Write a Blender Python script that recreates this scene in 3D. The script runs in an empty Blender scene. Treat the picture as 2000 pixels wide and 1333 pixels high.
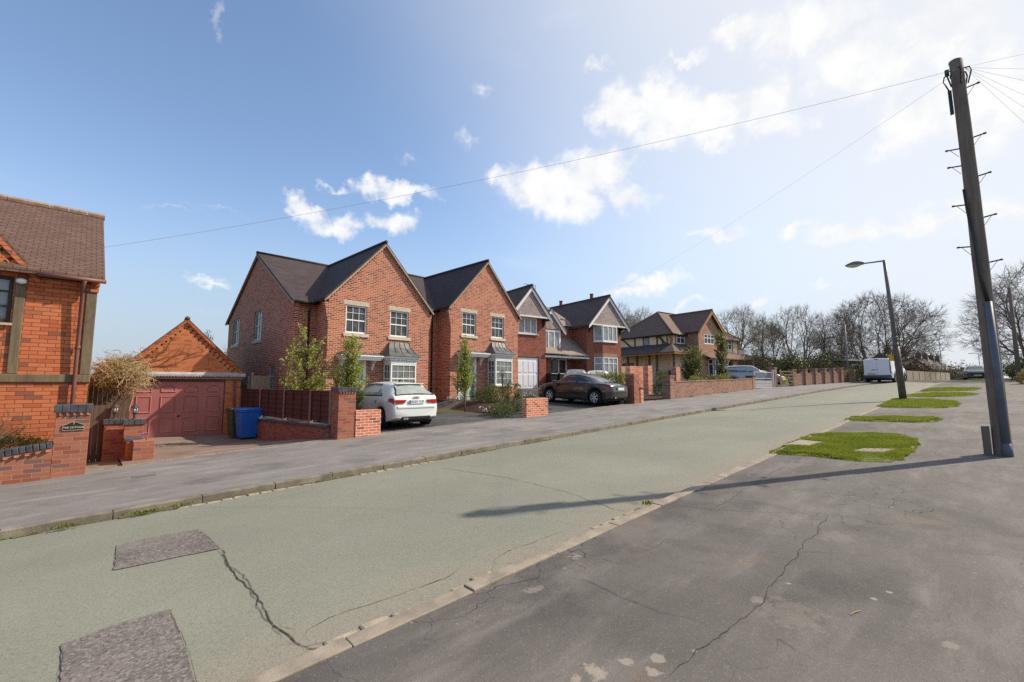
import bpy, bmesh, math, random
from mathutils import Vector as V, Matrix, noise as mnoise
R = math.radians
sc = bpy.context.scene
COL = sc.collection

# ---------------------------------------------------------------- mesh builder
class MB:
    def __init__(s, dz=0.0):
        s.v = []; s.f = []; s.m = []; s.dz = dz
    def add(s, pts, faces, mi=0):
        b = len(s.v)
        s.v += [(p[0], p[1], p[2] + s.dz) for p in pts]
        for f in faces:
            s.f.append([b + i for i in f]); s.m.append(mi)
        return s
    def face(s, pts, mi=0): return s.add(pts, [range(len(pts))], mi)
    def box(s, x0, y0, z0, x1, y1, z1, mi=0):
        p = [(x0,y0,z0),(x1,y0,z0),(x1,y1,z0),(x0,y1,z0),(x0,y0,z1),(x1,y0,z1),(x1,y1,z1),(x0,y1,z1)]
        return s.add(p, [(0,3,2,1),(4,5,6,7),(0,1,5,4),(1,2,6,5),(2,3,7,6),(3,0,4,7)], mi)
    def obox(s, c, size, M, mi=0):
        hx, hy, hz = size[0]/2, size[1]/2, size[2]/2
        p = []
        for z in (-hz, hz):
            for x, y in ((-hx,-hy),(hx,-hy),(hx,hy),(-hx,hy)):
                q = M @ V((x,y,z)); p.append((c[0]+q.x, c[1]+q.y, c[2]+q.z))
        return s.add(p, [(0,3,2,1),(4,5,6,7),(0,1,5,4),(1,2,6,5),(2,3,7,6),(3,0,4,7)], mi)
    def frus(s, x0,y0,x1,y1,z0, X0,Y0,X1,Y1,z1, mi=0):
        p = [(x0,y0,z0),(x1,y0,z0),(x1,y1,z0),(x0,y1,z0),(X0,Y0,z1),(X1,Y0,z1),(X1,Y1,z1),(X0,Y1,z1)]
        return s.add(p, [(0,3,2,1),(4,5,6,7),(0,1,5,4),(1,2,6,5),(2,3,7,6),(3,0,4,7)], mi)
    def prism(s, poly, axis, a, b, mi=0):
        n = len(poly)
        def P(q, t):
            return {'x': (t, q[0], q[1]), 'y': (q[0], t, q[1]), 'z': (q[0], q[1], t)}[axis]
        pts = [P(q, a) for q in poly] + [P(q, b) for q in poly]
        fs = [list(range(n))[::-1], list(range(n, 2*n))]
        for i in range(n):
            j = (i+1) % n; fs.append((i, j, n+j, n+i))
        return s.add(pts, fs, mi)
    def bar(s, a, b, w, h, mi=0, up=(0,0,1)):
        a = V(a); b = V(b); d = (b-a); L = d.length; d.normalize()
        u = V(up)
        x = d.cross(u)
        if x.length < 1e-4: x = V((1,0,0))
        x.normalize(); y = x.cross(d)
        p = []
        for q in (a, b):
            for i, j in ((-1,-1),(1,-1),(1,1),(-1,1)):
                p.append(tuple(q + x*(w/2*i) + y*(h/2*j)))
        return s.add(p, [(0,3,2,1),(4,5,6,7),(0,1,5,4),(1,2,6,5),(2,3,7,6),(3,0,4,7)], mi)
    def tube(s, pts, rad, n=6, mi=0, cap=True):
        pts = [V(p) for p in pts]
        if not isinstance(rad, (list, tuple)): rad = [rad]*len(pts)
        base = len(s.v); k = len(pts)
        ref = V((0.31,0.17,0.94))
        for i, p in enumerate(pts):
            d = (pts[min(i+1,k-1)] - pts[max(i-1,0)])
            if d.length < 1e-9: d = V((0,0,1))
            d.normalize()
            x = d.cross(ref)
            if x.length < 1e-3: x = d.cross(V((1,0,0)))
            x.normalize(); y = d.cross(x)
            for j in range(n):
                t = 2*math.pi*j/n
                q = p + x*(math.cos(t)*rad[i]) + y*(math.sin(t)*rad[i])
                s.v.append((q.x, q.y, q.z + s.dz))
        for i in range(k-1):
            for j in range(n):
                a = base+i*n+j; b = base+i*n+(j+1) % n
                s.f.append([a, b, b+n, a+n]); s.m.append(mi)
        if cap and n > 3:
            s.f.append([base+j for j in range(n)][::-1]); s.m.append(mi)
            s.f.append([base+(k-1)*n+j for j in range(n)]); s.m.append(mi)
        return s
    def lathe(s, prof, n=16, c=(0,0,0), axis='z', mi=0, cap=True):
        base = len(s.v); k = len(prof)
        for r, h in prof:
            for j in range(n):
                t = 2*math.pi*j/n; a, b = math.cos(t)*r, math.sin(t)*r
                q = {'z': (a,b,h), 'y': (a,h,b), 'x': (h,a,b)}[axis]
                s.v.append((c[0]+q[0], c[1]+q[1], c[2]+q[2]+s.dz))
        for i in range(k-1):
            for j in range(n):
                a = base+i*n+j; b = base+i*n+(j+1) % n
                s.f.append([a,b,b+n,a+n]); s.m.append(mi)
        if not cap: return s
        s.f.append([base+j for j in range(n)][::-1]); s.m.append(mi)
        s.f.append([base+(k-1)*n+j for j in range(n)]); s.m.append(mi)
        return s
    def ball(s, c, r, nu=12, nv=8, lump=0.0, seed=0, mi=0):
        if not isinstance(r, (tuple, list)): r = (r,r,r)
        base = len(s.v)
        for i in range(nv+1):
            ph = math.pi*i/nv
            for j in range(nu):
                th = 2*math.pi*j/nu
                d = V((math.sin(ph)*math.cos(th), math.sin(ph)*math.sin(th), -math.cos(ph)))
                k = 1 + lump*mnoise.noise(d*2.2 + V((seed*7.1, seed*3.3, 0)))
                s.v.append((c[0]+d.x*r[0]*k, c[1]+d.y*r[1]*k, c[2]+d.z*r[2]*k + s.dz))
        for i in range(nv):
            for j in range(nu):
                a = base+i*nu+j; b = base+i*nu+(j+1) % nu
                s.f.append([a,b,b+nu,a+nu]); s.m.append(mi)
        return s
    # wall sheet in the x-z plane at depth y (front = -y) with window holes and reveals
    def wall(s, x0, x1, z0, z1, y, holes=(), depth=0.1, mi=0):
        xs = sorted({x0, x1} | {h[0] for h in holes} | {h[1] for h in holes})
        zs = sorted({z0, z1} | {h[2] for h in holes} | {h[3] for h in holes})
        xs = [x for x in xs if x0 <= x <= x1]; zs = [z for z in zs if z0 <= z <= z1]
        for i in range(len(xs)-1):
            for k in range(len(zs)-1):
                cx, cz = (xs[i]+xs[i+1])/2, (zs[k]+zs[k+1])/2
                if any(h[0] < cx < h[1] and h[2] < cz < h[3] for h in holes): continue
                s.face([(xs[i],y,zs[k]),(xs[i+1],y,zs[k]),(xs[i+1],y,zs[k+1]),(xs[i],y,zs[k+1])], mi)
        for a, b, c, d in holes:
            Y = y + depth
            s.face([(a,y,c),(a,y,d),(a,Y,d),(a,Y,c)], mi)
            s.face([(b,y,d),(b,y,c),(b,Y,c),(b,Y,d)], mi)
            s.face([(a,y,d),(b,y,d),(b,Y,d),(a,Y,d)], mi)
            s.face([(b,y,c),(a,y,c),(a,Y,c),(b,Y,c)], mi)
        return s
    # the same in the y-z plane at x (faces -x)
    def wallx(s, y0, y1, z0, z1, x, holes=(), depth=0.1, mi=0):
        t = MB(); t.wall(y0, y1, z0, z1, 0, holes, depth)
        return s.add([(x + p[1], p[0], p[2]) for p in t.v], t.f, mi)
    def build(s, name, mat, parent=None, smooth=False, bev=0.0, fix=True, loc=None, rz=None, auto=None):
        me = bpy.data.meshes.new(name)
        me.from_pydata(s.v, [], s.f)
        mats = mat if isinstance(mat, (list, tuple)) else [mat]
        for m in mats: me.materials.append(m)
        if len(mats) > 1: me.polygons.foreach_set('material_index', s.m)
        if fix:
            bm = bmesh.new(); bm.from_mesh(me)
            bmesh.ops.recalc_face_normals(bm, faces=bm.faces[:])
            bm.to_mesh(me); bm.free()
        box_uv(me)
        if smooth: me.polygons.foreach_set('use_smooth', [True]*len(me.polygons))
        me.update()
        o = bpy.data.objects.new(name, me); COL.objects.link(o)
        if parent is not None: o.parent = parent
        if loc is not None: o.location = loc
        if rz is not None: o.rotation_euler = (0,0,rz)
        if bev:
            b = o.modifiers.new('bevel', 'BEVEL'); b.width = bev; b.segments = 2; b.limit_method = 'ANGLE'
        return o

def box_uv(me):
    """UVs in metres, laid out on each face from its own slope, so that courses run level."""
    uv = me.uv_layers.new(name='UVMap')
    if len(me.polygons) > 60000: return
    co = [v.co for v in me.vertices]
    Z = V((0,0,1))
    buf = [0.0]*(2*len(me.loops))
    for p in me.polygons:
        n = p.normal
        if abs(n.z) > 0.98: ux, vx = V((1,0,0)), V((0,1,0))
        else:
            ux = Z.cross(n); ux.normalize(); vx = n.cross(ux)
        for li in p.loop_indices:
            c = co[me.loops[li].vertex_index]
            buf[2*li] = c.dot(ux); buf[2*li+1] = c.dot(vx)
    uv.data.foreach_set('uv', buf)

def thing(name, label, cat, loc=(0,0,0), rz=0.0, group=None):
    o = bpy.data.objects.new(name, None); COL.objects.link(o)
    o.location = loc; o.rotation_euler = (0,0,rz); o.empty_display_size = 0.2
    return tag(o, label, cat, group)
def tag(o, label=None, cat=None, group=None, kind=None):
    if label: o['label'] = label
    if cat: o['category'] = cat
    if group: o['group'] = group
    if kind: o['kind'] = kind
    return o
def struct(o): o['kind'] = 'structure'; return o
def copy_tree(o, parent=None):
    c = o.copy(); COL.objects.link(c)
    if parent is not None: c.parent = parent
    for ch in list(o.children): copy_tree(ch, c)
    return c
def smooth01(t): t = max(0.0, min(1.0, t)); return t*t*(3-2*t)
def lerp(a, b, t): return a + (b-a)*t
def interp(tab, x):
    if x <= tab[0][0]: return tab[0][1]
    for (a, u), (b, w) in zip(tab, tab[1:]):
        if x <= b: return u + (w-u)*(x-a)/(b-a)
    return tab[-1][1]
def crom(tab, x):
    """smooth (Catmull-Rom like) table lookup"""
    n = len(tab)
    if x <= tab[0][0]: return tab[0][1]
    if x >= tab[-1][0]: return tab[-1][1]
    for i in range(n-1):
        if x <= tab[i+1][0]:
            x0, y0 = tab[i]; x1, y1 = tab[i+1]
            def sl(k):
                if k <= 0: return (tab[1][1]-tab[0][1])/(tab[1][0]-tab[0][0])
                if k >= n-1: return (tab[-1][1]-tab[-2][1])/(tab[-1][0]-tab[-2][0])
                return (tab[k+1][1]-tab[k-1][1])/(tab[k+1][0]-tab[k-1][0])
            h = x1-x0; t = (x-x0)/h; m0, m1 = sl(i)*h, sl(i+1)*h
            return (2*t**3-3*t**2+1)*y0 + (t**3-2*t**2+t)*m0 + (-2*t**3+3*t**2)*y1 + (t**3-t**2)*m1

# ---------------------------------------------------------------- node helper
class NT:
    """small expression layer over a node tree"""
    def __init__(s, tree): s.t = tree; s.n = tree.nodes; s.l = tree.links
    def node(s, typ, inp=None, **kw):
        nd = s.n.new(typ)
        for k, v in kw.items(): setattr(nd, k, v)
        for k, v in (inp or {}).items():
            if isinstance(v, E): s.l.new(v.s, nd.inputs[k])
            elif isinstance(v, bpy.types.NodeSocket): s.l.new(v, nd.inputs[k])
            else: nd.inputs[k].default_value = v
        return nd
    def e(s, sock): return E(s, sock)
    def math(s, op, a, b=0.0, c=None, clamp=False):
        nd = s.n.new('ShaderNodeMath'); nd.operation = op; nd.use_clamp = clamp
        for i, q in enumerate((a, b, c)):
            if q is None: continue
            if isinstance(q, E): s.l.new(q.s, nd.inputs[i])
            else: nd.inputs[i].default_value = q
        return E(s, nd.outputs[0])
    def ramp(s, x, lo, hi, a=0.0, b=1.0, smooth=True):
        nd = s.n.new('ShaderNodeMapRange'); nd.interpolation_type = 'SMOOTHSTEP' if smooth else 'LINEAR'
        s.l.new(x.s, nd.inputs[0])
        for i, q in enumerate((lo, hi, a, b)): nd.inputs[i+1].default_value = q
        return E(s, nd.outputs[0])
    def mix(s, f, a, b, blend='MIX'):
        nd = s.n.new('ShaderNodeMix'); nd.data_type = 'RGBA'; nd.blend_type = blend
        for i, q in ((0, f), (6, a), (7, b)):
            if isinstance(q, E): s.l.new(q.s, nd.inputs[i])
            elif isinstance(q, (int, float)): nd.inputs[i].default_value = q
            else: nd.inputs[i].default_value = (*q, 1)
        return E(s, nd.outputs[2])
    def noise(s, vec, scale, detail=3, rough=0.55, dist=0.0, out=0):
        nd = s.node('ShaderNodeTexNoise', {'Scale': scale, 'Detail': detail, 'Roughness': rough, 'Distortion': dist})
        if vec is not None: s.l.new(vec.s, nd.inputs['Vector'])
        return E(s, nd.outputs[out])
    def vmap(s, vec, scale=(1,1,1), loc=(0,0,0), rot=(0,0,0)):
        nd = s.node('ShaderNodeMapping', {'Scale': scale, 'Location': loc, 'Rotation': rot})
        s.l.new(vec.s, nd.inputs['Vector']); return E(s, nd.outputs[0])
    def vor(s, vec, scale, feature='F1', out='Distance', rnd=1.0):
        nd = s.node('ShaderNodeTexVoronoi', {'Scale': scale, 'Randomness': rnd}, feature=feature)
        s.l.new(vec.s, nd.inputs['Vector']); return E(s, nd.outputs[out])
class E:
    def __init__(s, nt, sock): s.t = nt; s.s = sock
    def __add__(s, o): return s.t.math('ADD', s, o)
    __radd__ = __add__
    def __sub__(s, o): return s.t.math('SUBTRACT', s, o)
    def __rsub__(s, o): return s.t.math('SUBTRACT', o, s)
    def __mul__(s, o): return s.t.math('MULTIPLY', s, o)
    __rmul__ = __mul__
    def __truediv__(s, o): return s.t.math('DIVIDE', s, o)
    def max(s, o): return s.t.math('MAXIMUM', s, o)
    def min(s, o): return s.t.math('MINIMUM', s, o)

MATS = {}
def new_mat(name):
    m = bpy.data.materials.new(name); m.use_nodes = True
    t = NT(m.node_tree); b = m.node_tree.nodes['Principled BSDF']
    return m, t, b
def setb(t, b, k, v):
    if isinstance(v, E): t.l.new(v.s, b.inputs[k])
    elif isinstance(v, (int, float)): b.inputs[k].default_value = v
    else: b.inputs[k].default_value = (*v, 1) if len(v) == 3 else v
def bump(t, b, h, strength=0.3, dist=0.01):
    nd = t.node('ShaderNodeBump', {'Strength': strength, 'Distance': dist, 'Height': h})
    t.l.new(nd.outputs[0], b.inputs['Normal'])
def texco(t, which='UV'): return E(t, t.node('ShaderNodeTexCoord').outputs[which])
def posco(t): return E(t, t.node('ShaderNodeNewGeometry').outputs['Position'])

def m_plain(name, col, rough=0.6, var=0.12, scale=6.0, spec=0.4, metal=0.0, bumpy=0.0, bscale=60, coat=0.0):
    if name in MATS: return MATS[name]
    m, t, b = new_mat(name)
    o = texco(t, 'Object')
    n = t.noise(o, scale, 4, 0.6)
    setb(t, b, 'Base Color', t.mix(t.ramp(n, .3, .7), [c*(1-var) for c in col], [min(1, c*(1+var)) for c in col]))
    setb(t, b, 'Roughness', t.ramp(t.noise(o, scale*2.3, 3), .3, .7, max(0.02, rough-.08), min(1, rough+.08)))
    b.inputs['Specular IOR Level'].default_value = spec; b.inputs['Metallic'].default_value = metal
    if coat: b.inputs['Coat Weight'].default_value = coat; b.inputs['Coat Roughness'].default_value = 0.04
    if bumpy: bump(t, b, t.noise(o, bscale, 4), bumpy, 0.01)
    MATS[name] = m; return m

def m_brick(name, c1, c2, c3, mortar, dark=(0.06,0.035,0.035), pdark=0.12, w=.225, h=.075, ms=.0055, stain=.25, bmp=.6, seed=0):
    if name in MATS: return MATS[name]
    m, t, b = new_mat(name)
    uv = t.vmap(texco(t), loc=(seed*1.37, seed*.6, 0))
    wob = t.noise(uv, 9, 2)
    sx = t.node('ShaderNodeSeparateXYZ'); t.l.new(uv.s, sx.inputs[0])
    cx = t.node('ShaderNodeCombineXYZ')
    t.l.new((E(t, sx.outputs[0]) + (wob-.5)*.012).s, cx.inputs[0]); t.l.new((E(t, sx.outputs[1]) + (wob-.5)*.008).s, cx.inputs[1])
    br = t.node('ShaderNodeTexBrick', {'Color1': (*c1,1), 'Color2': (*c2,1), 'Mortar': (*mortar,1), 'Scale': 1.0, 'Mortar Size': ms,
        'Mortar Smooth': .15, 'Bias': 0.0, 'Brick Width': w, 'Row Height': h})
    t.l.new(cx.outputs[0], br.inputs['Vector'])
    col = E(t, br.outputs['Color']); fac = E(t, br.outputs['Fac'])
    # a second brick lookup on the same grid picks out single burnt and pale bricks
    b2 = t.node('ShaderNodeTexBrick', {'Color1': (0,0,0,1), 'Color2': (1,1,1,1), 'Mortar': (.5,.5,.5,1), 'Scale': 1.0, 'Mortar Size': 0.0, 'Brick Width': w, 'Row Height': h})
    t.l.new(cx.outputs[0], b2.inputs['Vector'])
    rnd = E(t, t.node('ShaderNodeSeparateColor', {'Color': b2.outputs['Color']}).outputs[0])
    inv = 1.0 - fac
    col = t.mix(t.ramp(rnd, 1-pdark-.02, 1-pdark+.02)*inv*.8, col, dark)
    col = t.mix(t.ramp(rnd, .22, .12)*inv*.75, col, c3)
    fine = t.noise(uv, 70, 4, .7)
    col = t.mix(t.ramp(fine, .35, .75)*.22*inv, col, [c*.55 for c in c1])
    big = t.noise(uv, .9, 5, .6)
    col = t.mix(t.ramp(big, .42, .75)*stain, col, [c*.45 for c in c1])
    pale = t.noise(t.vmap(uv, loc=(5,9,0)), 1.6, 5, .65)
    col = t.mix(t.ramp(pale, .6, .8)*.18, col, (.55,.5,.44))
    setb(t, b, 'Base Color', col); setb(t, b, 'Roughness', .88); b.inputs['Specular IOR Level'].default_value = .2
    bump(t, b, inv*.8 + fine*.35, bmp, .008)
    MATS[name] = m; return m

def m_tile(name, c1, c2, w=.2, h=.12, moss=.0, mcol=(.2,.19,.1), ms=.006, bmp=.8, dark=.5):
    if name in MATS: return MATS[name]
    m, t, b = new_mat(name)
    uv = texco(t)
    wob = t.noise(uv, 5, 2)
    sx = t.node('ShaderNodeSeparateXYZ'); t.l.new(uv.s, sx.inputs[0])
    cx = t.node('ShaderNodeCombineXYZ')
    t.l.new((E(t, sx.outputs[0]) + (wob-.5)*.02).s, cx.inputs[0]); t.l.new((E(t, sx.outputs[1]) + (wob-.5)*.016).s, cx.inputs[1])
    br = t.node('ShaderNodeTexBrick', {'Color1': (*c1,1), 'Color2': (*c2,1), 'Mortar': (*[c*dark for c in c1],1), 'Scale': 1.0, 'Mortar Size': ms,
        'Mortar Smooth': .3, 'Brick Width': w, 'Row Height': h})
    t.l.new(cx.outputs[0], br.inputs['Vector'])
    col = E(t, br.outputs['Color']); fac = E(t, br.outputs['Fac'])
    saw = t.math('FRACT', E(t, cx.inputs[1].links[0].from_socket)/h)
    big = t.noise(uv, 1.3, 5, .6)
    col = t.mix(t.ramp(big, .4, .8)*.35, col, [c*.5 for c in c1])
    if moss:
        sp = t.noise(uv, 16, 4, .7)
        col = t.mix(t.ramp(sp, .62, .7)*moss, col, mcol)
    setb(t, b, 'Base Color', col); setb(t, b, 'Roughness', .75); b.inputs['Specular IOR Level'].default_value = .25
    bump(t, b, (1.0-saw)*.7 + (1.0-fac)*.5 + t.noise(uv, 60, 3)*.2, bmp, .012)
    MATS[name] = m; return m

def m_wood(name, c1, c2, rough=.7, grain=(40,3,3), rot=(0,0,0)):
    if name in MATS: return MATS[name]
    m, t, b = new_mat(name)
    o = t.vmap(texco(t, 'Object'), scale=grain, rot=rot)
    n = t.noise(o, 1.0, 5, .65, .6)
    n2 = t.noise(texco(t, 'Object'), 2.5, 3)
    col = t.mix(t.ramp(n, .3, .72), c1, c2)
    col = t.mix(t.ramp(n2, .45, .75)*.35, col, [c*.5 for c in c1])
    setb(t, b, 'Base Color', col); setb(t, b, 'Roughness', rough); b.inputs['Specular IOR Level'].default_value = .25
    bump(t, b, n, .35, .006)
    MATS[name] = m; return m

def m_leaf(name, c1, c2, c3, trans=.35, scale=3.5, rough=.5):
    if name in MATS: return MATS[name]
    m, t, b = new_mat(name)
    p = posco(t)
    n = t.noise(p, scale, 3, .6); n2 = t.noise(p, scale*9, 2)
    col = t.mix(t.ramp(n, .32, .68), c1, c2)
    col = t.mix(t.ramp(n2, .5, .75)*.8, col, c3)
    setb(t, b, 'Base Color', col); setb(t, b, 'Roughness', rough); b.inputs['Specular IOR Level'].default_value = .35
    tr = t.node('ShaderNodeBsdfTranslucent'); t.l.new(t.mix(.25, col, (.5,.55,.1)).s, tr.inputs[0])
    mx = t.node('ShaderNodeMixShader', {0: trans}); t.l.new(b.outputs[0], mx.inputs[1]); t.l.new(tr.outputs[0], mx.inputs[2])
    t.l.new(mx.outputs[0], t.n['Material Output'].inputs[0])
    MATS[name] = m; return m

def m_glass(name, col=(.035,.04,.042), var=(.10,.11,.11), lattice=0.0, rough=.04, curtain=0.0):
    """window pane seen against an unlit room; optional curtains and diamond leading"""
    if name in MATS: return MATS[name]
    m, t, b = new_mat(name)
    uv = texco(t)
    c = t.mix(t.ramp(t.noise(uv, 2.2, 3), .35, .7), col, var)
    if curtain:
        w = t.node('ShaderNodeTexWave', {'Scale': 5.0, 'Distortion': 1.2, 'Detail': 2.0}, bands_direction='X'); t.l.new(uv.s, w.inputs['Vector'])
        c = t.mix(t.ramp(E(t, w.outputs['Fac']), .2, .9)*curtain, c, (.42,.43,.40))
    if lattice:
        sx = t.node('ShaderNodeSeparateXYZ'); t.l.new(uv.s, sx.inputs[0])
        u, v = E(t, sx.outputs[0])*1.5, E(t, sx.outputs[1])
        def line(q):
            f = t.math('ABSOLUTE', t.math('FRACT', q/lattice) - .5); return t.ramp(f, .44, .47)
        lead = line(u+v).max(line(u-v))
        c = t.mix(lead*.85, c, (.30,.31,.31))
        setb(t, b, 'Roughness', t.math('ADD', lead*.5, rough))
    else: setb(t, b, 'Roughness', rough)
    setb(t, b, 'Base Color', c); b.inputs['Specular IOR Level'].default_value = .4
    bump(t, b, t.noise(uv, 3.0, 2), .06, .02)
    MATS[name] = m; return m
PATCH1 = [(0.29, 6.152), (0.244, 5.313), (0.512, 5.271), (1.007, 5.184), (0.994, 5.674), (0.954, 6.106), (0.582, 6.168)]
PATCH2 = [(-0.032, 4.087), (-0.018, 3.579), (-0.002, 3.128), (0.503, 2.705), (0.519, 3.031), (0.524, 3.426), (0.523, 3.866), (0.507, 4.118), (0.208, 4.131)]
CRACKS_ROAD = [
  ( [(1.007, 5.184), (0.989, 4.76), (0.996, 4.318), (1.0, 3.864), (0.995, 3.512), (1.002, 3.307), (1.03, 3.09), (1.072, 2.986), (1.176, 2.931)] , 0.014 , 0.012 ),
  ( [(1.005, 5.13), (1.004, 4.636), (1.013, 4.145), (0.983, 3.722), (0.991, 3.379), (0.986, 3.175)] , 0.008 , 0.016 ),
  ( [(1.057, 3.078), (1.127, 3.151), (1.307, 3.186), (1.491, 3.19), (1.717, 3.165), (1.877, 3.145), (2.183, 3.11), (2.437, 3.208)] , 0.006 , 0.012 ),
  ( [(2.543, 2.946), (2.732, 3.096), (2.955, 3.146), (3.337, 3.112), (3.731, 3.112)] , 0.006 , 0.012 ),
  ( [(4.611, 6.772), (4.699, 5.731), (4.766, 4.963), (4.743, 4.223), (4.712, 3.753), (4.604, 3.204), (4.613, 2.897)] , 0.008 , 0.012 ),
  ( [(4.811, 5.01), (4.715, 5.885), (4.662, 6.847)] , 0.004 , 0.01 ),
  ( [(2.267, 5.189), (2.483, 5.116)] , 0.004 , 0.01 ),
  ( [(1.113, 3.108), (1.052, 3.316), (1.023, 3.436)] , 0.004 , 0.015 ),
  ( [(0.996, 3.126), (1.09, 2.952), (1.19, 2.886), (1.198, 2.789)] , 0.012 , 0.02 ),
]
CRACKS_FOOT = [
  ( [(4.985, 2.653), (5.156, 2.519), (5.235, 2.227), (5.473, 1.85), (5.721, 1.518), (5.885, 1.308)] , 0.006 , 0.008 ),
  ( [(5.885, 1.308), (5.214, 1.219), (4.845, 1.238), (4.484, 1.208), (4.029, 1.198), (3.673, 1.216), (3.408, 1.181), (3.119, 1.209), (2.836, 1.223), (2.609, 1.245), (2.444, 1.256), (2.274, 1.256)] , 0.007 , 0.016 ),
  ( [(5.638, 2.126), (5.461, 2.174), (5.29, 2.221)] , 0.004 , 0.01 ),
  ( [(5.253, 2.263), (5.812, 2.248), (6.416, 2.28), (7.335, 2.314), (8.164, 2.306)] , 0.005 , 0.012 ),
  ( [(2.825, 2.415), (2.893, 2.216), (2.86, 1.876), (2.867, 1.605), (2.94, 1.395), (2.888, 1.245)] , 0.005 , 0.014 ),
  ( [(3.651, 1.295), (3.685, 1.202), (3.953, 1.177)] , 0.006 , 0.016 ),
  ( [(4.486, 1.286), (4.684, 1.104), (4.74, 0.934)] , 0.004 , 0.014 ),
  ( [(2.907, 0.939), (3.058, 0.957), (3.006, 0.741), (3.001, 0.626)] , 0.004 , 0.016 ),
  ( [(2.494, 1.032), (2.635, 1.06), (2.706, 1.114)] , 0.004 , 0.02 ),
  ( [(2.614, 1.052), (2.686, 0.948), (2.783, 0.878)] , 0.004 , 0.02 ),
  ( [(3.52, 2.247), (3.994, 2.163), (4.395, 1.764)] , 0.003 , 0.015 ),
  ( [(8.283, 2.602), (8.115, 2.365), (8.178, 2.288)] , 0.004 , 0.01 ),
]
PALE = [
   [(2.056, 1.654), (2.129, 1.604), (2.12, 1.481), (2.089, 1.429), (1.987, 1.532), (2.025, 1.595)] ,
   [(2.239, 1.528), (2.312, 1.492), (2.318, 1.447), (2.228, 1.465)] ,
   [(2.348, 1.449), (2.438, 1.389), (2.461, 1.339), (2.363, 1.363), (2.321, 1.395)] ,
   [(2.283, 1.373), (2.373, 1.353), (2.371, 1.331), (2.236, 1.322), (2.211, 1.343)] ,
   [(1.965, 1.616), (2.008, 1.595), (1.99, 1.568), (1.95, 1.598)] ,
   [(3.149, 2.631), (3.26, 2.559), (3.223, 2.519), (3.113, 2.59)] ,
   [(2.443, 2.49), (2.557, 2.44), (2.565, 2.384), (2.462, 2.402), (2.415, 2.43)] ,
   [(3.447, 1.26), (3.558, 1.164), (3.479, 1.165)] ,
   [(3.662, 0.276), (3.731, 0.226), (3.669, 0.228), (3.592, 0.267)] ,
   [(3.684, 0.421), (3.738, 0.379), (3.687, 0.38)] ,
]
WORN = [(2.074, 1.563, 0.1, 0.9), (2.265, 1.489, 0.06, 0.8), (2.399, 1.377, 0.07, 0.75), (2.293, 1.339, 0.06, 0.8), (1.971, 1.593, 0.05, 0.8), (3.186, 2.575, 0.09, 0.5), (2.496, 2.435, 0.1, 0.45), (3.48, 1.205, 0.08, 0.35), (5.186, 1.052, 0.25, 0.2), (3.662, 0.249, 0.06, 0.45), (3.406, 0.997, 0.3, 0.2)]
CUMULUS = [
  (0.7453,0.4283,0.1115,0.0621,1.00),
  (0.6276,0.4426,0.1234,0.0662,1.00),
  (0.5493,0.3956,0.0758,0.0399,0.90),
  (0.6984,0.3905,0.1039,0.0463,0.90),
  (0.8348,0.4445,0.0478,0.0221,0.60),
  (0.5613,0.5594,0.0833,0.0502,1.00),
  (0.4667,0.5593,0.0831,0.0626,1.00),
  (0.3751,0.5119,0.1121,0.0426,0.95),
  (0.2790,0.5199,0.0769,0.0598,1.00),
  (0.4264,0.5083,0.1449,0.0394,0.90),
  (0.2374,0.4754,0.0492,0.0328,0.80),
  (0.2108,0.6098,0.1287,0.0555,1.00),
  (0.1065,0.5287,0.1253,0.0762,1.00),
  (0.0061,0.5298,0.0853,0.0696,1.00),
  (0.3278,0.6437,0.0561,0.0276,0.90),
  (0.4204,0.6315,0.0512,0.0140,0.80),
  (0.0458,0.4308,0.0960,0.0647,0.90),
  (-0.0422,0.4247,0.0582,0.0975,0.90),
  (1.2703,0.3489,0.0613,0.0326,0.95),
  (1.2047,0.3262,0.0838,0.0280,0.80),
  (1.0828,0.3390,0.0844,0.0290,0.90),
  (1.0621,0.3997,0.0974,0.0222,0.85),
  (1.1394,0.4046,0.0435,0.0216,0.70),
  (1.2230,0.4010,0.0358,0.0096,0.50),
  (0.5163,0.2167,0.0930,0.0216,0.80),
  (0.5656,0.1943,0.0750,0.0176,0.60),
  (0.3751,0.3041,0.0833,0.0198,0.80),
  (0.4249,0.3003,0.0494,0.0122,0.60),
  (0.2316,0.2883,0.0477,0.0166,0.80),
  (0.1616,0.2686,0.0768,0.0229,0.80),
  (0.0644,0.2649,0.0761,0.0244,0.80),
  (-0.0016,0.2604,0.0572,0.0305,0.70),
  (0.3251,0.1600,0.0612,0.0141,0.60),
  (0.4503,0.1608,0.0497,0.0107,0.40),
  (0.2054,0.1790,0.0600,0.0112,0.40),
  (1.4208,0.1884,0.0274,0.0112,0.35),
  (0.8753,0.6030,0.0317,0.0174,0.35),
  (1.0434,0.4662,0.0275,0.0155,0.28),
  (0.9072,0.5234,0.0409,0.0151,0.25),
  (0.6110,0.6422,0.0304,0.0114,0.40),
  (0.6451,0.1073,0.0665,0.0091,0.30),
]
WISPS = [
  (1.4347,0.6312,0.0133,0.0307,0.75),
  (1.4255,0.6001,0.0168,0.0186,0.60),
  (1.4893,0.3066,0.0649,0.0077,0.55),
  (1.4039,0.3213,0.0778,0.0073,0.35),
  (1.2988,0.3472,0.0776,0.0095,0.30),
  (1.6614,0.3139,0.0931,0.0290,0.16),
  (1.4414,0.1353,0.0474,0.0065,0.30),
  (0.6809,0.7301,0.1078,0.0429,0.30),
  (0.9391,0.6529,0.2203,0.0926,0.12),
  (0.8168,0.2625,0.2527,0.0662,0.22),
  (1.0464,0.2120,0.2296,0.0656,0.15),
]
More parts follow.
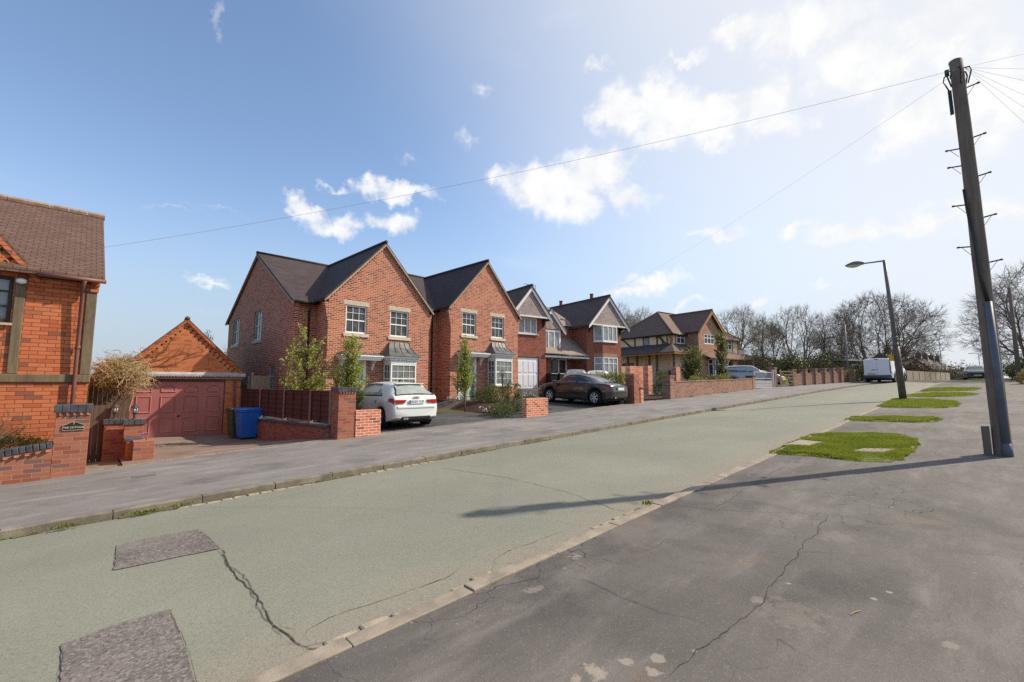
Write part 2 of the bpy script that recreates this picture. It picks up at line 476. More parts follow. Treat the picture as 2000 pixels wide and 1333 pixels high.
# ---------------------------------------------------------------- levels
ZB = [(-200,-7.4),(0,0),(46,1.702),(52,1.87),(58,1.95),(66,1.99),(120,2.0),(500,2.0)]
def zb(x): return crom(ZB, x)
YR = [(-80,2.77),(24,2.77),(37,2.6),(49,2.2),(60,1.2),(75,-1.5),(100,-9),(140,-25)]
YL = [(-80,7.6),(4,7.62),(11,7.54),(24,7.25),(37,6.88),(44,6.35),(50,5.7),(56,4.9),(66,3.1),(80,.3),(100,-5),(140,-19)]
YB = [(-80,11.1),(0,11.22),(3,11.55),(6,11.5),(12,11.25),(20,11.3),(33,10.95),(37,10.8),(41,9.7),(46,8.5),(52,7.3),(60,5.9),(70,4.2),(80,1.9),(100,-3.4),(140,-17)]
def yr(x): return crom(YR, x)
def yl(x): return crom(YL, x)
def yb(x): return crom(YB, x)
HL = [(4.75,.40),(11.7,.42),(12.5,.80),(18.2,.82),(19.8,1.30),(22,1.38),(30,1.42),(38,1.46),(46,1.70),(52,1.87),(500,2.0)]
def zg(x, y):
    b = zb(x)
    if y < 11.6 or x > 60: return b
    t = smooth01((y-11.6)/(5.9 if x < 18.5 else (9.0 if x > 20 else 5.9+2.07*(x-18.5))))
    if x < 4.6:
        h = lerp(-.35, -.28, smooth01(x+.5))
        if y > 20: h = -.28
    else: h = interp(HL, x)
    return lerp(b, h, t)

def frange(a, b, s):
    n = max(1, int(round((b-a)/s))); return [a + (b-a)*i/n for i in range(n+1)]
def sheet(name, xs, ya, yb_, ny, mat, dz=0.0, zf=zg, prof=None):
    """ground-following sheet between two long edges"""
    mb = MB(); n = ny+1
    for x in xs:
        a, b = ya(x), yb_(x)
        for j in range(n):
            y = a + (b-a)*j/ny
            z = zf(x, y) + dz + (prof(j/ny) if prof else 0)
            mb.v.append((x, y, z))
    for i in range(len(xs)-1):
        for j in range(ny):
            a = i*n+j
            mb.f.append([a, a+n, a+n+1, a+1]); mb.m.append(0)
    return struct(mb.build(name, mat, smooth=True, fix=False))
def K(v): return lambda x: v

# ---------------------------------------------------------------- ground materials
def m_road():
    m, t, b = new_mat('road_surface')
    p = posco(t)
    col = t.mix(t.ramp(t.noise(p, .35, 4, .6), .35, .7), (.208,.212,.168), (.262,.262,.210))
    lane = t.noise(t.vmap(p, scale=(.25,2.2,1)), .8, 4, .6)
    col = t.mix(t.ramp(lane, .45, .72)*.5, col, (.225,.232,.190))
    # worn, dusty strip by the near kerb
    y = E(t, t.node('ShaderNodeSeparateXYZ', {0: p}).outputs[1])
    dust = t.ramp(y + (t.noise(p, 1.6, 4)-.5)*.9, 3.65, 2.9)
    col = t.mix(dust*.75, col, (.27,.235,.185))
    agg = t.vor(p, 110, out='Color'); av = E(t, t.node('ShaderNodeSeparateColor', {'Color': agg.s}).outputs[0])
    col = t.mix(t.ramp(av, .74, .9)*.30, col, (.34,.33,.28))
    col = t.mix(t.ramp(av, .28, .08)*.40, col, (.12,.12,.10))
    fine = t.noise(p, 240, 2, .8)
    col = t.mix(t.ramp(fine, .35, .65)*.35, col, (.12,.12,.10))
    smear = t.noise(t.vmap(p, scale=(2.6,14,1), rot=(0,0,.35)), 1.2, 5, .7)
    col = t.mix(t.ramp(smear, .64, .76)*.4, col, (.12,.115,.10))
    oil = t.noise(p, 1.1, 5, .7)
    col = t.mix(t.ramp(oil, .62, .78)*.35, col, (.13,.128,.11))
    setb(t, b, 'Base Color', col); setb(t, b, 'Roughness', .9); b.inputs['Specular IOR Level'].default_value = .25
    bump(t, b, av*.7 + fine*.5, .55, .006)
    return m
def m_tarmac(name, c1, c2, spots=.0, craze=.0, warm=0.0, dot=(.33,.31,.28), worn=(), grit=0.0):
    m, t, b = new_mat(name)
    p = posco(t)
    col = t.mix(t.ramp(t.noise(p, .55, 5, .62), .32, .7), c1, c2)
    streak = t.noise(t.vmap(p, scale=(.55,2.4,1), rot=(0,0,-.5)), 1.3, 5, .65)
    col = t.mix(t.ramp(streak, .45, .75)*.55, col, [min(1,c*1.6) for c in c2])
    dk = t.noise(t.vmap(p, loc=(31,7,0)), .9, 5, .65)
    col = t.mix(t.ramp(dk, .48, .7)*.65, col, [c*.55 for c in c1])
    if warm:
        wm = t.noise(t.vmap(p, loc=(3,17,0)), 1.1, 5, .68)
        col = t.mix(t.ramp(wm, .58, .74)*warm, col, (.19,.135,.095))
    fine = t.noise(p, 190, 3, .75)
    col = t.mix(t.ramp(fine, .38, .68)*.5, col, [c*.5 for c in c1])
    av = E(t, t.node('ShaderNodeSeparateColor', {'Color': t.vor(p, 95, out='Color').s}).outputs[1])
    col = t.mix(t.ramp(av, .88, .98)*.22, col, (.26,.24,.22))
    if grit:
        gv = E(t, t.node('ShaderNodeSeparateColor', {'Color': t.vor(p, 70, out='Color').s}).outputs[0])
        col = t.mix(t.ramp(gv, .6, .95)*.5*grit, col, (.32,.285,.26)); col = t.mix(t.ramp(gv, .3, .05)*.6*grit, col, (.07,.06,.055))
    if spots:
        d = t.vor(t.vmap(p, scale=(1,1,0)), 4.2); sz = t.noise(p, .8, 2)
        blob = t.ramp(d + (t.noise(p, 26, 3)-.5)*.10, .10, .06)*t.ramp(sz, .48, .58)
        col = t.mix(blob*spots, col, dot)
        d2 = t.vor(t.vmap(p, scale=(1,1,0), loc=(3.3,1.7,0)), 9.0)
        col = t.mix(t.ramp(d2 + (t.noise(p, 40, 2)-.5)*.08, .085, .05)*t.ramp(t.noise(p, 1.7, 2), .5, .6)*spots*.7, col, dot)
    for cx, cy, rr, am in worn:
        dd = t.node('ShaderNodeVectorMath', {0: t.vmap(p, scale=(1,1,0)).s, 1: (cx, cy, 0)}, operation='DISTANCE')
        sh = E(t, dd.outputs['Value'])*(1/rr) + (t.noise(p, 13, 5, .7)-.5)*2.6
        col = t.mix(t.ramp(sh, .72, .42)*am, col, (.30,.26,.215))
    if craze:
        wob = t.noise(p, 5, 3, out=1)
        vv = t.node('ShaderNodeVectorMath', operation='MULTIPLY_ADD'); t.l.new(wob.s, vv.inputs[0]); vv.inputs[1].default_value = (.22,.22,0); t.l.new(p.s, vv.inputs[2])
        e = t.vor(t.vmap(E(t, vv.outputs[0]), scale=(1,1,0)), 3.0, feature='DISTANCE_TO_EDGE')
        area = t.ramp(t.noise(t.vmap(p, loc=(11,2,0)), .5, 3), .5, .62)
        col = t.mix(t.ramp(e, .013, .003)*area*craze, col, (.025,.023,.02))
    setb(t, b, 'Base Color', col); setb(t, b, 'Roughness', t.ramp(fine, .3, .7, .72, .92)); b.inputs['Specular IOR Level'].default_value = .3
    bump(t, b, fine*.6 + av*.4 + t.noise(p, 3, 3)*2.0, .6, .006)
    return m
M_ROAD = m_road()
M_FOOT = m_tarmac('footway_tarmac', (.104,.093,.084), (.168,.151,.136), spots=.7, craze=.9, warm=.7, worn=WORN)
M_FOOTL = m_tarmac('far_footway_tarmac', (.18,.168,.16), (.235,.22,.207), spots=.25, craze=.2, warm=.15)
M_PATCH = m_tarmac('patch_tarmac', (.15,.132,.122), (.205,.18,.165), grit=1.0)
M_DRIVE = m_tarmac('dark_chippings', (.050,.050,.055), (.085,.084,.09), spots=.0)
M_GDRIVE = m_tarmac('garage_drive_tarmac', (.20,.145,.115), (.26,.19,.15), warm=.4)
M_KERB = m_plain('kerb_concrete', (.265,.225,.178), .85, .22, 5, .2, bumpy=.4, bscale=90)
M_KERBF = m_plain('old_kerb_stone', (.20,.175,.135), .9, .3, 4, .2, bumpy=.5, bscale=60)
M_PALE = m_plain('exposed_mortar', (.185,.162,.14), .95, .4, 22, .1, bumpy=.5, bscale=70)
M_SETT = m_plain('sett_stone', (.30,.26,.19), .85, .3, 9, .2, bumpy=.5, bscale=40)
M_CRACK = m_plain('crack_dirt', (.062,.053,.040), .95, .4, 9, .1)
M_MOSS = m_plain('moss', (.10,.11,.035), .95, .4, 14, .1, bumpy=.6, bscale=60)
M_EARTH = m_plain('soil_mulch', (.055,.034,.026), .95, .4, 8, .1, bumpy=.9, bscale=45)
def m_field():
    m, t, b = new_mat('rough_grass_field'); p = posco(t)
    col = t.mix(t.ramp(t.noise(p, .12, 5, .6), .35, .65), (.075,.085,.03), (.13,.115,.055))
    col = t.mix(t.ramp(t.noise(p, 6, 4), .4, .7)*.5, col, (.05,.06,.02))
    setb(t, b, 'Base Color', col); setb(t, b, 'Roughness', .95); b.inputs['Specular IOR Level'].default_value = .1
    return m
M_FIELD = m_field()

# ---------------------------------------------------------------- the sheets
def build_ground():
    xs = [-400,-150,-60,-40] + frange(-25, 4.5, 1.5) + [4.55, 4.75] + frange(6, 70, 2) + frange(74, 140, 6) + [180,260,400,700,1500]
    ys = [-400,-150,-60,-30,-12,-4,0] + [2.4,3.0,7.2,7.9] + frange(9, 11.4, 1.2) + frange(12, 24, 1) + [28,36,50,80,140,260,600,1500]
    mb = MB()
    for x in xs:
        for y in ys:
            z = zg(x, y) - .06
            if -30 < x < 141 and yr(x)-.2 < y < yl(x)+.2: z -= .25
            mb.v.append((x, y, z))
    n = len(ys)
    for i in range(len(xs)-1):
        for j in range(n-1):
            a = i*n+j; mb.f.append([a, a+n, a+n+1, a+1]); mb.m.append(0)
    struct(mb.build('ground', M_FIELD, smooth=True, fix=False))
    X = frange(-26, 24, 1) + frange(26, 60, 2) + frange(64, 140, 4)
    def camber(t):       # right kerb -> left kerb
        return -.035 - .05*t + .055*math.sin(math.pi*t)
    zc = lambda x, y: zb(x)
    sheet('road', X, lambda x: yr(x)+.06, lambda x: yl(x)-.0, 12, M_ROAD, 0, zc, camber)
    sheet('pavement', X, K(-7.0), lambda x: yr(x)-.07, 10, M_FOOT, 0.0, zc)
    sheet('far_pavement', X, lambda x: yl(x)+.13, lambda x: yb(x)+.25, 5, M_FOOTL, 0.01, zc)
    # kerbs: stones with open joints
    rnd = random.Random(3)
    for nm, yc, up, w, L in (('near_kerb', yr, .012, .13, .92), ('far_kerb', lambda x: yl(x)+.07, .012, .13, .92)):
        mb = MB(); x = -26.0
        while x < 90:
            l = L*rnd.uniform(.92, 1.05) if x < 60 else 4; x1 = x + l - .006
            o = rnd.uniform(-.006, .006); dz = rnd.uniform(-.006, .006) + up
            p = []
            for xx in (x, x1):
                a = yc(xx)+o
                p += [(xx, a-w/2, zb(xx)-.22), (xx, a+w/2, zb(xx)-.22), (xx, a+w/2, zb(xx)+dz), (xx, a-w/2, zb(xx)+dz)]
            mb.add(p, [(0,1,2,3),(7,6,5,4),(0,4,5,1),(1,5,6,2),(2,6,7,3),(3,7,4,0)])
            x += l
        struct(mb.build(nm, M_KERB if nm == 'near_kerb' else M_KERBF, bev=.007))
    # old setts in the channel of both kerbs, and a moss line on the left one
    mb = MB()
    for a, b, yc, side in ((.9, 4.9, yl, -1), (2.1, 3.6, yr, 1), (1.15, 1.75, yr, 1), (3.9, 4.6, yr, 1)):
        x = a
        while x < b:
            l = rnd.uniform(.14, .24)
            if rnd.random() < .8:
                y0 = yc(x) + side*.02 + (.06 if side > 0 else 0); y1 = y0 + side*rnd.uniform(.07, .11)
                z = zb(x) + (camber(0.02) if side > 0 else camber(.98)) + rnd.uniform(.006, .018)
                mb.box(x, min(y0,y1), z-.06, x+l-.015, max(y0,y1), z)
            x += l
    struct(mb.build('channel_setts', M_SETT, bev=.018))
    mb = MB(); x = -3.0
    while x < 9:
        l = rnd.uniform(.15, .5)
        if rnd.random() < .75:
            z = zb(x)+camber(.985)+.005; w = rnd.uniform(.02, .05)
            mb.face([(x, yl(x)-w, z), (x+l, yl(x+l)-w*.7, z+.037*l), (x+l, yl(x+l)+.0, z+.037*l+.012), (x, yl(x)+.0, z+.012)])
        x += l*rnd.uniform(1, 1.5)
    for k in range(40):
        x = rnd.uniform(.5, 9); l = rnd.uniform(.06, .22)
        z = zb(x)+camber(.02)+.005; w = rnd.uniform(.015, .04); y = yr(x)+.067
        mb.face([(x, y+w, z), (x, y, z+.004), (x+l, y, z+.037*l+.004), (x+l, y+w, z+.037*l)])
    struct(mb.build('moss', M_MOSS, fix=False))
    # resurfaced patches
    def patch(name, pts, mat, zf, dz):
        mb = MB(); out = []
        n = len(pts)
        for i in range(n):
            a, b = V(pts[i]), V(pts[(i+1) % n])
            k = max(2, int((b-a).length/(.05 if mat is not M_PALE else .03)))
            for j in range(k):
                q = a.lerp(b, j/k); q += V((rnd.uniform(-1,1), rnd.uniform(-1,1)))*(.006 if mat is not M_PALE else .016)
                out.append((q.x, q.y, zf(q.x, q.y)+dz))
        mb.face(out)
        o = mb.build(name, mat, fix=False); 
        if o.data.polygons[0].normal.z < 0: o.data.flip_normals()
        return struct(o)
    def zroad(x, y):
        t = (y-yr(x)-.06)/(yl(x)-yr(x)-.06); return zb(x)+camber(t)
    global ZROAD; ZROAD = zroad
    global PATCH_EDGES; PATCH_EDGES = 1
    patch('road_patch', PATCH1, M_PATCH, zroad, .006)
    patch('road_patch', PATCH2, M_PATCH, zroad, .006)
    # cracks: thin jagged dirt-filled lines
    def crack(mb, pts, w, zf, jit=.02, step=.05):
        path = []
        for a, b in zip(pts, pts[1:]):
            a, b = V(a), V(b); k = max(1, int((b-a).length/step))
            for j in range(k): path.append(a.lerp(b, j/k))
        path.append(V(pts[-1]))
        off = V((0,0)); L = []
        for i, q in enumerate(path):
            off = off*.7 + V((rnd.uniform(-1,1), rnd.uniform(-1,1)))*jit
            L.append(q + off)
        for i in range(len(L)-1):
            a, b = L[i], L[i+1]; d = b-a
            if d.length < 1e-4: continue
            nrm = V((-d.y, d.x)).normalized()
            w_ = w*.46*(.75+.6*mnoise.noise(V((a.x*5,a.y*5,1)))); t0 = min(1, i/4, (len(L)-1-i)/4); t1 = min(1, (i+1)/4, (len(L)-2-i)/4)
            w0 = w_*max(.25, t0)*rnd.uniform(.5, 1.3); w1 = w_*max(.25, t1)*rnd.uniform(.5, 1.3)
            q = [a-nrm*w0, b-nrm*w1, b+nrm*w1, a+nrm*w0]
            mb.face([(p.x, p.y, zf(p.x, p.y)+.005) for p in q])
    mb = MB()
    for pts, w, j in CRACKS_ROAD: crack(mb, pts, w, zroad, j)
    for P in (PATCH1, PATCH2): crack(mb, list(P)+[P[0]], .0032, lambda x, y: zroad(x, y)+.004, .007)
    o = mb.build('road_cracks', M_CRACK, fix=False); struct(o)
    mb = MB()
    for pts, w, j in CRACKS_FOOT: crack(mb, pts, w, zc, j)
    o = mb.build('pavement_cracks', M_CRACK, fix=False); struct(o)
    # drives and beds
    sheet('driveway', frange(.55, 4.5, .4), lambda x: yb(x)+.2, K(20.6), 20, M_GDRIVE, .0)
    sheet('driveway', frange(4.72, 20.6, .5), lambda x: yb(x)+.2, K(21.5), 20, M_DRIVE, -.005)
    sheet('driveway', frange(20.6, 46, 1.2), lambda x: yb(x)+.2, K(19.5), 10, M_DRIVE, -.005)
    sheet('path', frange(-.2, .55, .25), lambda x: yb(x)+.2, K(20), 14, m_plain('path_paving', (.20,.17,.13), .9, .25, 4, .2, bumpy=.3), -.05)
    sheet('planting_bed', frange(11.7, 14.2, .4), lambda x: lerp(13.2, 12.6, (x-11.7)/2.5), lambda x: lerp(16.6, 16.9, (x-11.7)/2.5), 8, M_EARTH, .03)
    sheet('planting_bed', frange(5.0, 6.5, .4), K(15.5), K(18.6), 6, M_EARTH, .02)
    sheet('planting_bed', frange(20.9, 33, 1), lambda x: yb(x)+.3, lambda x: yb(x)+2.2, 4, M_EARTH, .02)
    # edging stones along the back of the far footway
    mb = MB(); x = .3
    while x < 20.5:
        l = .9; x1 = min(x+l-.01, 20.5)
        p = []
        for xx in (x, x1):
            a = yb(xx)+.25; z = zb(xx)
            p += [(xx,a-.03,z-.1),(xx,a+.03,z-.1),(xx,a+.03,z+.028),(xx,a-.03,z+.028)]
        mb.add(p, [(0,1,2,3),(7,6,5,4),(0,4,5,1),(1,5,6,2),(2,6,7,3),(3,7,4,0)]); x += l
    struct(mb.build('edging_kerb', M_KERB))
# ---------------------------------------------------------------- building materials
B_COT = m_brick('cottage_brick', (.48,.135,.056), (.56,.182,.083), (.40,.102,.045), (.16,.062,.03), dark=(.15,.075,.055), pdark=.1, ms=.006, stain=.2, seed=1)  # mortar colour carries the shadow of the raked joints
B_GAR = m_brick('garage_brick', (.53,.185,.078), (.61,.23,.105), (.47,.15,.066), (.43,.175,.08), dark=(.3,.1,.05), pdark=.1, ms=.006, stain=.12, seed=2)
B_NEW = m_brick('new_red_brick', (.37,.113,.066), (.46,.165,.10), (.27,.076,.047), (.70,.47,.335), dark=(.14,.05,.04), pdark=.24, ms=.0085, stain=.12, seed=3)
B_LOW = m_brick('fresh_red_brick', (.52,.165,.10), (.62,.24,.15), (.42,.11,.07), (.84,.60,.44), dark=(.17,.06,.045), pdark=.22, ms=.008, stain=.05, seed=4)
B_OLD = m_brick('old_red_brick', (.33,.115,.07), (.39,.15,.095), (.27,.08,.055), (.36,.24,.17), dark=(.14,.09,.08), pdark=.12, ms=.005, stain=.3, seed=5)
B_H3 = m_brick('dark_red_brick', (.27,.085,.052), (.33,.11,.068), (.2,.06,.04), (.36,.24,.18), dark=(.14,.055,.045), pdark=.15, ms=.005, stain=.15, seed=6)
B_H4 = m_brick('buff_red_brick', (.42,.205,.135), (.50,.27,.185), (.34,.15,.10), (.50,.40,.30), dark=(.19,.10,.075), pdark=.15, ms=.006, stain=.15, seed=7)
B_WALL = m_brick('garden_wall_brick', (.30,.155,.11), (.36,.195,.14), (.25,.12,.085), (.40,.31,.23), dark=(.15,.08,.065), pdark=.18, ms=.007, stain=.3, seed=8)
B_BLUE = m_plain('blue_engineering_brick', (.065,.068,.08), .5, .35, 9, .4, bumpy=.4, bscale=40)
R_COT = m_tile('cottage_roof_tile', (.115,.068,.05), (.155,.092,.07), .17, .1, moss=.7, mcol=(.27,.22,.18), ms=.009)
R_NEW = m_tile('new_roof_tile', (.050,.035,.035), (.070,.050,.050), .30, .16, ms=.004)
R_H3 = m_tile('dark_roof_tile', (.085,.065,.06), (.12,.09,.08), .2, .12)
R_H3B = m_tile('sunlit_roof_tile', (.24,.19,.165), (.30,.245,.21), .2, .12, moss=.3, mcol=(.3,.28,.2))  # paler copy of the dark roof tile, sunlight put into its colour
R_H4 = m_tile('brown_roof_tile', (.135,.088,.068), (.17,.115,.09), .2, .13)
T_HANG = m_tile('hung_wall_tile', (.30,.24,.225), (.42,.35,.33), .19, .13, ms=.008, dark=.35)
M_STONE = m_plain('reconstituted_stone', (.50,.45,.34), .9, .18, 12, .2, bumpy=.5, bscale=70)
M_MORT = m_plain('verge_mortar', (.40,.31,.23), .9, .25, 9, .2, bumpy=.4)
M_WHITE = m_plain('white_paint', (.78,.78,.76), .45, .04, 4, .4)
M_UPVC = m_plain('white_plastic_frame', (.80,.81,.80), .35, .03, 4, .45)
M_SAGE = m_plain('sage_green_paint', (.36,.46,.40), .45, .08, 4, .4)
M_LEAD = m_plain('sheet_lead', (.10,.105,.10), .55, .4, 3.5, .4, bumpy=.25, bscale=18)
M_BLACK = m_plain('black_plastic', (.02,.02,.021), .4, .2, 5, .4)
M_BROWNP = m_plain('brown_plastic_pipe', (.16,.065,.05), .45, .12, 3, .4)
M_MAROON = m_plain('maroon_door_paint', (.40,.145,.13), .42, .08, 1.5, .4)
M_OAK = m_wood('weathered_oak', (.13,.095,.06), (.20,.15,.095), .85, (18,18,2.5))
M_FENCED = m_wood('dark_stained_fence', (.075,.03,.022), (.11,.045,.032), .8, (14,14,2))
M_PINE = m_wood('new_pine_boards', (.50,.34,.22), (.60,.43,.29), .7, (24,24,1.6))
M_GREYB = m_wood('silvered_boards', (.30,.24,.18), (.40,.33,.25), .85, (24,24,1.6))
M_OAKTRIM = m_wood('golden_oak_trim', (.36,.18,.065), (.46,.25,.10), .6, (20,20,3))
M_BRTRIM = m_wood('brown_timber', (.15,.085,.045), (.20,.115,.06), .7, (20,20,3))
M_CREAM = m_plain('cream_render', (.80,.65,.45), .9, .06, 2.0, .2, bumpy=.3, bscale=120)
M_CONC = m_plain('concrete_post', (.24,.18,.14), .9, .2, 6, .2, bumpy=.3)
G_DARK = m_glass('dark_window_glass')
G_SAGE = m_glass('greenish_window_glass', (.10,.135,.12), (.22,.26,.24))
G_LEAD = m_glass('leaded_window_glass', (.20,.22,.22), (.42,.44,.43), lattice=.16, curtain=.35, rough=.12)
G_BLIND = m_glass('blind_window_glass', (.10,.11,.10), (.17,.18,.165), curtain=.4)
M_TERRA = m_plain('red_clay_pot', (.22,.06,.045), .75, .2, 8, .3)

def win(parent, loc, rz, w, h, nx=3, rail=.5, bars=(.25,), fr=M_UPVC, gl=G_DARK, fw=.055, dep=.06, bw=.016, lintel=None, sill=None, mull=(), name='window'):
    """frame (local x right, front -y, origin at lower left), pane below it, glazing bars in the frame"""
    f = MB()
    f.box(0,-dep,0, fw,0,h); f.box(w-fw,-dep,0, w,0,h); f.box(fw,-dep,0, w-fw,0,fw*1.25); f.box(fw,-dep,h-fw, w-fw,0,h)
    for q in mull: f.box(w*q-fw*.55,-dep+.003,fw*1.25, w*q+fw*.55,-.001,h-fw)
    if rail: f.box(fw,-dep+.006,h*rail-fw*.45, w-fw,-.002,h*rail+fw*.45)
    for i in range(1, nx):
        x = fw + (w-2*fw)*i/nx; f.box(x-bw/2,-dep+.014,fw*1.25, x+bw/2,-.004,h-fw)
    for q in bars: f.box(fw,-dep+.016,h*q-bw/2, w-fw,-.005,h*q+bw/2)
    o = f.build(name, fr, parent, loc=loc, rz=rz)
    g = MB(); g.face([(fw*.5,-dep*.42,fw*.5),(w-fw*.5,-dep*.42,fw*.5),(w-fw*.5,-dep*.42,h-fw*.5),(fw*.5,-dep*.42,h-fw*.5)])
    g.build('pane', gl, o, fix=False)
    if lintel:
        l = MB(); l.box(-.1,-dep-.055,h, w+.1,-.01,h+lintel); l.build('lintel', M_STONE, o, bev=.006)
    if sill:
        l = MB(); l.frus(-.1,-dep-.10,w+.1,-.01,-.145, -.1,-dep-.09,w+.1,-.01,-.01); l.build('sill', M_STONE, o, bev=.006)
    return o

def slab(mb, p, thick=.1):
    """roof slab: polygon p (upper face) given thickness straight down"""
    n = len(p)
    q = [(a[0],a[1],a[2]-thick) for a in p]
    mb.add(list(p)+q, [list(range(n)), list(range(n,2*n))[::-1]] + [((i+1)%n, i, n+i, n+(i+1)%n) for i in range(n)])
def cut_boxes(o, boxes):
    """sink small square holes into a wall mesh (boxes = list of (centre, size, matrix))"""
    mb = MB()
    for c, s_, M in boxes: mb.obox(c, s_, M)
    k = mb.build('cutter', M_BLACK); k.matrix_world = o.matrix_world
    k.parent = o.parent
    md = o.modifiers.new('holes', 'BOOLEAN'); md.object = k; md.operation = 'DIFFERENCE'; md.solver = 'EXACT'
    dg = bpy.context.evaluated_depsgraph_get()
    me = bpy.data.meshes.new_from_object(o.evaluated_get(dg))
    o.modifiers.clear(); o.data = me
    for l in list(me.uv_layers): me.uv_layers.remove(l)
    box_uv(me)
    bpy.data.objects.remove(k, do_unlink=True)

# ---------------------------------------------------------------- the pair of new brick houses
def new_house(loc, rz, label):
    r = thing('detached_house', label, 'house', loc, rz, 'new brick houses with steep gables')
    W = 4.84; XL = -.95; YW = 1.2; YB = 10.6; XR = 5.12
    EZ = 4.70; AX, AZ = 2.42, 7.32; YA = 5.9; RZ = 7.36
    w = MB()
    holes = [(.73,1.66,3.29,4.46), (2.77,3.71,3.29,4.46), (.55,1.62,0,2.18)]
    w.wall(0, W, -.5, EZ, 0, holes, .11)
    w.face([(0,0,EZ),(W,0,EZ),(AX,0,AZ)])
    w.wallx(0, YW, -.5, EZ, 0)                                   # return of the projecting gable
    w.face([(W,0,-.5),(W,YW,-.5),(W,YW,EZ),(W,0,EZ)])
    w.wall(XL, 0, -.5, EZ-.1, YW); w.wall(W, XR, -.5, EZ-.1, YW)    # set back front
    sh = [(8.6,9.7,3.24,4.6), (5.0,6.1,3.24,4.6), (2.9,3.7,.95,2.05)]
    w.wallx(YW, YB, -.5, EZ, XL, sh, .11)
    w.face([(XL,YW,EZ),(XL,YB,EZ),(XL,YA,RZ)])
    w.face([(XR,YW,-.5),(XR,YB,-.5),(XR,YB,EZ),(XR,YA,RZ),(XR,YW,EZ)])
    w.face([(XL,YB,-.5),(XR,YB,-.5),(XR,YB,EZ),(XL,YB,EZ)])
    # corbelled feet of the gables
    for k in range(5):
        e = .03*(k+1); z = 3.72 + k*.15
        w.box(-e, .003, z, 0, .22, z+.15); w.box(W, .003, z, W+e, .22, z+.15)
        w.box(XL+.002, YW-e, z, XL+.22, YW, z+.15)
    w.build('wall', B_NEW, r, fix=False)
    # roof: main range and front gable
    rf = MB()
    oy = .28; s1 = (RZ+.12-EZ-.02)/(YA-YW)
    e0 = RZ+.12 - s1*(YA-YW+oy); e1 = RZ+.12 - s1*(YB-YA+oy)
    slab(rf, [(XL-.1,YW-oy,e0),(XR+.0,YW-oy,e0),(XR+.0,YA,RZ+.12),(XL-.1,YA,RZ+.12)], .1)
    slab(rf, [(XL-.1,YA,RZ+.12),(XR,YA,RZ+.12),(XR,YB+oy,e1),(XL-.1,YB+oy,e1)], .1)
    s2 = (AZ-EZ)/(AX); hx = AX+.19; gz = AZ+.13
    slab(rf, [(AX-hx,-.1,gz-s2*hx),(AX,-.1,gz),(AX,YA-.05,gz),(AX-hx,YA-.05,gz-s2*hx)], .1)
    slab(rf, [(AX,-.1,gz),(AX+hx,-.1,gz-s2*hx),(AX+hx,YA-.05,gz-s2*hx),(AX,YA-.05,gz)], .1)
    ro = rf.build('roof', R_NEW, r)
    rd = MB()
    rd.tube([(AX,-.12,gz+.02),(AX,YA,gz+.02)], .075, 8); rd.tube([(XL-.12,YA,RZ+.14),(XR,YA,RZ+.14)], .075, 8)
    rd.build('ridge_tile', R_NEW, ro, smooth=True)
    vg = MB()
    for sgn in (-1, 1):
        a = V((AX,-.085,gz-.125)); b = V((AX+sgn*hx,-.085,gz-s2*hx-.125)); vg.bar(a, b, .07, .055)
    for a, b in (((XL-.085,YW-oy,e0-.125),(XL-.085,YA,RZ-.005)), ((XL-.085,YA,RZ-.005),(XL-.085,YB+oy,e1-.125))): vg.bar(a, b, .07, .055)
    vg.build('verge', M_MORT, ro)
    def toothed(x0, z0, x1, z1, n, axis, a, b):                     # dentil course under the verge
        pts = [(x0,z0),(x1,z1)]
        for k in range(n, 0, -1):
            for q, d in ((k/n,.05),((k-.5)/n,.05),((k-.5)/n,.13),((k-1)/n,.13)): pts.append((lerp(x0,x1,q), lerp(z0,z1,q)-d))
        m = MB(); m.prism(pts, axis, a, b); m.build('dentil_course', B_NEW, r)
    for sgn in (-1, 1): toothed(AX, gz-.15, AX+sgn*(W/2-.06), gz-.15-s2*(W/2-.06), 22, 'y', -.032, -.001)
    toothed(YW+.05, e0+s1*(oy+.05)-.15, YA, RZ-.03, 36, 'x', XL-.032, XL-.001)
    for xa, xb in ((XL,-.12), (W+.1,XR)):
        gt = MB(); gt.tube([(xa,YW-oy-.04,e0-.07),(xb,YW-oy-.04,e0-.07)], .055, 8); gt.build('gutter', M_BLACK, r, smooth=True)
    dp = MB(); dp.tube([(-.30,YW-oy-.03,e0-.1),(-.30,YW-.06,e0-.35),(-.30,YW-.06,-.3)], .035, 8); dp.build('downpipe', M_BLACK, r, smooth=True)
    dp = MB(); dp.tube([(W+.14,YW-.06,e0-.3),(W+.14,YW-.06,-.3)], .035, 8); dp.build('downpipe', M_BLACK, r, smooth=True)
    # windows
    for x0, x1 in ((.73,1.66), (2.77,3.71)):
        win(r, (x0,.11,3.29), 0, x1-x0, 1.17, 3, .47, (.735,), lintel=.18, sill=.1)
    for y0, y1, z0, z1 in sh:
        win(r, (XL+.11,y1,z0), -math.pi/2, y1-y0, z1-z0, 2, .5, (.75,), fr=M_SAGE, gl=G_SAGE, sill=.1)
    # door with flat leaded canopy
    d = MB(); d.box(.62,.06,0, 1.55,.10,2.12)
    for px in (.70, 1.12):
        d.box(px,.045,.15, px+.34,.062,.85); d.box(px,.045,1.0, px+.34,.062,1.35)
    dr = d.build('front_door', M_SAGE, r, bev=.006)
    g = MB(); g.box(.72,.04,1.45,1.45,.058,1.95); g.build('pane', G_SAGE, dr)
    f = MB(); f.box(.5,-.04,0,.62,.11,2.2); f.box(1.55,-.04,0,1.67,.11,2.2); f.box(.62,-.02,2.12,1.55,.11,2.2); f.build('door_frame', M_WHITE, r, bev=.005)
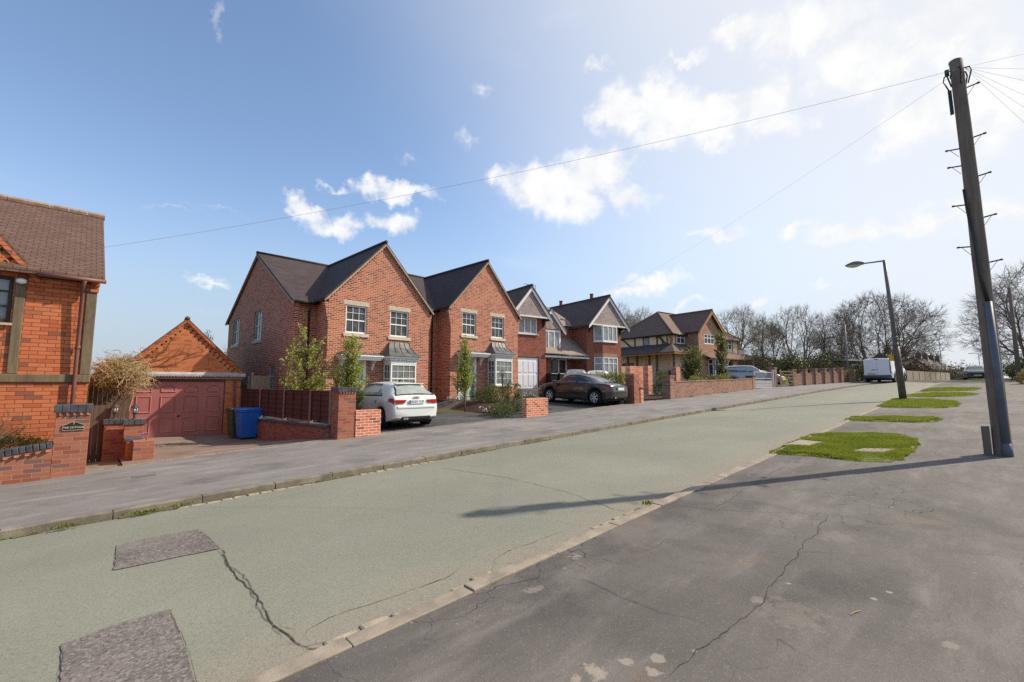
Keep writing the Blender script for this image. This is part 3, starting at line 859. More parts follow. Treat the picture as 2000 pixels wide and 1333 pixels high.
    c = MB(); c.box(.38,-.52,2.24,2.16,-.002,2.31); c.box(.34,-.56,2.31,2.2,-.002,2.36); c.box(.42,-.48,2.17,2.12,-.002,2.24)
    for x in (.52, 1.9): c.prism([(-.42,2.17),(-.002,2.17),(-.002,1.75),(-.06,1.75),(-.2,2.02)], 'x', x, x+.07)
    cn = c.build('door_canopy', M_WHITE, r, bev=.006)
    l = MB(); l.frus(.34,-.56,2.2,-.001,2.363, .46,-.2,2.08,-.001,2.47); l.build('lead_cover', M_LEAD, cn)
    # square bay
    x0, x1, p = 2.5, 3.76, .62
    b = MB(); b.box(x0,-p,-.4,x1,-.001,.65); by = b.build('bay_window', B_NEW, r)
    s_ = MB(); s_.box(x0-.05,-p-.06,.65,x1+.05,-.002,.73); s_.build('sill', M_STONE, by, bev=.008)
    def sub(o): o.parent = by; return o
    for args in (((x0,-p+.05,.73), 0, x1-x0, 1.32, 4, .52, (.26,.76)), ((x0+.05,-.002,.73), -math.pi/2, p-.06, 1.32, 2, .52, (.26,.76)), ((x1-.05,-p+.06,.73), math.pi/2, p-.06, 1.32, 2, .52, (.26,.76))):
        o = win(r, *args[:2], args[2], args[3], args[4], args[5], args[6], gl=G_BLIND, fw=.06, dep=.05)
    co = MB(); co.box(x0-.01,-p-.01,2.05,x1+.01,-.002,2.2); co.box(x0-.06,-p-.06,2.2,x1+.06,-.002,2.28); co.box(x0-.12,-p-.12,2.28,x1+.12,-.002,2.38)
    co.build('cornice', M_WHITE, by, bev=.008)
    k = MB(); prof = [(.18,2.383),(.10,2.44),(-.02,2.56),(-.14,2.76),(-.21,3.02)]
    pr = []
    for e, z in prof: pr.append([(x0-e,-.003,z),(x0-e,min(-.03,-p-e),z),(x1+e,min(-.03,-p-e),z),(x1+e,-.003,z)])
    pr[-1] = [(x0+.25,-.003,3.03),(x0+.25,-.05,3.03),(x1-.05,-.05,3.03),(x1-.05,-.003,3.03)]
    pr[-2] = [(x0+.13,-.003,2.78),(x0+.13,-p+.42,2.78),(x1-.03,-p+.42,2.78),(x1-.03,-.003,2.78)]
    pr[-3] = [(x0+.0,-.003,2.57),(x0+.0,-p+.16,2.57),(x1+.02,-p+.16,2.57),(x1+.02,-.003,2.57)]
    k.v = [q for ring in pr for q in ring]
    for i in range(len(pr)-1):
        for j in range(3):
            a = i*4+j; k.f.append([a,a+1,a+5,a+4]); k.m.append(0)
    k.f.append([16,17,18,19]); k.m.append(0); k.f.append([0,1,2,3]); k.m.append(0)
    k.build('lead_roof', M_LEAD, by, smooth=False)
    ro_ = MB()
    for i in range(5):
        q = i/4; ro_.tube([(lerp(x0-.18,x1+.18,q),-p-.17,2.39),(lerp(x0,x1+.02,q),-p+.15,2.575),(lerp(x0+.13,x1-.03,q),-p+.41,2.79),(lerp(x0+.25,x1-.05,q),-.05,3.04)], .014, 6)
    ro_.build('lead_roll', M_LEAD, by, smooth=True)
    return r

def build_new_houses():
    new_house((6.70,17.85,.42), R(2.5), 'new brick house nearest the garage, its long side wall in shade')
    u = R(2.5)
    new_house((6.70+6.14*math.cos(u),17.85+6.14*math.sin(u),.82), u, 'new brick house beside the white garage door, with the spiral and ball topiary in front')

# ---------------------------------------------------------------- the cottage on the left
def build_cottage():
    z0 = -.32; Z = lambda z: z - z0
    r = thing('cottage', 'orange brick cottage with dark oak posts and brown tiled roof, cut by the picture edge', 'house', (-.08,12.15,z0), R(2.0))
    w = MB()
    w.wall(-9, .03, -.3, Z(3.72), 0, [(-2.15,-1.08,Z(2.72),Z(3.58))], .1)
    D = 6.6; ym = 3.0
    w.face([(.03,0,-.3),(.03,D,-.3),(.03,D,Z(3.72)),(.03,ym,Z(5.7)),(.03,0,Z(3.72))])
    w.face([(-9,0,-.3),(-9,D,-.3),(-9,D,Z(3.72)),(-9,ym,Z(5.7)),(-9,0,Z(3.72))]); w.face([(-9,D,-.3),(.03,D,-.3),(.03,D,Z(3.72)),(-9,D,Z(3.72))])
    w.box(-.06,-.06,Z(3.44), .06,.0,Z(3.56)); w.box(-.06,-.1,Z(3.56), .07,.0,Z(3.68))
    w.box(-.9,-.045,Z(3.46),-.06,.0,Z(3.53)); w.box(-.9,-.08,Z(3.53),-.06,.0,Z(3.6))
    w.build('wall', B_COT, r, fix=False)
    t = MB()
    t.box(-.115,-.035,Z(1.80), .045,.05,Z(3.46)); o = t.build('oak_post', M_OAK, r, bev=.012)
    t = MB(); t.box(-1.06,-.035,Z(1.80), -.925,.05,Z(3.46)); t.build('oak_post', M_OAK, r, bev=.012)
    t = MB(); t.box(-2.4,-.035,Z(1.80), -2.27,.05,Z(3.46)); t.build('oak_post', M_OAK, r, bev=.012)
    t = MB(); t.box(-9,-.04,Z(1.645), .05,.05,Z(1.797)); t.build('oak_beam', M_OAK, r, bev=.012)
    win(r, (-2.15,.09,Z(2.72)), 0, 1.07, .86, 3, 0, (.36,.68), fr=m_wood('dark_window_timber', (.035,.025,.02), (.055,.04,.03), .6), gl=m_glass('cottage_glass', (.16,.19,.21), (.30,.34,.37), rough=.06), fw=.06, bw=.03)
    s = MB(); s.box(-2.2,-.06,Z(2.675),-1.05,.02,Z(2.718)); s.build('window_sill', M_MORT, r)
    # small brick gable over the window
    g = MB(); gx = -1.74; base = Z(3.69); hw = .86; sl = 1.27
    g.prism([(gx-hw,base),(gx+hw,base),(gx,base+hw*sl)], 'y', -.09, 2.0)
    go = g.build('window_gable', B_COT, r)
    bx = []
    for sgn in (-1, 1):
        for row in (0, 1):
            for k in range(5):
                q = .12 + k*.145 + row*.075; x = gx + sgn*hw*(1-q)*(.93 - .0*row); z = base + hw*sl*q*.93 - .06 - row*.14
                bx.append(((x, -.08, z-.02), (.055,.09,.055), Matrix.Rotation(R(45), 3, 'Y')))
    cut_boxes(go, bx)
    c = MB()
    for sgn in (-1, 1): slab(c, [(gx,-.105,base+hw*sl+.09),(gx+sgn*(hw+.13),-.105,base-.13*sl+.09),(gx+sgn*(hw+.13),2.2,base-.13*sl+.09),(gx,2.2,base+hw*sl+.09)], .07)
    c.build('gable_roof', R_COT, r)
    vb = MB()
    for sgn in (-1, 1): vb.bar((gx,-.098,base+hw*sl-.03),(gx+sgn*(hw+.11),-.098,base-.13*sl-.01), .05, .07)
    vb.build('verge_brick', B_COT, r)
    rf = MB(); ey = -.22; ez = Z(3.73); rz = Z(5.82); k = (rz-ez)/(ym-ey)
    slab(rf, [(-9.1,ey,ez),(.13,ey,ez),(.13,ym,rz),(-9.1,ym,rz)], .09); slab(rf, [(-9.1,ym,rz),(.13,ym,rz),(.13,D+.2,rz-k*(D+.2-ym)),(-9.1,D+.2,rz-k*(D+.2-ym))], .09)
    ro = rf.build('roof', R_COT, r)
    rd = MB()
    for i in range(28): rd.tube([(.15-.33*i,ym,rz+.02),(.15-.33*i-.318,ym,rz+.02)], [.085,.078], 8)
    rd.build('ridge_tile', m_plain('ridge_clay', (.30,.20,.14), .85, .25, 6, .2, bumpy=.4), ro, smooth=False)
    gt = MB(); gt.tube([(-.80,ey-.03,ez-.09),(.15,ey-.03,ez-.09)], .042, 10); gt.build('gutter', M_BROWNP, r, smooth=True)
    dp = MB(); dp.tube([(-.16,ey-.05,ez-.12),(-.17,-.12,ez-.30),(-.17,-.08,Z(2.0)),(-.17,-.08,-.1)], .034, 10); dp.tube([(-.17,-.08,Z(2.28)),(-.17,-.08,Z(2.36))], .042, 10)
    dp.build('downpipe', M_BROWNP, r, smooth=True)
    l = MB(); l.ball((-.99,-.07,Z(3.50)), (.075,.06,.055), 12, 8); l.box(-1.06,-.06,Z(3.50),-.92,-.036,Z(3.535)); l.build('wall_lamp', M_UPVC, r, smooth=True)

# ---------------------------------------------------------------- the garage
def build_garage():
    r = thing('garage', 'orange brick garage with maroon panelled door and dogtooth gable', 'garage', (.98,20.44,-.28), R(-4.9))
    w = MB(); D = 5.6
    w.wall(-.35, 3.3, -.3, 2.3, 0, [(0,2.8,-.3,2.06)], .14)
    for x in (-.35, 3.3): w.face([(x,0,-.3),(x,D,-.3),(x,D,2.3),(x,0,2.3)])
    w.face([(-.35,D,-.3),(3.3,D,-.3),(3.3,D,2.3),(1.47,D,4.2),(-.35,D,2.3)])
    w.build('wall', B_GAR, r, fix=False)
    g = MB(); A = 4.22; x0, x1, xm = -.36, 3.31, 1.475
    g.prism([(x0,2.303),(x1,2.303),(xm,A)], 'y', -.05, .22)
    go = g.build('gable', B_GAR, r)
    bx = []; sl = (A-2.3)/(x1-xm)
    for k in range(14):
        q = (k+.6)/14.6
        x = xm + (x1-xm)*q
        for row in (0, 1): bx.append(((x-.02-row*.055, -.04, A - sl*(x-xm) - .14 - row*.075), (.065,.14,.065), Matrix.Rotation(R(45), 3, 'Y')))
        x = xm - (xm-x0)*q
        if k % 1 == 0 and k < 11: bx.append(((x, -.04, A - sl*(xm-x) - .19), (.062,.14,.062), Matrix.Rotation(R(45), 3, 'Y')))
    cut_boxes(go, bx)
    rf = MB(); oh = .14
    for sgn in (-1, 1): slab(rf, [(xm,-.1,A+.12),(xm+sgn*(xm-x0+oh),-.1,A+.12-sl*(xm-x0+oh)),(xm+sgn*(xm-x0+oh),D+.1,A+.12-sl*(xm-x0+oh)),(xm,D+.1,A+.12)], .08)
    ro = rf.build('roof', m_tile('garage_roof_tile', (.10,.085,.065), (.14,.115,.085), .17, .1, moss=.9, mcol=(.10,.11,.06)), r)
    rd = MB(); rd.tube([(xm,-.10,A+.10),(xm,D+.1,A+.10)], .085, 8); rd.build('ridge_tile', R_COT, ro, smooth=True)
    v = MB()
    for sgn in (-1, 1): v.bar((xm,-.075,A+.01),(xm+sgn*(xm-x0+oh-.02),-.075,A+.01-sl*(xm-x0+oh-.02)), .055, .075)
    v.build('verge_brick', B_COT, r)
    b = MB(); b.box(-.30,-.10,2.07, 3.36,.0,2.17); b.build('fascia_board', m_wood('fascia_timber', (.24,.17,.11), (.34,.25,.17), .8, (3,20,20)), r, bev=.006)
    f = MB(); n = 44                                                   # scalloped lead apron
    for i in range(n):
        a = -.42 + 3.86*i/n; c = -.42 + 3.86*(i+1)/n; m_ = (a+c)/2
        f.face([(a,-.051,2.33),(c,-.051,2.33),(c,-.155,2.245),(a,-.155,2.245)])
        f.face([(a,-.156,2.246),(c,-.156,2.246),(c,-.158,2.19),((c+m_)/2,-.16,2.168),(m_,-.16,2.16),((a+m_)/2,-.16,2.168),(a,-.158,2.19)])
    f.build('lead_flashing', m_plain('pale_lead', (.36,.36,.37), .5, .15, 5, .4), r, fix=False)
    p = MB(); p.tube([(3.12,-.07,2.05),(3.12,-.07,-.1)], .035, 8); p.build('downpipe', M_BROWNP, r, smooth=True)
    # door
    d = MB(); y = .06; W = 2.8; H = 1.98
    d.box(.03,y,0, W-.03,y+.04,H)
    cw = (W-.06)/4
    def panel(xa, xb, za, zb_, arch=0):
        m = .02
        if arch:
            pts = [(xa,za),(xb,za),(xb,zb_-arch)]
            for i in range(9):
                q = i/8; s_ = 0 if q in (0,1) else 1
                pts.append((lerp(xb-.04, xa+.04, q), zb_-arch+arch*math.sin(math.pi*q)**1.0*.95))
            pts.append((xa,zb_-arch))
        else: pts = [(xa,za),(xb,za),(xb,zb_),(xa,zb_)]
        cx = sum(a for a,_ in pts)/len(pts); cz = sum(b for _,b in pts)/len(pts)
        ins = lambda k: [(cx+(a-cx)*(1-k/(xb-xa)*2), cz+(b-cz)*(1-k/(zb_-za)*2)) for a, b in pts]
        o_, i1, i2 = pts, ins(.022), ins(.05)
        n = len(pts)
        P = [(a,y-.001,b) for a,b in o_] + [(a,y-.022,b) for a,b in i1] + [(a,y-.004,b) for a,b in i2]
        F = []
        for i in range(n):
            j = (i+1) % n; F += [(i,j,n+j,n+i), (n+i,n+j,2*n+j,2*n+i)]
        F.append(list(range(2*n,3*n)))
        d.add(P, F)
    for c in range(4):
        xa = .03 + c*cw + .13; xb = xa + cw - .24
        panel(xa, xb, .14, .70); panel(xa, xb, .86, 1.46); panel(xa, xb, 1.58, 1.86, .10)
    do = d.build('garage_door', M_MAROON, r)
    h = MB(); h.lathe([(.035,0),(.035,-.012),(.012,-.014),(.012,-.045)], 10, (1.40,y,.72), 'y'); h.bar((1.37,y-.05,.71),(1.46,y-.05,.76), .018, .02); h.build('handle', M_BLACK, do, smooth=False)
    j = MB(); j.box(.001,.03,0,.03,.139,2.059); j.box(W-.03,.03,0,W-.001,.139,2.059); j.box(.03,.03,1.985,W-.03,.139,2.059); j.build('door_frame', m_plain('dark_maroon_frame', (.10,.035,.035), .5), r)
# ---------------------------------------------------------------- third house: tile hung gables
def build_h3():
    z0 = 1.36; Z = lambda z: z - z0
    r = thing('detached_house', 'dark red brick house with grey tile hung gables, white bargeboards and white garage door', 'house', (21.42,20.54,z0), R(-8.4))
    D = 9.0
    w = MB()
    w.wall(-2.3, .91, -.5, Z(6.4), 0, [(-1.5,.31,-.5,Z(3.38)), (-1.4,.16,Z(4.92),Z(5.97))], .12)
    w.face([(.91,0,-.5),(.91,1.5,-.5),(.91,1.5,Z(6.4)),(.91,0,Z(6.4))])
    w.face([(-2.3,0,-.5),(-2.3,D,-.5),(-2.3,D,Z(6)),(-2.3,0,Z(6))])
    w.wall(.91, 4.74, -.5, Z(6.0), 1.5, [(1.95,4.1,-.5,Z(3.45))], .1)
    w.box(.91, .62, -.5, 1.85, 1.5, Z(3.4))                           # brick beside the porch
    w.wall(4.74, 8.39, -.5, Z(6.4), 0)
    w.face([(4.74,0,-.5),(4.74,D,-.5),(4.74,D,Z(6.0)),(4.74,0,Z(6.0))]); w.face([(8.39,0,-.5),(8.39,D,-.5),(8.39,D,Z(6.0)),(8.39,0,Z(6.0))])
    w.face([(-2.3,D,-.5),(8.39,D,-.5),(8.39,D,Z(6)),(-2.3,D,Z(6))])
    w.build('wall', B_H3, r, fix=False)
    def gable(xm, hw, zt, ze, yf, inner, nm):
        g = MB(); s = (zt-ze)/hw
        g.prism([(xm-inner,ze+.12),(xm+inner,ze+.12),(xm,zt-.30)], 'y', yf+.06, .02)
        go = g.build('tile_hung_gable', T_HANG, r)
        b = MB()
        for sg in (-1, 1):
            x1 = xm+sg*hw
            b.prism([(xm,zt),(x1,ze),(x1,ze-.24),(x1-sg*.22,ze-.05),(xm,zt-.27)], 'y', yf-.03, yf+.03)
        b.box(xm-inner-.02, yf+.0, ze+.03, xm+inner+.02, yf+.3, ze+.115)
        b.build('bargeboard', M_WHITE, r)
        rf = MB()
        for sg in (-1, 1):
            x1 = xm+sg*(hw+.06); e = ze - .06*s
            slab(rf, [(xm,yf-.08,zt+.1),(x1,yf-.08,e+.1),(x1,D,e+.1),(xm,D,zt+.1)], .09)
        ro = rf.build('roof', R_H3, r)
        rd = MB(); rd.tube([(xm,yf-.1,zt+.12),(xm,D,zt+.12)], .08, 8); rd.build('ridge_tile', R_H3, ro, smooth=True)
        return ro
    gable(-.6, 1.74, Z(8.0), Z(5.95), -.42, 1.5, 'a')
    ro = gable(6.67, 2.15, Z(8.12), Z(5.86), -.5, 1.86, 'b')
    for y in (1.35, 5.0):
        c = MB(); c.lathe([(.16,0),(.15,.05),(.13,.35),(.16,.4),(.16,.46),(.1,.47)], 12, (6.67,y,Z(8.2))); c.build('chimney_pot', M_TERRA, ro, smooth=False)
    # hipped middle roof behind, and the lean-to over the porch
    m = MB(); zt = Z(8.3)
    m.face([(-.2,1.3,Z(5.9)),(5.2,1.3,Z(5.9)),(3.9,4.6,zt),(.9,4.6,zt)]); m.face([(5.2,1.3,Z(5.9)),(5.2,8.6,Z(5.9)),(3.9,4.6,zt)])
    m.face([(5.2,8.6,Z(5.9)),(-.2,8.6,Z(5.9)),(.9,4.6,zt),(3.9,4.6,zt)]); m.face([(-.2,8.6,Z(5.9)),(-.2,1.3,Z(5.9)),(.9,4.6,zt)])
    m.build('middle_roof', R_H3B, r)
    l = MB(); slab(l, [(.8,-.02,Z(3.70)),(5.0,-.02,Z(3.70)),(4.73,1.48,Z(5.0)),(.92,1.48,Z(5.0))], .08); l.build('porch_roof', R_H3B, r)
    f = MB(); f.box(.82,-.02,Z(3.42),4.98,.03,Z(3.60)); f.box(.9,.03,Z(3.42),4.7,1.5,Z(3.46)); f.build('fascia_board', M_WHITE, r)
    g = MB(); g.tube([(.8,-.08,Z(3.63)),(5.02,-.08,Z(3.60))], .055, 8); g.build('gutter', M_BLACK, r, smooth=True)
    g = MB(); g.tube([(2.35,-.07,Z(3.58)),(2.3,.2,Z(3.42)),(1.92,.58,Z(3.25)),(1.9,.58,-.1)], .04, 8); g.build('downpipe', M_BLACK, r, smooth=True)
    g = MB(); g.tube([(4.38,-.3,Z(5.72)),(4.38,8.8,Z(5.72))], .055, 8); g.build('gutter', M_BLACK, r, smooth=True)
    # dormer window over the porch with its own small gable
    x0, x1, y = 1.02, 2.72, .55
    d = MB(); d.box(x0,y,Z(4.0),x1,1.6,Z(5.42)); d.build('dormer_cheek', M_WHITE, r)
    win(r, (x0,y-.001,Z(4.05)), 0, x1-x0-.12, 1.28, 0, 0, (), fr=M_UPVC, gl=G_LEAD, mull=(.34,.67), fw=.07)
    xm = 1.75; g = MB(); g.prism([(xm-1.0,Z(5.45)),(xm+1.0,Z(5.45)),(xm,Z(6.6))], 'y', y-.1, 1.7); g.build('tile_hung_gable', T_HANG, r)
    b = MB()
    for sg in (-1, 1): b.prism([(xm,Z(6.80)),(xm+sg*1.32,Z(5.30)),(xm+sg*1.32,Z(5.10)),(xm+sg*1.15,Z(5.24)),(xm,Z(6.55))], 'y', y-.2, y-.14)
    b.build('bargeboard', M_WHITE, r)
    k = MB()
    for sg in (-1, 1): slab(k, [(xm,y-.24,Z(6.87)),(xm+sg*1.36,y-.24,Z(5.34)),(xm+sg*1.36,3.6,Z(5.34)),(xm,3.6,Z(6.87))], .07)
    k.build('dormer_roof', R_H3B, r)
    # glazed porch doors
    win(r, (1.95,1.55,-.1), 0, 2.15, Z(3.45)+.1, 0, 0, (), mull=(.27,.64), fw=.09, gl=G_DARK, name='porch_door')
    # first floor window and garage door
    win(r, (-1.4,.08,Z(4.92)), 0, 1.56, 1.05, 0, 0, (), mull=(.34,.67), gl=G_LEAD, fw=.07)
    s = MB(); s.box(-1.46,-.08,Z(4.85),.22,.0,Z(4.92)); s.build('window_sill', M_WHITE, r)
    gd = MB(); gd.box(-1.46,.07,-.05,.27,.11,Z(3.34))
    for i in range(4):
        for j, (a, b_) in enumerate(((.12,.85),(1.0,1.75))):
            xx = -1.38 + i*.42; gd.frus(xx,.055,xx+.32,.07,a, xx,.055,xx+.32,.07,b_)
    gd.build('garage_door', m_plain('white_garage_door', (.80,.82,.86), .35, .03, 2, .4), r, bev=.008)
    # brackets and stacked bays of the right gable
    for x in (4.95, 8.2):
        br = MB(); br.prism([(-.42,Z(5.95)),(-.36,Z(5.95)),(-.06,Z(5.45)),(-.06,Z(5.35)),(0,Z(5.35)),(0,Z(6.0)),(-.42,Z(6.0))], 'x', x, x+.09); br.build('gable_bracket', M_BLACK, r)
    br = MB(); br.prism([(-.36,Z(5.95)),(-.30,Z(5.95)),(-.05,Z(5.45)),(0,Z(5.4)),(0,Z(6.0))], 'x', .62, .70)
    br.build('gable_bracket', M_BLACK, r)
    A, Bx, c0, c1, p = 5.45, 7.85, 5.92, 7.42, .45
    def bay(za, zb_, rows, nm):
        pl = [(A,0),(c0,-p),(c1,-p),(Bx,0)]
        ang = math.atan2(p, c0-A); L = math.hypot(p, c0-A)
        o1 = win(r, (A,-.002,za), -ang, L, zb_-za, 0, rows, (), gl=G_LEAD, fw=.06, name='bay_window')
        win(r, (c0,-p,za), 0, c1-c0, zb_-za, 0, rows, (), mull=(.36,.68), gl=G_LEAD, fw=.06, name='bay_window')
        win(r, (c1,-p,za), math.atan2(p, Bx-c1), math.hypot(p,Bx-c1), zb_-za, 0, rows, (), gl=G_LEAD, fw=.06, name='bay_window')
    bay(Z(4.74), Z(5.90), 0, 'u'); bay(-.5+.95, Z(3.55), .74, 'l')
    pl = [(A,0),(c0,-p),(c1,-p),(Bx,0)]
    q = MB(); q.prism(pl, 'z', Z(3.86), Z(4.66)); q.build('bay_brick', B_H3, r); q = MB(); q.prism(pl, 'z', -.5, .44); q.build('bay_brick', B_H3, r)
    q = MB(); q.prism([(A-.02,0),(c0-.02,-p-.03),(c1+.02,-p-.03),(Bx+.02,0)], 'z', Z(3.56), Z(3.855)); q.build('bay_lintel', m_plain('sandstone', (.36,.22,.15), .9, .12, 8, .2), r)
    q = MB(); q.prism([(A-.06,0),(c0-.03,-p-.08),(c1+.03,-p-.08),(Bx+.06,0)], 'z', Z(4.665), Z(4.735)); q.build('window_sill', M_WHITE, r)
    # television aerial
    a = MB(); ax, ay, az = 3.6, 4.6, zt
    a.tube([(ax,ay,az-.1),(ax,ay,az+1.25)], .022, 6)
    for z in (1.2, .55):
        a.tube([(ax-1.15,ay-.1,az+z+.02),(ax+.1,ay,az+z)], .016, 5)
        for k in range(7): a.tube([(ax-1.1+.17*k,ay-.25,az+z),(ax-1.1+.17*k,ay+.2,az+z)], .008, 4)
    a.build('television_aerial', m_plain('aerial_metal', (.2,.2,.2), .4, .1, 5, .5, .8), r)

# ---------------------------------------------------------------- fourth house: cream render, oak trim
def build_h4():
    z0 = 1.55; Z = lambda z: z - z0
    r = thing('detached_house', 'cream half timbered house with brown hipped roof and buff brick front gable', 'house', (44.49,18.86,z0), R(-8))
    XL, XR, YM, D = -3.79, 8.56, 1.5, 8.6
    w = MB()
    w.wall(-1.6, 2.55, -.6, Z(6.55), 0, [(-.62,1.15,Z(5.55),Z(6.55)-.001)], .1)
    w.face([(-1.6,0,Z(6.55)),(2.55,0,Z(6.55)),(.47,0,Z(8.75))])
    w.face([(-1.6,0,-.6),(-1.6,YM,-.6),(-1.6,YM,Z(6.6)),(-1.6,0,Z(6.6))]); w.face([(2.55,0,-.6),(2.55,YM,-.6),(2.55,YM,Z(6.6)),(2.55,0,Z(6.6))])
    w.build('brick_gable', B_H4, r, fix=False)
    c = MB()
    c.wall(XL, -1.6, -.6, Z(6.55), YM); c.wall(2.55, XR, -.6, Z(6.55), YM)
    c.wallx(YM, D, -.6, Z(6.55), XL, [(YM+2.6,YM+3.45,Z(5.45),Z(6.4))], .08)
    c.face([(XR,YM,-.6),(XR,D,-.6),(XR,D,Z(6.55)),(XR,YM,Z(6.55))]); c.face([(XL,D,-.6),(XR,D,-.6),(XR,D,Z(6.55)),(XL,D,Z(6.55))])
    c.build('rendered_wall', M_CREAM, r, fix=False)
    rf = MB(); e = .35; ez = Z(6.5); rz = Z(9.35); ym = (YM+D)/2; h = (D-YM)/2 + e
    xa, xb = XL-e, XR+e
    P = [(xa,YM-e,ez),(xb,YM-e,ez),(xb,D+e,ez),(xa,D+e,ez),(xa+h*.8,ym,rz),(xb-h*.8,ym,rz)]
    rf.add(P, [(0,1,5,4),(1,2,5),(2,3,4,5),(3,0,4)])
    rf.add([(a,b,z-.14) for a,b,z in P[:4]] + P[:4], [(0,3,2,1)]+[(i,(i+1)%4,4+(i+1)%4,4+i) for i in range(4)])
    s = (8.98-6.75)/2.35
    for sg in (-1, 1): slab(rf, [(.47,-.35,Z(9.02)),(.47+sg*2.42,-.35,Z(9.02)-s*2.42),(.47+sg*2.42,ym,Z(9.02)-s*2.42),(.47,ym,Z(9.02))], .12)
    # lower rear range
    slab(rf, [(XL-e,D+.4,ez),(XL-e,D+6,ez),(XL+3,D+6,Z(8.6)),(XL+3,D-2,Z(8.6))], .1)
    ro = rf.build('roof', R_H4, r)
    rd = MB()
    rd.tube([P[4],P[5]], .1, 8); rd.tube([(.47,-.36,Z(9.03)),(.47,ym,Z(9.03))], .09, 8)
    for i, j in ((0,4),(3,4),(1,5),(2,5)): rd.tube([P[i],P[j]], .085, 8)
    rd.build('ridge_tile', m_plain('hip_tile', (.17,.10,.075), .8, .2, 6, .2), ro, smooth=True)
    b = MB()
    for sg in (-1, 1): b.prism([(.47,Z(8.90)),(.47+sg*2.36,Z(8.9)-s*2.36),(.47+sg*2.36,Z(8.62)-s*2.36),(.47,Z(8.58))], 'y', -.33, -.26)
    b.build('bargeboard', M_OAKTRIM, r)
    # timber frame on the render
    t = MB(); x = XL
    for y in (YM+1.55, YM+4.35): t.box(x-.03,y,Z(4.9),x+.02,y+.2,Z(6.5))
    t.bar((x-.01,YM+.25,Z(5.15)),(x-.01,YM+1.6,Z(6.45)), .2, .04, up=(1,0,0)); t.bar((x-.01,YM+4.6,Z(5.2)),(x-.01,YM+6.2,Z(6.45)), .2, .04, up=(1,0,0))
    t.bar((x-.012,YM+.3,Z(5.2)),(x-.012,YM+1.55,Z(6.4)), .04, .16, up=(0,0,1))
    t.box(x-.04,YM,Z(6.42),x+.02,D,Z(6.54))
    t.build('timber_frame', M_BRTRIM, r)
    t = MB(); t.box(XL-.06,YM-.06,Z(4.9),XL+.16,YM+.16,Z(6.52)); t.box(XL,YM-.04,Z(6.42),XR,YM+.02,Z(6.54)); t.box(XR-.2,YM-.05,Z(4.9),XR+.02,YM+.02,Z(6.5)); t.box(7.25,YM-.05,Z(4.9),7.4,YM,Z(6.5))
    t.box(XL+.55,YM-.05,Z(4.9),XL+.68,YM,Z(6.5))
    t.build('oak_trim', M_OAKTRIM, r)
    win(r, (XL+.75,YM-.005,Z(5.55)), 0, 1.3, 1.0, 0, .62, (), mull=(.5,), gl=G_DARK, fw=.08)
    win(r, (5.7,YM-.005,Z(5.3)), 0, 1.35, 1.1, 0, .62, (), mull=(.5,), gl=G_DARK, fw=.08)
    win(r, (-.62,.08,Z(5.55)), 0, 1.77, 1.0, 0, .62, (), mull=(.35,.67), gl=G_DARK, fw=.08)
    win(r, (XL+.06,YM+3.45,Z(5.45)), -math.pi/2, .85, .95, 0, 0, (), fr=M_BRTRIM, gl=m_glass('grey_glass', (.2,.23,.25), (.3,.33,.35)), fw=.1)
    g = MB(); g.tube([(XL-e-.03,YM-e,ez-.06),(XL-e-.03,D+e,ez-.06)], .06, 8); g.tube([(XL-e,YM-e-.04,ez-.06),(-1.9,YM-e-.04,ez-.06)], .06, 8)
    g.tube([(XL-.3,YM+.3,ez-.1),(XL-.08,YM+.45,ez-.5),(XL-.08,YM+.45,Z(4.9))], .05, 8); g.tube([(XL-.3,YM+1.2,ez-.1),(XL-.08,YM+1.0,ez-.5),(XL-.08,YM+1.0,Z(4.9))], .05, 8)
    g.build('gutter', M_BLACK, r, smooth=True)
    # ground floor lean-to roof round the corner, on posts
    l = MB(); o = 1.55
    a, b_, c_ = (XL-o,YM-o+.2,Z(4.62)), (XL-o,D,Z(4.62)), (XL-.0,D,Z(5.55))
    slab(l, [a, b_, c_, (XL,YM,Z(5.55))], .1)
    slab(l, [a, (XL,YM,Z(5.55)), (-1.61,YM,Z(5.55)), (-1.61,YM-o+.2,Z(4.62))], .1)
    l.build('lean_to_roof', R_H3, r)
    f = MB(); f.box(XL-o,YM-o+.2,Z(4.42),-1.62,YM-o+.26,Z(4.6)); f.box(XL-o,YM-o+.26,Z(4.42),XL-o+.06,D,Z(4.6)); f.build('fascia_board', M_OAKTRIM, r)
    for y in (YM-.9, YM+1.0, YM+1.9, YM+3.4, YM+4.6):
        p = MB(); p.box(XL-1.0,y,-.6,XL-.82,y+.16,Z(4.5)); p.build('oak_post', M_BRTRIM, r)
    p = MB(); p.box(XL-1.3,YM-1.1,-.6,XL-.4,YM-.2,Z(3.0)); p.build('brick_pier', B_LOW, r)
    win(r, (XL-.005,YM+6.2,Z(2.6)), -math.pi/2, 1.5, 1.2, 0, 0, (), fr=M_BRTRIM, gl=G_DARK, mull=(.5,), fw=.1)
    p = MB(); p.box(XL-.04,YM+2.4,-.2,XL+.02,YM+3.3,2.0); p.build('side_door', M_BRTRIM, r)
    # low front roof over the bay and the arched porch
    y0 = -.75
    l = MB(); slab(l, [(-1.3,y0-.2,Z(4.15)),(7.3,y0-.2,Z(4.15)),(7.3,1.48,Z(5.1)),(-.6,1.48,Z(5.1))], .1)
    l.face([(-1.3,y0-.2,Z(4.15)),(-.6,1.48,Z(5.1)),(-.6,1.48,Z(4.1))])
    l.build('porch_roof', R_H4, r)
    q = MB()
    x0, x1, n = 3.2, 7.15, 2; cw = (x1-x0)/n
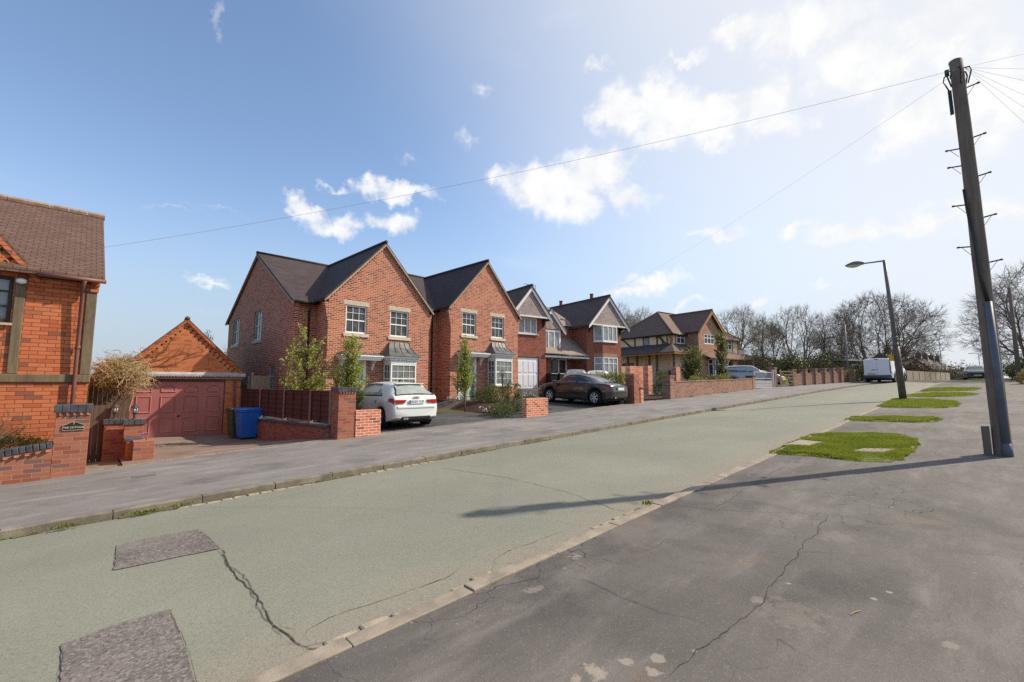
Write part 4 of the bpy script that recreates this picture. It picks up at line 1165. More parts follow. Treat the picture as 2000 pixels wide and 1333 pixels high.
    for i in range(n):                                               # two brick arches
        a = x0+i*cw; r_ = cw/2-.28; cx = a+cw/2; zs = Z(3.05)
        pts = []
        for k in range(13):
            t_ = math.pi*k/12; pts.append((cx+r_*math.cos(t_), zs+r_*.75*math.sin(t_)))
        top = Z(4.1)
        for k in range(12):
            (xa_,za),(xb_,zb_) = pts[k], pts[k+1]
            q.prism([(xb_,zb_),(xa_,za),(xa_,top),(xb_,top)], 'y', y0, y0+.3)
        for (p0, p1) in ((a, cx-r_), (cx+r_, a+cw)): q.box(p0,y0,-.6,p1,y0+.3,top)
    q.build('porch_arch', B_H4, r)
    q = MB(); q.box(.0-.15,-.7,-.6,2.6,-.001,.75); q.build('bay_base', B_H4, r)
    win(r, (-.05,-.62,.78), 0, 2.45, Z(4.05)-.78, 0, .7, (), mull=(.25,.5,.75), gl=G_DARK, fw=.09, name='bay_window')
    win(r, (-.06,-.0,.78), -math.pi/2, .56, Z(4.05)-.78, 0, .7, (), gl=G_DARK, fw=.09, name='bay_window')
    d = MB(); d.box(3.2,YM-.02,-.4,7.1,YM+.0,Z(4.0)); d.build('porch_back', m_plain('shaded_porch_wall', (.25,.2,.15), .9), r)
    # low garage wing to the right
    q = MB(); q.box(7.2,1.0,-.6,13.2,6.0,Z(4.05)); q.build('garage_wing', B_H4, r)
    l = MB(); slab(l, [(7.0,.6,Z(4.1)),(13.6,.6,Z(4.1)),(12.6,3.5,Z(5.4)),(7.0,3.5,Z(5.4))], .1); slab(l, [(7.0,3.5,Z(5.4)),(12.6,3.5,Z(5.4)),(13.6,6.4,Z(4.1)),(7.0,6.4,Z(4.1))], .1)
    l.face([(13.6,.6,Z(4.1)),(13.6,6.4,Z(4.1)),(12.6,3.5,Z(5.4))]); l.build('wing_roof', R_H4, r)
    k = MB(); k.box(8.5,.9,Z(4.0),9.5,1.9,Z(4.9)); cu = k.build('cupola', m_plain('cream_cupola_paint', (.72,.68,.55), .6), r)
    k = MB(); k.prism([(8.35,Z(4.9)),(9.65,Z(4.9)),(9.0,Z(5.45))], 'y', .75, 2.05); k.build('cupola_roof', M_WHITE, cu)
    k = MB(); k.lathe([(.13,0),(.13,-.03)], 12, (9.0,.9,Z(4.65)), 'y'); k.build('pigeon_hole', M_BLACK, cu)

# ---------------------------------------------------------------- terrace far up the road
def build_far_houses():
    m = m_brick('far_terrace_brick', (.12,.065,.052), (.15,.08,.065), (.10,.055,.05), (.16,.12,.10), stain=.2)
    rm = m_tile('far_terrace_roof', (.065,.045,.04), (.085,.058,.05))
    def terrace(loc, rz, L, hgt, n, label, grp='far terraced houses beyond the crest'):
        r = thing('terraced_house', label, 'house', loc, rz, grp)
        D = 7.5
        w = MB(); w.box(0,0,-2,L,D,hgt); w.prism([(0,hgt),(D,hgt),(D/2,hgt+3.0)], 'x', .01, L-.01)
        w.build('wall', m, r)
        f = MB(); slab(f, [(-.3,-.3,hgt-.15),(L+.3,-.3,hgt-.15),(L+.3,D/2,hgt+3.2),(-.3,D/2,hgt+3.2)], .15); slab(f, [(-.3,D/2,hgt+3.2),(L+.3,D/2,hgt+3.2),(L+.3,D+.3,hgt-.15),(-.3,D+.3,hgt-.15)], .15)
        f.build('roof', rm, r)
        for i in range(n):
            x = L*(i+.85)/n
            c = MB(); c.box(x-.45,D/2-.5,hgt+2.4,x+.45,D/2+.5,hgt+4.6)
            for k in (-.22,.22): c.lathe([(.14,0),(.12,.5)], 8, (x+k,D/2,hgt+4.6))
            c.build('chimney', m, r)
        for i in range(n):
            for z in (.9, 3.6):
                win(r, (L*(i+.3)/n,-.01,z), 0, 1.4, 1.3, 2, 0, (), gl=G_DARK, fw=.1)
        for y0 in (1.2, 4.6):
            win(r, (-.01,y0+1.4,3.4), -math.pi/2, 1.4, 1.3, 2, 0, (), gl=G_DARK, fw=.1)
        return r
    terrace((128,12.5,.2), R(-6), 22, 5.2, 3, 'nearer far terrace with red brown roof, rising over the pale fence')
    terrace((153,9.2,.2), R(-6), 30, 5.0, 4, 'farther terrace whose chimneys stand beyond the nearer red brown one')
    r = thing('bungalow', 'low brown roofed building among bare trees behind the yellow car', 'building', (64,26,1.6), R(-20))
    w = MB(); w.box(0,0,-1,14,8,2.6); w.build('wall', m, r)
    f = MB(); slab(f, [(-.4,-.4,2.5),(14.4,-.4,2.5),(14.4,4,4.6),(-.4,4,4.6)], .15); slab(f, [(-.4,4,4.6),(14.4,4,4.6),(14.4,8.4,2.5),(-.4,8.4,2.5)], .15); f.build('roof', rm, r)
    r = thing('outbuilding', 'pale flat roofed outbuilding behind the parked white van', 'building', (58,10.5,1.75), R(-14))
    w = MB(); w.box(0,0,-1,9,5,2.3); w.build('wall', m_plain('drab_render', (.20,.18,.14), .9), r)
    f = MB(); f.box(-.4,-.5,2.302,9.5,5.4,2.48); f.build('roof', m_plain('pale_roof_edge', (.55,.53,.48), .8), r)
    win(r, (2,-.01,.9), 0, 1.6, 1.1, 2, 0, (), gl=G_DARK, fw=.1)
# ---------------------------------------------------------------- lettering
def text_mesh(txt, size, mat, parent, name, loc, rot, ext=.002, align='CENTER', bold=0.0):
    cu = bpy.data.curves.new(name, 'FONT'); cu.body = txt; cu.size = size; cu.extrude = ext; cu.align_x = align; cu.align_y = 'CENTER'; cu.offset = bold
    o = bpy.data.objects.new(name, cu); COL.objects.link(o)
    dg = bpy.context.evaluated_depsgraph_get()
    me = bpy.data.meshes.new_from_object(o.evaluated_get(dg)); bpy.data.objects.remove(o, do_unlink=True)
    me.materials.clear(); me.materials.append(mat)
    o = bpy.data.objects.new(name, me); COL.objects.link(o); o.parent = parent; o.location = loc; o.rotation_euler = rot
    return o

def pier(name, label, x, y, w, d, zb_, zt, mat, cap=None, capmat=None, group=None, dog=False, rz=0):
    r = thing(name, label, 'brick pillar', (x, y, zb_-.12), rz, group)
    h = zt - zb_ + .12; ch = cap or 0
    b = MB(); b.box(0,0,0,w,d,h-ch); b.build('shaft', mat, r, bev=.006)
    if cap:
        c = MB()
        if dog:
            for i in range(int(w/.075)):                            # projecting dogtooth course
                a = i*w/int(w/.075); c2 = a + w/int(w/.075)
                c.prism([(a,-.001),(c2,-.001),((a+c2)/2,-.03)], 'z', h-ch-.002, h-ch+.045)
            c.box(-.0,0,h-ch-.001,w,d,h-ch+.045)
            cc = c.build('dogtooth_course', mat, r); c = MB(); z0 = h-ch+.047
        else: z0 = h-ch
        n = max(3, int(w/.075))
        for i in range(n):
            a = -.03 + (w+.06)*i/n; c.box(a+.004,-.03,z0,a+(w+.06)/n-.004,d+.03,h)
        c.box(-.02,-.02,z0,w+.02,d+.02,h-.012)
        c.build('cap', capmat or B_BLUE, r, bev=.006)
    return r

def build_left_boundary():
    # sloping garden wall of the cottage
    r = thing('garden_wall', 'low brick garden wall topped with blue bricks, below the cottage shrubs', 'garden wall', (-.423,11.12,-.1))
    b = MB(); L = 7.0; k = .16
    b.prism([(-L,-.6),(0,-.1),(0,.62),(-L,.62-k*L)], 'y', 0, .22); b.build('wall', B_OLD, r)
    c = MB(); n = int(L/.078)
    for i in range(n):
        x = -i*.078; z = .62 + k*x
        c.obox((x-.039,.11,z+.052-.006), (.07,.25,.105), Matrix.Rotation(-math.atan(k)*1.0, 3, 'Y'))
    c.build('coping', B_BLUE, r, bev=.008)
    d = MB(); n = int(L/.12)
    for i in range(n):
        x = -i*.12-.06; z = .585 + k*x; d.obox((x,-.012,z), (.075,.04,.04), Matrix.Rotation(R(45), 3, 'Z'))
    d.build('dogtooth_course', B_OLD, r)
    p = pier('gate_pillar', 'brick gate pillar bearing the black house sign, capped with blue bricks', -.42, 11.16, .44, .44, -.02, 1.25, B_OLD, .185, B_BLUE, dog=True)
    s = MB(); W, H = .275, .10
    prof = [(-W/2,0),(W/2,0),(W/2,H)]
    for i in range(13):
        q = i/12; prof.append((lerp(W/2-.02,-W/2+.02,q), H + .052*math.sin(math.pi*q)**1.4))
    prof.append((-W/2,H))
    s.prism(prof, 'y', -.016, -.001)
    o = s.build('house_sign', m_plain('sign_black', (.016,.018,.018), .45, .2, 12, .4), p, bev=.003, loc=(.235,0,.94))
    rim = MB(); n = len(prof)
    for i in range(n):
        a, b_ = prof[i], prof[(i+1) % n]; rim.bar((a[0]*.985,-.0175,.004+a[1]*.96),(b_[0]*.985,-.0175,.004+b_[1]*.96), .004, .005)
    M_LET = m_plain('sign_cream', (.55,.50,.36), .6)
    rim.build('border', M_LET, o)
    text_mesh('7', .052, M_LET, o, 'lettering', (0,-.018,.118), (R(90),0,0), bold=.0006)
    text_mesh('THE COTTAGE', .039, M_LET, o, 'lettering', (0,-.018,.05), (R(90),0,0), bold=.0008)
    # side gate in the shade
    g = thing('side_gate', 'dark weathered board gate in shade behind the sign pillar', 'gate', (-.12,14.2,-.36))
    b = MB()
    for i in range(5): b.box(i*.1,0,0.03,i*.1+.094,.025,1.48)
    b.build('board', m_wood('gate_boards', (.09,.065,.05), (.14,.105,.08), .85, (20,20,2)), g)
    b = MB(); b.box(0,.026,.25,.5,.06,.35); b.box(0,.026,1.1,.5,.06,1.2); b.build('ledge', M_BRTRIM, g)
    # lantern piers and the short wall to the pavement
    M_LAN = m_plain('lantern_black', (.035,.037,.04), .4, .2, 8, .5)
    M_LG = m_plain('lantern_glass', (.55,.56,.55), .08, .05, 8, .6)
    for x, y, w, lab, lx in ((.60,13.45,.34,'front brick pier of the pair with lanterns, beside the garage door',.17), (.27,13.95,.34,'rear brick pier of the lantern pair, nearest the side gate',.17)):
        z = zg(x+.1, y)
        p = pier('lantern_pier', lab, x, y, w, .34, z-.1, .80, B_OLD, .11, B_BLUE, group='lantern piers')
        l = thing('lantern', 'small black pedestal lantern on the ' + ('front' if x > .5 else 'rear') + ' brick pier', 'lantern', (x+lx, y+.17, .80), 0, 'pier lanterns')
        b = MB(); b.lathe([(.055,0),(.05,.015),(.022,.03),(.018,.07),(.03,.085),(.02,.10),(.045,.135),(.045,.14)], 12); b.lathe([(.085,.27),(.075,.285),(.03,.335),(.012,.35),(.012,.375),(.0,.38)], 12)
        for k in range(6):
            a = k*math.pi/3; b.bar((.045*math.cos(a),.045*math.sin(a),.14),(.068*math.cos(a),.068*math.sin(a),.27), .008, .008)
        b.build('body', M_LAN, l)
        b = MB(); b.lathe([(.038,.14),(.06,.268)], 12); b.build('glass', M_LG, l, smooth=True)
    r = thing('low_wall', 'short brick wall with dark slab coping running from lantern pier to pavement', 'low wall', (.62,12.46,-.1))
    b = MB(); b.box(.02,.4,-.1,.24,1.0,.46); b.build('wall', B_GAR, r, bev=.006)
    b = MB(); b.box(-.03,.40,.462,.29,1.0,.53); b.build('coping', B_BLUE, r, bev=.01)
    b = MB(); b.box(.10,-.05,-.1,.46,.398,.50); b.build('end_block', B_OLD, r, bev=.008)
    t = thing('garden_tap', 'tiny blue hose fitting standing on the end brick block', 'hose fitting', (.95,12.62,.40))
    b = MB(); b.tube([(0,0,0),(-.02,0,.06),(-.07,0,.12)], .008, 6); b.build('stem', M_LAN, t); b = MB(); b.ball((-.075,0,.13), (.025,.02,.02), 8, 6); b.build('knob', m_plain('blue_plastic_bit', (.05,.10,.45), .4), t)
    r = thing('board_backdrop', 'dark tall board backdrop added for the shaded gap under the dry climber, between cottage and garage', 'fence', (-.25,17.2,-.36)); b = MB()  # boards added as a dark backdrop to the shadowed gap
    for i in range(11): b.box(i*.1,0,0,i*.1+.094,.025,2.25)
    b.build('board', m_wood('gate_boards', (.09,.065,.05), (.14,.105,.08)), r)
    # wheelie bins
    def bin_(label, loc, rz, mat, lidmat, group='wheelie bins'):
        r = thing('wheelie_bin', label, 'wheelie bin', loc, rz, group)
        b = MB(); b.frus(-.24,-.26,.24,.26,.06, -.29,-.34,.29,.36,.98); b.box(-.305,-.355,.93,.305,.375,.985); b.build('body', mat, r, bev=.02)
        b = MB(); b.frus(-.31,-.39,.31,.37,.99, -.27,-.33,.27,.33,1.06); b.build('lid', lidmat, r, bev=.02)
        b = MB(); b.tube([(-.28,.42,.96),(.28,.42,.96)], .018, 8); b.box(-.26,.36,.93,-.22,.43,.98); b.box(.22,.36,.93,.26,.43,.98); b.build('handle', lidmat, r)
        for s in (-1, 1):
            w = MB(); w.lathe([(.03,-.025),(.095,-.025),(.10,-.015),(.10,.015),(.095,.025),(.03,.025)], 16, (s*.27,.30,.10), 'x'); w.build('wheel', M_BLACK, r)
        return r
    blue = m_plain('blue_bin_plastic', (.012,.13,.52), .42, .08, 3, .45); brown = m_plain('brown_bin_plastic', (.10,.055,.035), .5, .1, 3, .4)
    grn = m_plain('olive_bin_plastic', (.06,.06,.025), .5, .1, 3, .4); blk = m_plain('black_bin_plastic', (.022,.023,.025), .45, .1, 3, .4)
    bin_('bright blue wheelie bin by the garage and dark board fence', (4.05,17.75,zg(3.98,17.75)), R(-84), blue, blue)
    bin_('olive wheelie bin with brown lid, half hidden behind the blue one', (3.93,18.45,zg(3.9,18.4)), R(-84), grn, brown)
    c, s = math.cos(R(-8.4)), math.sin(R(-8.4))
    bin_('black wheelie bin beside the white framed porch, nearer the garage', (21.42+1.0*c+.2, 20.54+1.0*s-.2, 1.28), R(-10), blk, blk)
    bin_('second black wheelie bin beside the white framed porch, under its eave', (21.42+1.75*c+.2, 20.54+1.75*s-.15, 1.28), R(-4), blk, blk)
    # retaining wall with dark fence along the garage drive
    r = thing('board_fence', 'dark brown board fence on a low brick wall, beside the garage drive', 'fence', (4.74,12.08,0), R(93.4))
    L = 8.1; zw = lambda q: lerp(.44, .30, q/L)
    b = MB(); b.prism([(0,-.1),(L,-.6),(L,zw(L)),(0,zw(0))], 'y', -.11, .11); b.build('base_wall', B_OLD, r)
    b = MB(); b.prism([(0,zw(0)+.002),(L,zw(L)+.002),(L,zw(L)+.075),(0,zw(0)+.075)], 'y', -.15, .15); b.build('coping', B_BLUE, r, bev=.008)
    ps = [0.06, 1.35, 3.35, 5.6, 7.8]
    for q in ps:
        b = MB(); b.box(q-.05,-.05,zw(q)+.08,q+.05,.05,1.42); b.build('fence_post', M_CONC, r, bev=.008)
    for a, b_ in zip(ps, ps[1:]):
        m = MB(); a += .055; b_ -= .055; n = 11; z0 = zw((a+b_)/2)+.16; z1 = 1.40
        for i in range(n):
            za = z0+(z1-z0)*i/n; m.obox(((a+b_)/2, (-.008 if i % 2 else .008), za+(z1-z0)/n/2), (b_-a, .014, (z1-z0)/n*1.16), Matrix.Rotation(R(6), 3, 'X'))
        k = max(2, int((b_-a)/.6))
        for i in range(k+1): q = a+(b_-a)*i/k; m.box(q-.02,.018,z0,q+.02,.04,z1); m.box(q-.02,-.04,z0,q+.02,-.018,z1)
        m.box(a,-.03,z1-.0,b_,.03,z1+.03)
        m.build('fence_panel', M_FENCED, r)
    pier('brick_pillar', 'tall old brick pillar with blue brick cap, ending the dark fence', 4.71, 11.60, .46, .46, .17, 1.53, B_OLD, .17, B_BLUE, dog=True)
    r = thing('low_wall', 'low fresh red brick wall at the rear of the white hatchback', 'low wall', (5.175,11.58,.1)); b = MB(); b.box(0,0,0,.72,.22,.81); b.build('wall', B_LOW, r, bev=.006)
    r = thing('low_wall', 'low fresh red brick wall standing alone between two drives', 'low wall', (11.24,11.22,.32)); b = MB(); b.box(0,0,0,1.14,.22,.78); b.build('wall', B_LOW, r, bev=.006)
    # new timber gate and fence beside the first house
    r = thing('timber_gate', 'new pale pine board gate beside the first brick house', 'gate', (5.03,21.5,.38))
    b = MB()
    for i in range(6): b.box(i*.105,0,.05,i*.105+.1,.02,1.58)
    b.build('board', M_PINE, r); b = MB(); b.box(-.1,-.03,0,-.005,.07,1.72); b.build('gate_post', M_PINE, r)
    r = thing('close_board_fence', 'silvered board fence behind the garage roof', 'fence', (4.93,21.6,.3), R(90))
    b = MB()
    for i in range(40): b.box(i*.11,0,.1,i*.11+.104,.02,1.62)
    b.build('board', M_GREYB, r)
    for q in (.02, 1.5, 3.0, 4.38):
        b = MB(); b.box(q-.04,.021,0,q+.04,.10,1.66); b.build('fence_post', M_GREYB, r)

def build_right_boundary():
    pier('brick_pillar', 'slim old brick pillar at the end of the hedge by the dark coupe', 18.34, 11.26, .46, .46, .68, 2.08, B_OLD)
    pier('brick_pillar', 'small bright brick pillar with dark cap next to the hedge pillar', 18.86, 11.24, .26, .3, .69, 1.45, B_LOW, .06, B_BLUE)
    r = thing('garden_wall', 'bright orange red brick wall panel beyond the hedge', 'brick wall', (23.7,14.8,.8)); b = MB(); b.box(0,0,0,1.6,.33,1.9); b.build('wall', B_LOW, r, bev=.006)
    pier('brick_pillar', 'bright brick gate pillar beside the short orange wall panel', 24.4, 14.0, .5, .34, 1.0, 2.72, B_LOW)
    pier('brick_pillar', 'bright brick gate pillar right of the teal gate', 28.95, 14.5, .6, .3, 1.1, 2.74, B_LOW)
    r = thing('board_gate', 'solid teal board gate between two bright brick pillars', 'gate', (27.2,14.9,1.0))
    b = MB()
    for i in range(14): b.box(i*.125,0,.05,i*.125+.119,.03,1.52)
    b.build('board', m_plain('teal_gate_paint', (.014,.045,.055), .6, .12, 3, .3), r); b = MB(); b.box(0,.031,.3,1.75,.07,.42); b.box(0,.031,1.2,1.75,.07,1.32); b.build('ledge', m_plain('teal_gate_paint', (.028,.085,.10)), r)
    r = thing('timber_gate', 'pale board gate at the right side of the tile hung house', 'gate', (30.1,19.9,1.25), R(-8)); b = MB()
    for i in range(8): b.box(i*.125,0,.05,i*.125+.119,.03,1.75)
    b.build('board', M_PINE, r)
    # long front wall
    x0, y0 = 22.36, 11.32; x1, y1 = 32.75, 10.98; a = math.atan2(y1-y0, x1-x0); L = math.hypot(x1-x0, y1-y0)
    r = thing('garden_wall', 'long weathered brick front wall between two piers, before the cream house', 'brick wall', (x0,y0,0), a)
    b = MB(); b.prism([(0,.6),(L,1.0),(L,1.92),(0,1.68)], 'y', 0, .22); b.build('wall', B_WALL, r)
    b = MB(); b.prism([(0,1.682),(L,1.922),(L,1.985),(0,1.745)], 'y', -.02, .24); b.build('coping', B_WALL, r, bev=.006)
    pier('brick_pillar', 'left end pier of the long weathered front wall', 21.86, 11.3, .48, .46, .78, 2.06, B_WALL, .08, B_WALL)
    pier('brick_pillar', 'right end pier of the long weathered front wall', 32.76, 10.96, .48, .46, 1.2, 2.18, B_WALL, .07, B_BLUE)
    # grey metal gate
    r = thing('metal_gate', 'pale grey slatted metal gate between brick piers, silver car behind', 'gate', (33.3,11.05,1.22), R(-4))
    M_GG = m_plain('pale_grey_metal', (.42,.43,.45), .4, .06, 3, .4)
    b = MB()
    for x in (0, 3.05): b.box(x,0,.05,x+.07,.06,1.25)
    for i in range(5): b.box(.07,.015,.10+i*.11,3.05,.04,.19+i*.11)
    b.box(.07,.01,.74,3.05,.05,.80); b.box(.07,.01,1.19,3.05,.05,1.25)
    for i in range(14): b.box(.2+i*.2,.02,.8,.22+i*.2,.04,1.19)
    b.build('gate_leaf', M_GG, r); b = MB(); b.box(3.16,-.03,-.1,3.30,.11,1.42); b.build('gate_post', M_GG, r)
    # pier, five bar gate and the bayed wall
    pier('brick_pillar', 'wide brick gate pier left of the five bar gate', 36.75, 10.78, .55, .5, 1.36, 2.84, B_WALL, .10, B_WALL)
    r = thing('five_bar_gate', 'pale wooden five bar gate in front of the yellow car', 'gate', (37.4,10.6,1.38), R(-28)); b = MB()
    for i in range(5): b.box(.06,.0,.15+i*.24,1.22,.03,.24+i*.24)
    b.bar((.08,-.015,.2),(1.2,-.015,1.15), .03, .08, up=(0,1,0)); b.bar((1.2,-.015,.2),(.08,-.015,1.15), .03, .08, up=(0,1,0)); b.box(0,-.02,0,.08,.05,1.3); b.box(1.2,-.02,0,1.28,.05,1.3)
    b.build('gate_leaf', m_wood('pale_gate_wood', (.42,.34,.18), (.52,.43,.25), .75, (3,20,20)), r)
    xs = [38.6, 40.25, 41.75, 43.2, 44.6, 45.9]
    lab = ['first', 'second', 'third', 'fourth', 'fifth', 'sixth']
    pts = [(x, interp([(38.6,10.02),(45.9,8.42)], x)) for x in xs]
    ang = math.atan2(pts[-1][1]-pts[0][1], pts[-1][0]-pts[0][0])
    for i, (x, y) in enumerate(pts):
        pier('brick_pillar', lab[i] + ' pier from the five bar gate in the bayed brick wall', x, y, .38, .38, zb(x), zb(x)+1.28, B_WALL, .09, B_WALL, group='piers of the bayed wall', rz=ang)
    for i in range(5):
        (xa, ya), (xb, yb_) = pts[i], pts[i+1]; l = math.hypot(xb-xa, yb_-ya)
        r = thing('garden_wall', 'swept brick wall panel between the ' + lab[i] + ' and ' + lab[i+1] + ' piers from the five bar gate', 'brick wall', (xa,ya,zb(xa)), ang, 'panels of the bayed wall')
        pr = [(.38,-.2),(l,-.2)]; z1 = zb(xb)-zb(xa)
        for k in range(9):
            q = k/8; pr.append((lerp(l,.38,q), lerp(1.12+z1,1.08,q) - .20*math.sin(math.pi*q)))
        b = MB(); b.prism(pr, 'y', .1, .28); b.build('wall', B_WALL, r)
    r = thing('picket_gate', 'small wooden gate at the far end of the bayed wall', 'gate', (46.4,8.35,1.70), R(-14)); b = MB()
    for i in range(5): b.box(0,0,.1+i*.2,.8,.03,.22+i*.2)
    b.box(-.06,-.02,0,.02,.06,1.1); b.build('gate_leaf', M_BRTRIM, r)
    pier('brick_pillar', 'low brick pier with no cap beside the dark clipped hedge', 47.3, 7.75, .5, .4, 1.72, 2.85, B_WALL)
    # pale fence and cabinet beyond the van
    r = thing('concrete_fence', 'long pale concrete panel fence beyond the white van', 'fence', (55,5.6,1.9), math.atan2(-2.6,18.5))
    M_PF = m_plain('pale_concrete_panel', (.33,.28,.22), .9, .12, 2, .2)
    for i in range(9):
        b = MB(); b.box(i*2.05+.06,0,-.2,i*2.05+1.99,.05,.98); b.build('fence_panel', M_PF, r)
        b = MB(); b.box(i*2.05-.06,-.03,-.2,i*2.05+.06,.08,1.02); b.build('fence_post', M_PF, r)
    r = thing('street_cabinet', 'dark brown street cabinet at the start of the pale fence', 'street cabinet', (53.4,5.35,1.86), R(-8)); b = MB(); b.box(0,0,0,.8,.45,1.12); b.build('body', m_plain('cabinet_brown', (.04,.025,.02), .5), r, bev=.02); b = MB(); b.box(-.03,-.03,1.121,.83,.48,1.17); b.build('lid', m_plain('cabinet_brown', (.04,.025,.02)), r)

# ---------------------------------------------------------------- poles, lamps, wires
def build_poles():
    M_POLE = m_wood('creosoted_pole', (.15,.115,.092), (.24,.19,.152), .85, (22,22,1.2))
    M_CND = m_plain('grey_cable_guard', (.10,.115,.14), .45, .12, 3, .4)
    M_ST = m_plain('dark_steel', (.03,.028,.027), .5, .2, 6, .4, .6)
    bx, by, bz = 11.30, -.10, .41
    r = thing('telegraph_pole', 'tall wooden telegraph pole with step irons and a grey cable guard', 'telegraph pole', (bx,by,bz))
    r.rotation_euler = (R(-.85), 0, 0)
    H = 7.16
    b = MB(); pts = []; rad = []
    for i in range(25):
        q = i/24; z = -.3 + (H+.3)*q; pts.append((.012*math.sin(q*5),.010*math.cos(q*4),z)); rad.append(lerp(.118,.093,q)*(1+.012*math.sin(q*40)))
    b.tube(pts, rad, 18); b.build('shaft', M_POLE, r, smooth=True)
    b = MB(); b.lathe([(.095,0),(.09,.03),(.06,.05),(0,.055)], 18, (0,0,H-.01)); b.lathe([(.098,0),(.098,.05)], 18, (0,0,H-.28)); b.build('pole_cap', m_plain('mossy_cap', (.10,.095,.05), .9, .3, 9, .2), r)
    # image-plane directions at the pole: a runs right, c runs towards the viewer
    a = V((.05,-1,0)).normalized(); c = V((-1,-.05,0)).normalized()
    g = MB(); q = a*.03 + c*.125
    pr = []
    pts = [(q.x,q.y,-.1),(q.x*.93,q.y*.93,2.62)]
    g.tube(pts, [.055,.05], 12); g.tube([(q.x,q.y,-.12),(q.x,q.y,.10),(q.x,q.y,.22)], [.075,.07,.056], 12); g.build('cable_guard', M_CND, r, smooth=True)
    g = MB(); k = c*.135
    g.tube([(q.x*.9,q.y*.9,2.6),(q.x*.6-a.x*.05+k.x*.3,q.y*.6-a.y*.05+k.y*.3,3.1),(k.x*.9-a.x*.05,k.y*.9-a.y*.05,3.7),(k.x*.75-a.x*.09,k.y*.75-a.y*.09,4.3),(k.x*.5-a.x*.1,k.y*.5-a.y*.1,4.7)], [.03,.028,.02,.018,.016], 8); g.build('cable', M_BLACK, r, smooth=True)
    st = MB(); s0 = a*-.19 + c*.05
    M_ = Matrix.Rotation(R(-87), 3, 'Z'); st.obox((s0.x,s0.y,.18), (.10,.07,.62), M_); st.build('stub_board', M_POLE, r, bev=.005)
    def step(z, side):
        s = MB(); d = a*side; p0 = d*.08; p1 = d*.25
        s.tube([(p0.x,p0.y,z),(p1.x,p1.y,z+.02)], .012, 6); p2 = d*.10; p3 = d*.2; s.tube([(p2.x,p2.y,z-.15),(p3.x,p3.y,z)], .004, 5); s.obox((p1.x,p1.y,z+.02), (.04,.03,.025), Matrix.Rotation(R(-87),3,'Z'))
        s.build('step_iron', M_ST, r)
    for py, sd in ((165,1),(268,1),(283,-1),(318,-1),(346,1),(397,-1),(428,1),(480,-1),(515,1)):
        step(interp([(105,H),(590,2.62),(890,0)], py), sd)
    # box and drop-wire fittings at the head
    h = MB(); p = a*-.12; h.obox((p.x,p.y,H-.75), (.05,.07,.45), Matrix.Rotation(R(-87),3,'Z')); h.build('junction_box', M_BLACK, r); h = MB(); h.obox((p.x*1.05,p.y*1.05,H-.16), (.06,.06,.11), Matrix.Rotation(R(-87),3,'Z')); h.build('junction_box', M_BLACK, r)
    h = MB()
    for k in range(6):
        an = k*1.047+.3; h.tube([(.10*math.cos(an),.10*math.sin(an),H-.18),(.17*math.cos(an),.17*math.sin(an),H-.20),(.19*math.cos(an),.19*math.sin(an),H-.28),(.13*math.cos(an),.13*math.sin(an),H-.5)], .012, 5)
    h.build('wire_bracket', M_ST, r)
    top = V((bx-.06, by, bz+H-.2))
    M_W = m_plain('drop_wire', (.5,.5,.52), .6)
    def wire(e, sag, label, rad=.007, start=None):
        s = start or top; e = V(e); pts = []
        for i in range(41):
            q = i/40; p = s.lerp(e, q); p.z -= sag*4*q*(1-q); pts.append(p)
        b = MB(); b.tube(pts, rad, 5); return tag(b.build('overhead_wire', M_W), label, 'overhead wire', 'wires from the telegraph pole')
    wire((-.05,13.7,4.72), .25, 'overhead wire from the pole to the cottage roof on the left', .003)
    wire((28.4,19.1,8.7), .35, 'overhead wire from the pole to the tile hung house', .0022)
    for i, (e, lab) in enumerate((((20,-14,9.5),'highest wire leaving the pole head at the right'), ((24,-10,8.5),'second wire down leaving the pole head at the right'), ((27,-9,7.9),'third wire down leaving the pole head, close under the second'), ((32,-9,6.9),'level wire leaving the pole head at the right'), ((30,-7,6.0),'wire falling gently from the pole head at the right'), ((26,-5,5.0),'lowest wire falling from the pole head at the right'))):
        wire(e, .1, lab, .002)
    # lamp post
    lx, ly, lz = 25.09, 2.52, .93
    r = thing('street_lamp', 'leaning street lamp with short arm, standing in a grass island', 'street lamp', (lx,ly,lz))
    u = V((-.729,.6845,0)); M_LP = m_plain('lamp_post_brown', (.12,.09,.072), .6, .2, 5, .3); M_LU = m_plain('lamp_post_grey', (.16,.15,.14), .55, .15, 5, .3)
    lean = .33; P = lambda z: (u.x*lean*z/6.1, u.y*lean*z/6.1, z)
    b = MB(); b.tube([P(-.3), P(1.5), P(2.3)], [.135,.125,.115], 14); b.tube([P(2.3),P(2.4)], [.12,.1], 14); b.build('base_column', M_LP, r, smooth=True)
    b = MB(); b.tube([P(2.4), P(6.05)], [.085,.06], 12); b.tube([P(2.35),P(2.45)], .10, 12); b.tube([P(2.62),P(2.72)], .10, 12); b.build('upper_column', M_LU, r, smooth=True)
    t = V(P(6.03)); dr = V((-.25,.97,0)).normalized()
    e = t + dr*.80 - V((0,0,.02))
    b = MB(); b.tube([t, t+dr*.05, e], [.06,.035,.028], 10); b.build('arm', M_LU, r, smooth=True)
    h = MB(); ang = math.atan2(dr.y, dr.x); M_ = Matrix.Rotation(ang, 3, 'Z')
    def Q(x, y, z): q = M_ @ V((x,y,z)); return (e.x+q.x, e.y+q.y, e.z+q.z)
    n = 9; rings = []
    for i in range(n):
        q = i/(n-1); x = -.1+.68*q; wv = .16*math.sin(math.pi*min(1,.15+q*.85))**.6+.02; rings.append([Q(x,-wv,-.02),Q(x,-wv*.7,.11*math.sin(math.pi*min(1,.1+.9*q))+.01),Q(x,wv*.7,.11*math.sin(math.pi*min(1,.1+.9*q))+.01),Q(x,wv,-.02)])
